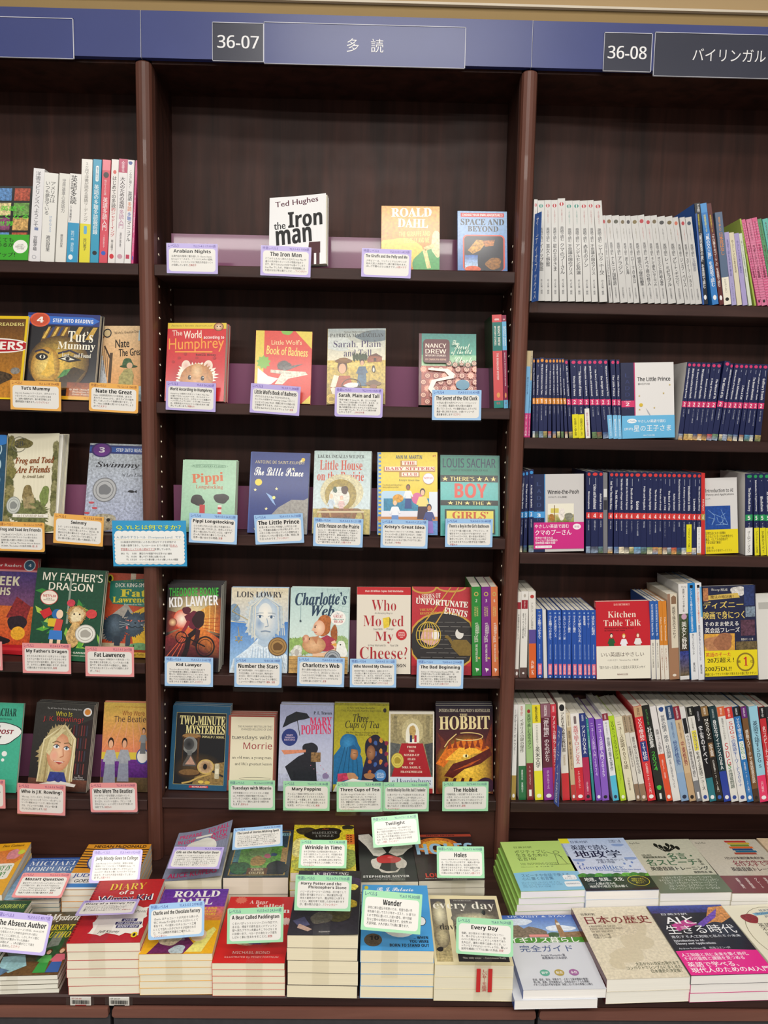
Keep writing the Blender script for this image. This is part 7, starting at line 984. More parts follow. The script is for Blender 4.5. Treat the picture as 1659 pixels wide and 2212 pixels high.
K('pink level card over the dark green jungle paperback', (50.6, 1389.5), (154, 1390), (152.7, 1454.6), (47, 1454.6), 2, 0, 'YL2.8-3.8 7385語', "My Father's Dragon", 'ゆうかんな少年エルマーは年よりのノラ猫か\nらどうぶつ島にとらえられているかわいそう\nなりゅうの子の話を聞き、助けにでかけま\nす。おそろしい動物に遭遇しますが、持ち前\nの頭の良さで切り抜けます。', '冒険')
K('pink level card over the fat blue-grey cat paperback', (185.6, 1397), (290, 1397), (289, 1461.6), (183.5, 1461), 2, 0, 'YL2.5-3.5 2607語', 'Fat Lawrence', 'Lawrence Higgins は毎日4つの家を回って3\n度の食事とお茶を楽しむ、とっても太った黒\n猫です。家を4つ回るのも億劫だし、健康と\nモテるためにダイエットをする決意をします\nが…？', 'ねこ')
K('pink level card at the picture edge under the mint green paperback', (-92, 1683), (12, 1683), (11, 1745.7), (-95, 1745), 2, 1, 'YL2.5-3.0 7910語', 'Why Pick on Me?', 'いじめられっ子が主人公の\n学園ストーリーです。', '学園もの')
K('pink level card over the black cartoon-portrait biography', (40, 1692.5), (144, 1694.6), (139, 1760), (35, 1759), 2, 0, 'YL2.8-3.8 7405語', 'Who is J.K. Rowling?', 'Who was…?シリーズより。今や知らない人は\nほとんどいないヒット作「ハリー・ポッター」シ\nリーズの著者 JK ローリング。彼女の幼少時\n代や、デビューまでの軌跡、デビュー後の暮\nらしなどをご紹介します。', '伝記')
K('rounded pink level card over the orange and purple pop band biography', (196, 1692.5), (297, 1689.5), (296, 1753), (194, 1756), 2, 0, 'YL2.8-3.8 9258語', 'Who Were The Beatles?', '1960 年代に一世を風靡した伝説のバンド、\nザ・ビートルズ。4人それぞれの幼少期から\n生い立ち、メンバーの出会い、デビューと成\n功からジョン・レノンが亡くなるまでを描いた\n伝記です。', '伝記もの', True)
K('green level card over the cream paperback with brick-red border', (495, 1685.7), (594, 1685.7), (594, 1749), (493, 1749), 5, 1, 'YL5.0-6.0 35799語', 'Tuesdays with Morrie', '大学卒業後にジャーナリストとなった著者\nは、大学時代の恩師が難病で死の床につ\nいていることを知り、火曜日ごとに病床を訪\nれ、人生について静かに語り合う時間を持\nちます。', '哲学もの')
K('green level card over the lavender umbrella paperback', (612.5, 1687), (712.5, 1688.6), (712, 1751), (611, 1751), 5, 0, 'YL6.0-7.0 38,146語', 'Mary Poppins', 'ディズニー映画の原作にもなった名作。\nバンクス夫妻は4人の子どもたちのために\n新しいナニーを募集します。採用されたの\nは東風に乗ってやってきた魔法使いのよう\nな女性、メアリー・ポピンズ。', '家族')
K('green level card in a clear holder over the olive-yellow headscarf paperback', (728, 1689), (827, 1688.6), (826.6, 1752.7), (726.6, 1753.7), 5, 0, 'YL5.5 40,838語', 'Three Cups of Tea', '登山家の Gregg は下山中に迷い、パキスタン\nの小さな村で助けられました。そこで目にした\n吹きさらしの山で棒を手に地面に字を書く子供\nたち。衝撃を受けた彼は、この村に学校を建て\nようと決意します。この本は 2003 年に出版され\nた本の Young Readers 版です。', 'ノンフィクション', False, .006)
K('green level card over the red-carpeted staircase paperback', (828, 1690), (927, 1690), (926, 1752.7), (827.6, 1752), 5, 0, 'YL6.2 30,660語', 'From the Mixed-Up Files of Mrs. Basil E. Frankweiler', '12 歳のクローディアは家出をする決心をしま\nすが、どこか快適なところへ家出をしたい…。\nそこで弟のジェイミーを誘った先はニューヨー\nクのメトロポリタン美術館。こんな家出なら経\n験してみたい！と思わせる不朽の名作です。', 'ヤングアダルト')
K('green level card over the fiery orange dragon paperback', (956, 1688), (1054.4, 1688.6), (1055, 1752), (955, 1752), 5, 0, 'YL7.5-8.5 93,352語', 'The Hobbit', '「指輪物語」の前日譚でもあるトールキン\nの名作。ホビットのビルボ・バギンズはある\n日、魔法使いガンダルフと13人のドワーフ\nに誘いだされて、竜に奪われた宝を取り返\nしに旅立ちます。', '冒険')

# ------------------------------------------------------------------ piles on the counter
A['weird'] = [('r', 0, 0, 1, 1, 'e8a81c~1'), ('b', .7, .3, .3, .2, 'd87a2c~4', 3), ('b', .8, .24, .12, .12, 'd88a94~3', 4), ('e', .92, .2, .06, .05, 'c8d03a'), t('Dan Gutman', .5, .03, .9, .08, '3a2010', 'Z'), ('rr', .2, .42, .92, .72, .06, 'f2efe6'), t('MISS DAISY IS', .3, .46, .88, .56, '3a8a3a', 'Z+'), t('CRAZY!', .4, .58, .84, .68, '3a8a3a', 'Z+'), ('e', .6, .86, .14, .08, 'f0e0c8')]
A['bluemusic'] = [('g', 0, 0, 1, 1, '1f50a0~2', '9cc4dc~4'), t("THE NATION'S FAVOURITE STORYTELLER", .05, .035, .95, .06, 'a8c4e4', 'S'), t('MICHAEL', .06, .09, .98, .2, 'e8eef6', 'S-'), t('MORPURGO', .04, .23, .99, .34, 'e8eef6', 'S-')] + [('o', .2+.2*i, .42, .07, .04, .015, 'c8dcec') for i in range(4)] + [('b', .5, .75, .4, .2, 'b8ccd0~6', 4)]
A['tiger'] = [('r', 0, 0, 1, 1, 'e0982a~1')] + [('p', [(0, .1+.06*i), (.5+.3*(i % 2), .13+.06*i), (.45, .145+.06*i), (0, .12+.06*i)], '20181a') for i in range(8)] + [('p', [(1, .12+.06*i), (.6, .14+.06*i), (.65, .155+.06*i), (1, .14+.06*i)], '20181a') for i in range(8)] + [t('MEGAN McDONALD', .12, .03, .94, .09, '2a1810', 'N+'), ('e', .5, .38, .36, .28, '2a4a9a'), ('e', .5, .38, .34, .265, 'dce4f0'), ('r', 0, .66, 1, .88, 'f2f2f0'), t('JUDY MOODY', .06, .67, .94, .77, '2a4a9a', 'N+'), t('GOES TO COLLEGE', .12, .79, .88, .86, '20242a', 'N+'), ('r', 0, .88, 1, .96, '3a86d0'), ('r', 0, .96, 1, 1, 'f2f2f0')]
A['fridge'] = [('r', 0, 0, 1, 1, '8a90a8~1'), t('PREPARE', .05, .07, .45, .15, 'd82a6a', 'N+', 3), t('TO FALL', .55, .03, .95, .12, 'd82a6a', 'N+', 3), t('IN LOVE', .05, .19, .36, .27, 'd82a6a', 'N+', 3), t('WITH', .62, .14, .93, .22, 'd82a6a', 'N+', 3), t('THIS', .06, .31, .3, .38, 'd82a6a', 'N+', 2), t('BOOK', .65, .23, .95, .3, 'd82a6a', 'N+', 3), t('CECELIA AHERN', .68, .315, .95, .34, 'd82a6a', 'N', 3), ('rr', .36, .16, .66, .2, .02, 'ecebe0'), ('b', .5, .5, .28, .34, 'ecebe0', 3), t('LIFE\nON THE\nREFRIGERATOR\nDOOR', .3, .24, .72, .62, '1c1c20', 'Nc', 2), t('ALICE KUIPERS', .08, .86, .9, .95, 'd82a6a', 'N+', 3)]
A['stories'] = [('r', 0, 0, 1, 1, '2a3440~3'), ('r', .06, .04, .94, .96, 'a88a4a~5'), ('r', .08, .05, .92, .95, '2c4050~4'), t('THE LAND OF STORIES', .2, .08, .95, .14, '8ac0c8', 'S'), ('b', .5, .55, .4, .36, '6aa84a~7', 3), ('b', .5, .5, .2, .14, '90c070~5', 5), ('b', .48, .68, .12, .12, 'c0985a~6', 4), ('r', .08, .4, .17, .7, '4a8a9a~6'), ('r', .84, .4, .93, .7, 'b08a5a~6'), ('b', .62, .58, .06, .05, 'd86a8a', 2), ('b', .72, .55, .05, .04, '3a4a8a', 4), ('b', .22, .82, .16, .14, '2a5a3a~8', 3), ('b', .8, .82, .17, .16, '20202a~5', 4), ('r', .34, .82, .66, .95, '5a3a2a~3'), t('CHRIS\nCOLFER', .38, .83, .62, .94, 'd8c8a0', 'Sc')]
A['wrinkle'] = [('r', 0, 0, 1, 1, 'd8c42c~6'), ('b', .2, .15, .16, .1, '3a3420~7', 3), ('b', .9, .08, .1, .06, '2a2a1c~5', 4), ('b', .12, .5, .2, .2, 'e8dc8a~6', 5), ('b', .5, .23, .34, .15, '1c1a14~2', 5), t('MADELEINE\nL’ENGLE', .3, .17, .72, .29, '8a8a84', 'Sc'), ('r', .86, .24, 1, .46, 'd8742c~3')] + [('r', .88+.05*(i % 2), .26+.045*(i//2), .91+.05*(i % 2), .28+.045*(i//2), '6a2a10') for i in range(8)] + [t('A Wrinkle', .47, .1, .58, .13, 'd86a2c', 'C'), ('b', .7, .75, .4, .25, '8a9a2c~8', 3), ('b', .25, .85, .3, .15, 'c8c83a~8', 6), ('b', .5, .6, .2, .1, '5a6a2a~8', 7)]
A['hands'] = [('r', 0, 0, 1, 1, '18181a~1'), ('p', [(0, .02), (.2, .0), (.42, .28), (.5, .42), (.36, .5), (.26, .48), (.14, .28), (0, .12)], 'd8d2c8~2'), ('p', [(1, .14), (.84, .12), (.62, .3), (.54, .42), (.68, .5), (.8, .46), (.9, .36), (1, .3)], 'd4cec4~2'), ('b', .3, .64, .09, .13, 'd4cec4~2', 3), ('b', .74, .64, .1, .13, 'cec8be~2', 4), ('p', [(.3, .72), (.46, .8), (.62, .8), (.74, .72), (.66, .82), (.5, .84), (.38, .82)], 'd0cabf~2'), ('b', .52, .56, .22, .1, 'c01c24', 4), ('e', .56, .52, .05, .02, 'e06060'), t('STEPHENIE MEYER', .05, .88, .86, .92, 'e8e8e6', 'B'), t('THE INTERNATIONAL\nNUMBER ONE BESTSELLER', .16, .925, .78, .97, 'a8a8a6', 'Ac')]
A['holes'] = [('r', 0, 0, 1, 1, '2c1a1a~4'), ('r', 0, 0, 1, .035, '2a1412'), ('r', .0, .045, 1, .1, 'a8402c'), t('SPECIAL EDITION', .25, .058, .72, .085, '2a1414', 'B'), ('e', .4, .3, .36, .18, 'c8702a~6'), ('e', .4, .3, .26, .12, 'e8a83a~5'), ('e', .42, .34, .12, .07, '3a2418'), t('HOLES', .05, .25, .97, .48, '9cc4e0', 'B+', 1), t('LOUIS SACHAR', .12, .86, .9, .94, 'd8402c', 'B+'), t('Winner of the Newbery Medal and the National Book Award', .1, .955, .92, .975, 'e8e0d8', 'S')]
A['quotes'] = [('r', 0, 0, 1, 1, 'b8d878'), t('日英対訳', .18, .11, .47, .15, '3a4a2a', 'J'), t('ポジティブに\n生きるための\n名言100', .16, .19, .66, .41, '2a3a1c', 'J'), t('100 INSPIRING QUOTES', .17, .46, .77, .51, '5a6a3a', 'A'), t('Mike Foreman：著　井上久美：訳', .16, .53, .66, .55, '4a5a34', 'J'), ('l', [(.78, .3), (.76, .5)], .008, '4a5a3a'), ('l', [(.84, .3), (.9, .5)], .008, '4a5a3a'), ('o', .82, .25, .05, .03, .008, '4a5a3a'), ('l', [(.66, .24), (.8, .3), (.88, .36)], .008, '4a5a3a'), ('l', [(.62, .51), (.95, .5)], .006, '4a5a3a'), ('p', [(0, .66), (.4, .62), (1, .65), (1, 1), (0, 1)], '86c4e4'), t('スピーチや会話で使える\n心に響く名言集', .1, .68, .84, .8, '2a5a84', 'J'), t('スティーブ・ジョブズ、ビル・ゲイツ、ボブ・ディラン\nジョン・レノン、ピーター・ドラッカー、ココ・シャネル\nパウロ・コエーリョ、ダライ・ラマ14世……', .06, .83, .66, .94, '2a5a84', 'J'), ('rr', .72, .72, .92, .81, .03, 'eef4f6'), ('rr', .7, .84, .94, .94, .03, 'eef4f6'), t('無料\nダウンロード', .74, .73, .9, .8, '3a6a8a', 'Jc'), t('読者特典音声付き', .72, .87, .92, .9, '3a6a8a', 'J')]
A['geo'] = [('g', 0, 0, 1, .7, 'b4c8e8~1', 'd4dcec~1'), ('r', 0, 0, .14, .1, 'e4e03a'), t('日英対訳', .16, .05, .42, .1, '2a3458', 'J'), t('山久瀬洋二：著\n日本語訳：大西', .74, .04, .92, .1, '2a3458', 'J'), t('英語で読む', .12, .14, .66, .24, '1c2444', 'J+'), t('地政学', .12, .25, .8, .4, '1a2040', 'J+'), t('地理と気候がつくる\n人類の物語', .38, .42, .84, .51, '2a3458', 'J'), t('Geopolitics:', .08, .54, .72, .64, '4a6ab0', 'S-'), t('How Geography and Climate Have Shaped\nHuman History', .34, .62, .94, .68, '4a6ab0', 'Sc')] + [('b', x, y, .09, .03, '8aa4d4', 3) for x, y in ((.84, .15), (.14, .44), (.9, .42))] + [('e', x, y, .015, .018, '6a8ac8') for x, y in ((.1, .5), (.16, .52), (.76, .52), (.88, .5), (.82, .57))] + [('b', .08+.12*i, .75, .1, .06, ('3a8a2c~6', '2a6a2a~6', '5aa83a~6')[i % 3], i) for i in range(9)] + [('r', 0, .76, 1, .965, '10301c~2'), t('地理、気候、文化', .06, .77, .6, .84, 'f2f4f0', 'J+'), t('――人類の営みを\n地政学の視点で読み解く', .08, .86, .6, .95, 'e8ece6', 'J+'), ('o', .8, .84, .15, .09, .008, 'd8d03a'), t('地理から考え\n地球をまるごと\n身につく', .7, .79, .9, .89, 'e0dc4a', 'Jc'), ('r', 0, .965, 1, 1, '181c1a')]
A['speech'] = [('r', 0, 0, 1, 1, 'c4c4b0~1'), t('Easy & Slow', .04, .05, .2, .1, '3a3a34', 'C')] + [('e', .42+.06*i, .12+.03*(i % 3), .03, .04, '20221c') for i in range(6)] + [('l', [(.42+.06*i, .16), (.5+.01*i, .25)], .02, '20221c') for i in range(6)] + [t('1日10分\n英語回路育成計画', .1, .3, .44, .38, '2a3a2a', 'J+'), t('名言・', .48, .28, .84, .4, '3a6a4a', 'J+'), t('名スピーチ', .1, .4, .84, .52, '3a6a4a', 'J+'), t('で学ぶ', .86, .4, .92, .52, '2a3a2a', 'J+v'), t('英語音読トレーニング', .1, .54, .94, .61, '22302a', 'J+'), t('鹿野晴夫 編', .68, .63, .94, .67, '22302a', 'J'), ('r', 0, .7, 1, 1, '66745c'), t('ウォルト・ディズニー／スティーブ・ジョブズ\nマイケル・ジョーダン／アルベルト・アインシュタイン\nピーター・ドラッカー／オードリー・ヘプバーン\nココ・シャネル／エイブラハム・リンカーン\nジョン・レノン／フランクリン・ルーズベルト', .1, .72, .94, .95, 'e4e8dc', 'Jc')]
A['lit'] = [('r', 0, 0, 1, 1, 'c6c0b0~1'), t('Easy & Slow', .04, .05, .2, .1, '3a3a34', 'C')] + [('r', .5+.02*(i % 3), .03+.04*i, .82+.03*(i % 2), .066+.04*i, ('b83a34', 'c8a83a', '6a8a3a', 'd8682c', '2a4a7a', '2a6a8a', 'a84a3a')[i]) for i in range(7)] + [t('1日10分英語回路育成計画', .3, .35, .86, .4, '3a2a2a', 'J+'), t('名作文学で学ぶ', .36, .42, .98, .53, '8a3a44', 'J+'), t('英語音読トレーニング', .26, .55, .98, .62, '2a2224', 'J+'), ('r', 0, .7, 1, 1, '7a4448')] + [jp(s, .74, .92, 'e8dcd8', .2+.13*i, .24+.13*i) for i, s in enumerate(('高慢と偏見', '若草物語', 'グレート', '賢者の贈り物', '老人と海'))]
A['tan'] = [('r', 0, 0, 1, 1, 'd8c0a0~2'), t('日英対訳', .2, .1, .5, .16, '4a3a2a', 'J')]
A['treehouse'] = [('r', 0, 0, 1, 1, '24482a~7'), t('MARY POPE OSBORNE', .1, .06, .96, .13, 'c8d860', 'Z'), t('MAGIC TREE', .2, .2, .84, .32, 'e0d86a', 'Z+'), t('HOUSE', .3, .38, .8, .5, 'e0d86a', 'Z+')]
A['atoz'] = [('r', 0, 0, 1, 1, '4a4430~5'), ('p', [(.3, .1), (.6, .02), (.8, .12), (.5, .2)], '6a5a3a~5'), ('p', [(.62, .3), (.86, .25), (.86, .8), (.58, .86)], '2c5a34~4'), ('p', [(.66, .38), (.8, .35), (.8, .56), (.64, .6)], '8a9488~3'), ('r', .0, .8, 1, 1, '6a4c2a~4'), t('A to Z Mysteries', .1, .04, .98, .18, 'f0efe6', 'Z+', -2), t('THE ABSENT', .3, .22, .9, .32, 'ecdc3a', 'Z+'), t('AUTHOR', .5, .34, .97, .44, 'ecdc3a', 'Z+'), ('p', [(.1, .72), (.4, .7), (.5, .86), (.3, .96), (.12, .86)], '9cc8d0~2'), ('p', [(.05, .86), (.3, .92), (.2, 1), (0, 1)], '5a7a9a~2')] + fig(.72, .62, .36, '5a3018', 'ecc09a', '5ab85a', '3a9a44', .6) + fig(.9, .6, .38, '8a4420', 'ecc09a', 'd86a7a', '3a62a8', .6)
A['diary'] = [('r', 0, 0, 1, 1, 'b8242a~1')] + [('r', 0, .04*i, .03, .04*i+.02, '7a141c') for i in range(25)] + [('p', [(.24+.7*a_+.02*((i_*7) % 3-1), .47+.42*b_+.02*((i_*5) % 3-1)) for i_, (a_, b_) in enumerate([(k/8, 0) for k in range(9)]+[(1, k/8) for k in range(1, 9)]+[(1-k/8, 1) for k in range(1, 9)]+[(0, 1-k/8) for k in range(1, 8)])], 'ebe8dc'), t('DIARY', .22, .08, .76, .19, 'ecc83a', 'S-', 3), t('of a', .4, .2, .62, .27, 'f2f0ea', 'N+', 2), t('Wimpy Kid', .12, .28, .93, .42, 'f4f2ec', 'N+', 4), t('Wimpy Kid', .14, .29, .91, .41, '2a2454', 'N+', 4), t('a novel in cartoons', .5, .52, .92, .57, '4a4a48', 'N'), ('r', .62, .66, .84, .7, '2a2a58'), ('r', .55, .71, .92, .75, '2a2a58'), ('r', .58, .76, .9, .8, '2a2a58'), t('OVER', .65, .665, .8, .695, 'd8d8e4', 'B/'), t('250 MILLION', .57, .715, .9, .745, 'd8d8e4', 'B/'), t('BOOKS SOLD', .6, .765, .88, .795, 'd8d8e4', 'B/'), t('Jeff Kinney', .36, .83, .66, .88, '3a3a38', 'N/'), ('e', .88, .9, .045, .04, 'e8cc20'), ('e', .88, .9, .02, .022, '20201c')]
A['purple'] = [('g', 0, 0, 1, .32, '5c2f9a~3', '7a3aa0~4'), ('g', 0, .3, 1, .55, 'd0607a~4', 'e08a30~3'), ('r', 0, .52, 1, 1, 'e8ac1c~1'), ('b', .2, .32, .4, .12, '6a34a0~4', 3), t('ROALD', .18, .03, .88, .14, 'f4f0ec', 'S+', 1), t('DAHL', .26, .16, .8, .27, 'f4f0ec', 'S+', 1), t('CHARLIE AND\nTHE CHOCOLATE\nFACTORY', .4, .31, .9, .44, 'ecc83a', 'Br'), ('p', [(.1, 1), (.25, .78), (.55, .72), (.7, .86), (.6, 1)], '6a2258~4'), ('b', .35, .8, .16, .1, 'd8c8a8~5', 3), ('b', .5, .95, .12, .07, 'b8c8d0~4', 5), ('p', [(.62, .98), (.8, .72), (.92, .62), (.97, .66), (.84, .98)], 'e8e07a~2'), ('e', .74, .74, .11, .09, 'f0cfa8'), ('e', .7, .72, .012, .014, '2a2018'), ('e', .78, .73, .012, .014, '2a2018')]
A['bear'] = [('r', 0, 0, 1, 1, 'd0201f'), ('s', .18, .06, .1, 'e0705c', 12), t('A Bear', .32, .06, .6, .12, 'f4d8d0', 'S'), t('Called', .44, .12, .86, .18, 'f4d8d0', 'S'), t('Paddington', .02, .19, .96, .29, 'f6f0ec', 'S'), ('s', .92, .4, .1, 'ecc8c0', 12), ('b', .4, .7, .18, .07, 'c8a888~5', 3), ('b', .56, .7, .14, .06, '3a4a8a~4', 4), ('b', .68, .7, .1, .05, '8a5a4a~5', 5), t('MICHAEL BOND', .25, .84, .77, .88, 'ecc8c0', 'A'), t('ILLUSTRATED by PEGGY FORTNUM', .15, .91, .9, .94, 'ecc8c0', 'A')]
A['wizard'] = [('r', 0, 0, 1, 1, '24202a~4'), ('b', .5, .2, .5, .2, '3a2a4a~6', 4), t('J.K. ROWLING', .22, .03, .8, .09, 'e4e0e0', 'S', 2), t('HARRY POTTER', .3, .11, .84, .2, '6a5a4a', 'S'), ('b', .88, .28, .08, .06, 'e8d85a~5', 3), ('b', .7, .7, .22, .12, '4a4420~6', 5), ('b', .85, .55, .14, .06, 'b0982c~6', 6), ('p', [(.04, .8), (.2, .74), (.3, .86), (.16, .9)], '4a4a6a~3'), ('p', [(.14, .84), (.34, .92), (.28, .95), (.12, .9)], 'b89a8a~2'), ('b', .45, .76, .16, .1, '5a564a~6', 7), t('BLOOMSBURY', .44, .95, .6, .965, 'c8c4c0', 'B')]
A['skyblue'] = [('r', 0, 0, 1, 1, '4aa0e0'), t('R. J. Palacio', .22, .04, .78, .13, 'f2f6fa', 'C+'), ('e', .06, .05, .03, .03, 'd8c83a'), t('WONDER', .2, .2, .8, .32, 'f4f6f8', 'N+'), ('e', .55, .56, .3, .26, 'f2f4f4'), ('e', .86, .58, .07, .07, '20242a'), ('e', .86, .58, .062, .062, 'f2f4f4'), ('e', .17, .86, .125, .09, '5a4c3c~3'), t('10', .12, .8, .25, .86, '18181c', 'B+'), t('Award-\nwinning\nbook', .11, .87, .23, .92, '2a2418', 'Ac'), t('... WHEN\nYOU WERE\nBORN TO STAND OUT', .4, .8, .94, .95, '162430', 'B+r')]
A['clouds'] = [('r', 0, 0, 1, 1, 'e6dab0'), ('g', .03, .06, .24, .96, '44444c~2', 'b8a878~6'), ('g', .31, .06, .96, .96, '3a3a44~2', 'a89a78~6'), ('ge', .14, .3, .1, .2, 'f4ecc8', '8a8068~3'), ('ge', .14, .62, .1, .16, 'dccfa4~3', '7a705c~4'), ('ge', .62, .36, .33, .1, 'e8dcb4~3', '5a5650~4'), ('ge', .5, .5, .18, .1, 'f0e6c0~3', 'a09478~4'), ('ge', .8, .54, .15, .12, 'e0d4ac~3', '8a8068~4'), ('ge', .64, .7, .32, .1, 'a89c80~4', '605c56~4'), t('A New York Times Bestseller', .36, .075, .62, .095, 'c8c8c0', 'S'), t('every day', .06, .1, .93, .25, 'f0ece0', 'S-'), t('david levithan', .12, .44, .92, .53, '2a2624', 'S-'), ('b', .76, .27, .03, .04, '24242a', 5), ('b', .09, .8, .05, .03, '1c1c22', 5), ('r', .31, .86, .96, .96, '22222a'), t('“Wise, wildly unique.” —Entertainment Weekly', .36, .9, .92, .93, 'e8e4d8', 'S')]
A['uk'] = [('r', 0, 0, 1, 1, 'cfd3da'), ('g', 0, 0, 1, .32, '2a5ab4~1', '9cc0e8~2'), ('b', .2, .1, .2, .06, 'd0dcec~2', 3), ('b', .75, .2, .2, .05, 'dce6f2~2', 4), t('UK VISIT & STAY', .1, .01, .9, .035, 'e4ecf6', 'A'), ('p', [(0, .3), (.1, .16), (.2, .15), (.26, .2), (.34, .17), (.46, .2), (.55, .24), (.55, .33), (0, .33)], '7a6a58~6'), ('p', [(.7, .33), (.71, .12), (.735, .05), (.76, .12), (.79, .33)], '9a7850~3'), ('r', .72, .12, .765, .155, 'e4dcc8'), ('p', [(.78, .26), (1, .25), (1, .34), (.78, .34)], '8a6e4c~5'), ('b', .62, .3, .1, .04, '3a5a34~6', 5), ('r', .3, .29, .56, .325, 'e0908a'), ('r', 0, .335, 1, .405, '4a9030~2'), t('イギリス暮らし', .02, .325, .93, .41, 'f6f6f4', 'J+'), t('完全ガイド', .12, .44, .8, .53, '3a5488', 'J'), t('Angela Monteith=著\n高橋美咲=日本語訳', .36, .56, .68, .63, '4a5060', 'J'), ('e', .33, .8, .06, .04, '5aa890'), ('e', .51, .8, .06, .04, 'b09a4a'), ('e', .69, .8, .06, .04, 'a0649a')] + [t(s, x, .785, x+.08, .815, 'f2f4f4', 'J+') for s, x in (('留学', .29), ('駐在', .47), ('永住', .65))] + [t('気候、歴史、政治、宗教まで、イギリス基本情報の整理！\n買い物、食事、住宅事情など、日常生活のリアルを網羅！\nイギリス生活の不安を解消！失敗しないための準備と心構え', .14, .87, .86, .96, '3a3c48', 'Jc')]
A['japan'] = [('r', 0, 0, 1, 1, 'd9d0b8~2'), ('b', .7, .3, .14, .16, 'cdc3a8~1', 3), ('b', .6, .52, .2, .14, 'cdc3a8~1', 4), ('b', .4, .7, .24, .1, 'cdc3a8~1', 5), ('b', .22, .8, .1, .08, 'cdc3a8~1', 6), ('b', .4, .35, .3, .12, 'cfc5ac~3', 7), t('日英対訳', .08, .09, .26, .125, '2a2420', 'J+'), t('日本の歴史', .1, .14, .94, .26, '7a1c1c', 'S+'), t('A HISTORY OF JAPAN:\nFROM THE ANCIENT PAST\nTO THE PRESENT', .1, .28, .52, .38, '5a5040', 'S'), t('西海コエン=著\n竹森ジニー=訳', .1, .4, .32, .47, '3a342c', 'J'), t('太古から21世紀の現代まで\nコンパクトでシンプルにまとめた\n日本通史の決定版！', .3, .8, .96, .94, '3a4a34', 'Jr')]
A['aiage'] = [('r', 0, 0, 1, 1, '141828~3'), ('g', 0, 0, 1, .12, '1c3a9a~5', '2a2a6a~6'), ('p', [(.6, .3), (.8, .04), (1, .02), (1, .2), (.8, .3)], 'c8884a~7'), ('p', [(.5, .3), (.9, .06), (.8, .2), (.55, .34)], '6a4ab0~6'), ('p', [(.16, .3), (.4, .22), (.5, .3), (.2, .4)], 'b83a8a~6'), ('b', .75, .38, .2, .12, '20283a~5', 4), t('日英対訳', .12, .12, .46, .155, 'e0e4ee', 'J'), t('AIと', .12, .17, .5, .29, 'f2f4f8', 'J+'), t('生きる時代', .06, .31, .94, .44, 'f2f4f8', 'J'), t('進化する人工知能と私たちの未来', .06, .46, .94, .5, 'e0e4ee', 'J'), t('Introduction to AI:\nTheory and Applications', .06, .52, .56, .6, 'e0e4ee', 'S'), t('Andrew Robbins=著　西海コエン=訳', .06, .63, .7, .66, 'c8ccd8', 'J'), ('p', [(0, .68), (.5, .66), (1, .69), (1, 1), (0, 1)], 'e02a8c'), t('人工知能と共に未来を築く時代、\nその可能性と課題を見つめる', .04, .71, .86, .81, 'f8e8f2', 'J+'), t('英語で学べる、\n現代人のためのAI入門', .04, .83, .98, .97, 'faf0f6', 'J+')]
A['alice'] = [('r', 0, 0, 1, 1, 'e6e2cc'), ('o', .5, .5, .44, .46, .008, '8a846a'), ('b', .22, .22, .1, .09, '8a2a30~4', 3), ('p', [(.3, .14), (.7, .11), (.72, .15), (.32, .18)], '7ab0d0'), t('ALICE IN\nWONDERLAND\nPUZZLE', .34, .08, .7, .22, '3a5a7a', 'Sc'), t('英語で楽しむ\n不思議の国のアリス\n謎解きパズル', .25, .3, .95, .5, '3a3434', 'J'), ('b', .3, .65, .1, .05, 'c89a8a~4', 4), ('b', .6, .7, .14, .06, 'a8b0a8~4', 5), ('b', .4, .85, .15, .06, '9aa8b8~4', 6)]
E_ = lambda amt: (lambda W, L: (lambda p: (p[0], p[1]-amt*max(0, p[0]/W)**1.6*(.35+.65*p[2]/L), p[2])))
C_ = lambda amt: (lambda W, L: (lambda p: (p[0], p[1]-amt*max(0, p[0]/W)**1.6*(1-.6*p[2]/L), p[2])))
P = pile
hb = .066
# back row, against the panel
P('weird', 'orange storybook with a pink cartoon, top of its pile at the picture edge', 'under the orange storybook at the picture edge', (-112, 1937), (0, 1936), (-55, 1823), (67, 1823), 5, A['weird'], 'e8a81c', h=.066, lowcov='d8b050')
P('music', 'deep blue storybook with white serif lettering, top of its pile', 'under the deep blue storybook', (9, 1943), (133, 1943), (65, 1853.5), (172, 1853), 5, A['bluemusic'], '1f50a0', h=.046, lowcov='4a8a9a')
P('tiger', 'tiger-striped orange storybook with a white title band, top of its pile', 'under the tiger-striped storybook', (130, 1923), (290, 1921), (192, 1826), (320, 1822), 5, A['tiger'], 'e0982a', h=.064)
P('fridge', 'grey-blue paperback with pink handwriting and a curling cover, top of its pile', 'under the grey-blue paperback with pink handwriting', (348, 1904), (475, 1901), (388, 1799), (506, 1798), 3, A['fridge'], '8a90a8', h=.07, bend=E_(.03), pages='ebe3cc')
P('stories', 'thick fairy-tale paperback with a green woodland picture, top of its pile', 'under the thick fairy-tale paperback', (480, 1896.5), (624, 1894.5), (512, 1793), (635, 1793), 2, A['stories'], '2a3440', h=.074, pages='ecdfd0')
P('wrinkle', 'yellow and black patterned paperback, top of its pile', 'under the yellow and black patterned paperback', (625.7, 1886), (768, 1882), (637.6, 1784.6), (764.5, 1777), 4, A['wrinkle'], 'c8b428', h=.078, pages='e9dccf')
P('hands', 'black paperback with two pale hands around something red, top of its pile', 'under the black paperback with pale hands', (783, 1904), (902, 1905.5), (770, 1802), (888, 1801), 3, A['hands'], '18181a', h=.066)
P('holes', 'dark brown paperback with pale blue title and fiery glow, top of its pile', 'under the dark brown paperback with the fiery glow', (903, 1904), (1045, 1900), (889, 1802), (1015, 1795), 4, A['holes'], '2c1a1a', h=.068, pages='e0dac9')
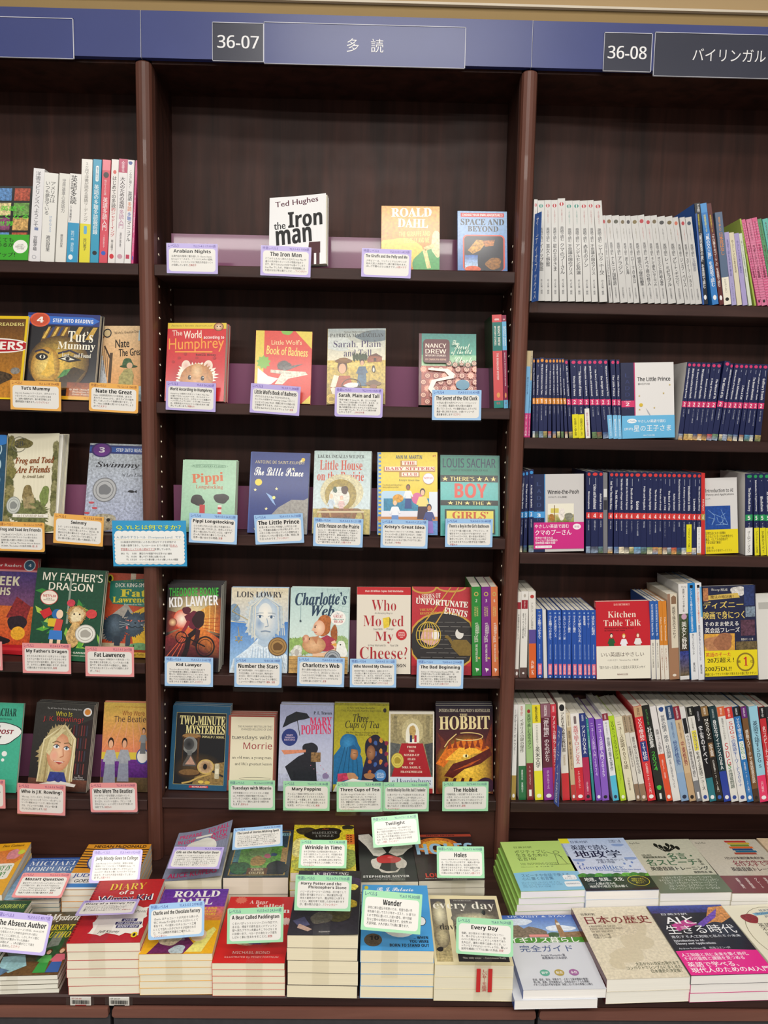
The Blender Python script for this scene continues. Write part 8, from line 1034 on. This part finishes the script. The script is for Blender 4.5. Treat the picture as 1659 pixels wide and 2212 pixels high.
P('quotes', 'lime green and sky-blue quotation paperback, top of its pile', 'under the lime green and sky-blue paperback', (1124, 1927), (1266.5, 1921.5), (1082, 1819), (1215, 1816), 5, A['quotes'], 'b8d878', h=.073, pages='eeeaec', spine='a0c860', shift=(-.0032, .0006), lowcov='9cc868')
P('geo', 'pale blue paperback with large black characters over a dark green foot', 'under the pale blue paperback with dark green foot', (1266, 1926), (1424, 1922.6), (1205, 1811), (1347, 1811), 4, A['geo'], 'c4d2ea', h=.073, pages='f1eeea')
P('speech', 'sage and khaki speech-training paperback with birds, top of its pile', 'under the sage speech-training paperback', (1424.6, 1931.6), (1580, 1926), (1350.6, 1814), (1489.6, 1813), 4, A['speech'], 'c4c4b0', h=.069, pages='eeece8')
P('lit', 'khaki and maroon literature-training paperback with drawn books', 'under the khaki and maroon literature paperback', (1580, 1931.6), (1735, 1928), (1493, 1815), (1635, 1812), 4, A['lit'], 'c6c0b0', h=.069, pages='eeece8')
P('tan', 'tan paperback at the picture edge behind the cream puzzle book', 'under the tan paperback at the picture edge', (1738, 1931), (1890, 1928), (1641, 1812), (1775, 1811), 3, A['tan'], 'd8c0a0', h=.069)
# front row, along the counter edge
P('treehouse', 'dark green leafy storybook at the picture edge, top of its pile', 'under the dark green leafy storybook', (-190, 2088), (-28, 2090), (-75, 1946), (66, 1945), 7, A['treehouse'], '24482a', h=.062)
P('atoz', 'brown and green mystery storybook with cartoon children, top of its pile', 'under the brown and green mystery storybook', (-25, 2106), (141, 2108), (47, 1970), (174, 1972), 4, A['atoz'], '4a4430', ybot=2147, pages='efecde')
P('diary', 'red paperback with yellow lettering and a torn white page, top of its pile', 'under the red torn-page paperback', (141, 2039), (303, 2035), (218, 1901), (356, 1898), 6, A['diary'], 'b8242a', ybot=2149, pages='f1ead3')
P('purple', 'purple and yellow paperback with white lettering, top of its pile', 'under the purple and yellow paperback', (301, 2061), (458, 2060), (354.7, 1921), (495, 1920.5), 6, A['purple'], 'e8ac1c', ybot=2149.8, pages='f0e9d0')
P('bear', 'bright red paperback with cream lettering and splashes, top of its pile', 'under the bright red splashed paperback', (460, 2079.5), (618, 2081.7), (497, 1937), (633.4, 1938), 5, A['bear'], 'd0201f', ybot=2152.5, pages='efe8cd')
P('wizard', 'dark fantasy paperback with a curling cover, top of its pile', 'under the dark curling fantasy paperback', (621, 2020), (779, 2023), (646, 1884), (776, 1880), 5, A['wizard'], '24202a', ybot=2156, pages='f0e6c8', bend=C_(.004))
P('skyblue', 'sky-blue paperback with black capitals and a bronze badge, top of its pile', 'under the sky-blue paperback', (780, 2052), (937, 2055), (782, 1911.6), (923, 1912.7), 4, A['skyblue'], '4aa0e0', ybot=2157, pages='f0e5c6', mat=MATTE)
P('clouds', 'cream-bordered paperback of dark clouds with white lettering, top of its pile', 'under the cream-bordered cloud paperback', (938, 2085), (1110.6, 2085), (925, 1933), (1072, 1936.7), 3, A['clouds'], 'e6dab0', ybot=2163, pages='ebe4cb')
P('uk', 'grey travel guide with a clock tower under blue sky, lying on another copy', 'under the grey clock-tower travel guide', (1127, 2141), (1308, 2134), (1083.5, 1977), (1238, 1977), 2, A['uk'], 'cfd3da', ybot=2176, pages='f4f1ec', spine='2a4a94', lastshift=(-.016, -.004))
P('japan', 'cream history paperback with dark red characters and a maroon spine, top of its pile', 'under the cream history paperback', (1309, 2117.5), (1489.6, 2109), (1237, 1962), (1397.5, 1957), 2, A['japan'], 'd9d0b8', ybot=2167, pages='f2efe4', spine='5a1c24')
P('aiage', 'dark blue paperback with a bright pink paper band, top of its pile', 'under the dark blue paperback with pink band', (1489.6, 2111), (1674, 2100), (1401, 1957), (1556, 1955), 3, A['aiage'], '141828', ybot=2163, pages='f1eee9', lowcov='c83a80')
P('alice', 'cream puzzle paperback with small vintage drawings at the picture edge', 'under the cream puzzle paperback', (1680, 2100), (1862, 2092), (1558, 1956), (1724, 1952), 2, A['alice'], 'e6e2cc', ybot=2155)

# ------------------------------------------------------------------ cards propped over the piles
Q = table_card
Q('pink level card lying over the deep blue storybook', (50, 1887), (156, 1890), (133.5, 1937), (22, 1936.7), 2, 0, 'YL2.5-3.0 7562語', 'Mozart Question', '著名なヴァイオリニストへインタビューするこ\nとが可能になり、喜んでベネチアを訪れたレ\nスリー。Mozart Question についてだけは聞\nいてはいけないと言われますが…。戦争の\n残虐さと音楽の力が胸に響きます。', '音楽', (PILES['music'], .03), .9)
Q('violet level card propped over the tiger-striped storybook', (202, 1837), (309, 1838), (303, 1903), (188, 1907), 3, 1, 'YL3.0-4.0 10206語', 'Judy Moody Goes to College', 'Judy Moody シリーズ8作目。算数の家庭\n教師につくことになって不機嫌な Judy。で\nも大学で勉強すると聞いて、がぜん good\nmood に！見るもの聞くもののすべてが Judy\n好みで、すっかり大学生を気取ってしまい\nます。', '人間ドラマ', None, .55, over=PILES['tiger'])
Q('large violet level card over the brown and green mystery storybook', (-13, 1967), (119, 1979), (94, 2064), (-30, 2052), 3, 1, 'YL3.0-3.5 8517語', 'The Absent Author', 'A to Z Mysteries シリーズ1作目。Dink は大\n好きな有名ミステリ作家を自分たちの町に\n招待することに成功した。しかしサイン会に\n町の子供たちが集まっていた約束の\n時間には現れず…。3人は彼がどこで消え\nたか探し始めた。', 'ミステリ', (PILES['atoz'], .08), .5)
Q('violet level card tipped nearly flat over the red torn-page paperback', (182, 1948), (303, 1945), (289, 1971), (159.5, 1976), 3, 1, 'YL3.0-3.5 19784語', 'Diary of a Wimpy Kid', 'Greg は中学に入学したばかり。いじめっ子\nや友だちとのいろいろな出来事を日記に\n書いています。イラストも沢山あって\n楽しく読める大人気シリーズです。', '学園もの', (PILES['diary'], .06), 1.15)
Q('rounded blue level card over the purple and yellow paperback', (323.5, 1959), (444, 1947), (443, 2018), (314, 2027.6), 4, 1, 'YL4.5-5.5 29743語', 'Charlie and the Chocolate Factory', 'Charlie はチョコレートが大好きな男の子。\n特に Wonka 氏の会社のチョコはおいしくて\n有名です。その謎めいたチョコレート工場\nにくじで当たった子どもたちが招待される\nと、そこは摩訶不思議な工場でした…。', 'ファンタジー', (PILES['purple'], .05), .5)
Q('green level card over the bright red splashed paperback', (492, 1967), (614, 1961), (614.5, 2031.6), (485.6, 2035.6), 5, 0, 'YL5.5-6.5 24,560語', 'A Bear Called Paddington', 'くまのパディントンシリーズの1作目です。\nある日、帰省する娘を迎えにパディントン\n駅へ来たブラウン夫妻はそこで小さなくま\nに出会います。ペルーから来たという彼を\nしばらく家に住まわせることに。', '家族', (PILES['bear'], .09), .5, False)
Q('green level card standing over the dark curling fantasy paperback', (638, 1892), (762, 1895), (758.6, 1965), (632.7, 1964), 5, 1, 'YL6.0-7.0 77325語', "Harry Potter and the\n       Philosopher's Stone", 'ハリーポッターシリーズ1作目。厄介者として\n叔母の家で暮らすハリー。実は魔法界の救\n世主と期待されており、魔法学校に入学する\nことに。親友を得て充実した日々を送ります\nが、悪の勢力が迫り…？', 'ファンタジー', (PILES['wizard'], .09), .45, False)
Q('green level card over the sky-blue paperback', (784, 1920.7), (912, 1934), (909, 2018), (779, 2007.6), 5, 0, 'YL6.0 95,000語', 'Wonder', '非常に稀な遺伝子疾患のため、何度も顔の手\n術を繰り返してきた少年オーガスト。10 歳では\nじめて学校に通いだした彼の姿を、姉や同級\n生など様々な視点から描きます。全世界 300\n万部突破、大人が読んでも胸に響きます。', '', (PILES['skyblue'], .05), .4, False)
Q('rounded green level card over the cream-bordered cloud paperback', (984, 1982), (1109, 1990.6), (1111.4, 2066), (984, 2056.5), 5, 0, 'YL6.0 74,593語', 'Every Day', '毎朝、目が覚めると違う誰かになってい\nる。男の子だったり女の子だったり…。物\n心ついた時からずっとそうして生きてきた\n主人公が、運命の相手に出会ったとき、い\nったいどうすればよいのでしょうか。難しい\n設定を繊細にリアルに描いた作品。', '恋愛', (PILES['clouds'], .075), .45)
Q('lavender level card over the grey-blue paperback with pink handwriting', (375, 1831.6), (486, 1833), (474, 1875.4), (361, 1872.5), 3, 0, 'YL3.5 12,000語', 'Life on the Refrigerator Door', '冷蔵庫のドアに貼られたメモは 15 歳のクレア\nとシングルマザーで産婦人科医のおかあさん\nの会話手段。クレアも母も忙しく、すれちがい\nの日々。ケンカをしたり寄り添ったり…かわさ\nれるメモのやりとりで物語がすすみます。シン\nプルで読みやすい一冊です。', 'ファミリー', (PILES['fridge'], .03), .95, False)
Q('light blue level card over the thick fairy-tale paperback', (504, 1798), (613.6, 1782), (610.5, 1825), (499, 1830), 4, 0, 'YL4.5 96,248語', 'The Land of Stories:Wishing Spell', 'ふたごの Alex と Conner は祖母が大切にして\nいたおとぎ話の本を譲り受け、本の世界に入\nり込むことになり…。誰もが知るストーリーの\nその後を見て回るのは楽しいけれど、元の世\n界にはどうやって帰るの？　アメリカの俳優、\nChris Colfer の処女作です。', 'ファンタジー', (PILES['stories'], .05), .7, False)
Q('green level card over the yellow and black patterned paperback', (647, 1817), (751.7, 1819), (750, 1872), (642, 1872), 5, 0, 'YL7.3 48,000語', 'Wrinkle in Time', 'ある日科学者の父が極秘任務で家をあけ、そ\nれきり消息をたってしまいます。不思議な老女\nたちに導かれ、父を探しに宇宙へ旅立つ Meg\nたち。そこでは、ある邪悪な存在に支配され、\n人々は自分で考えることを放棄していました。', 'ファンタジー', (PILES['wrinkle'], .02), .65, False)
Q('green level card held high above the black paperback with pale hands', (798.5, 1770), (904.7, 1762), (912, 1819), (804, 1826.5), 5, 1, 'YL6.0-7.0 115,362語', 'Twilight', 'Twilight シリーズ1作目。母の再婚で父の\n暮らす陰気な田舎町フォークスにやってき\nた Bella は、学校で美青年 Edward に出会い\nます。彼の不可思議な態度にひかれていく\nBella ですが、彼とその家族にはある秘密\nが…。', '恋愛、ファンタジー', (PILES['hands'], .02), .5, False)
Q('green level card over the dark brown paperback with the fiery glow', (941, 1832), (1046, 1833), (1051.4, 1893.6), (941, 1891), 5, 1, 'YL6.0-7.0 46938語', 'Holes', 'Stanley は太めでいつも不運にみまわれ\nる、ついていない少年です。無実の罪で砂\n漠の更生施設に送られ、毎日炎天下で穴\n掘りをさせられますが、やがて過酷な作業\nに秘密があることに気づきます。干上がっ\nた湖にはなにが埋まってるの？', '人間ドラマ', (PILES['holes'], .06), .5, False)

E_ = [o for o in bpy.data.objects if o.get('label', '').startswith('rounded green level card over the cream-bordered cloud')][0]
m = MB('strip_print', CARDM, E_); a = onZ(1030, 2088, PILES['clouds'][2]); b = onZ(1064, 2088, PILES['clouds'][2])
m.o.matrix_basis = E_.matrix_world.inverted() @ Matrix.Translation((float(a[0]), PILES['clouds'][1]-0.0035, PILES['clouds'][2]-0.048))
art(m, [('r', 0, 0, .26, 1, 'c82a2a'), ('r', .74, 0, 1, 1, 'c82a2a'), jp('しいサーモ出演', .03, .97, 'b83030', .36, .64, 'J+v')], float(b[0]-a[0]), 0.044)

shape_letters()
set_letters()
bpy.context.view_layer.update()
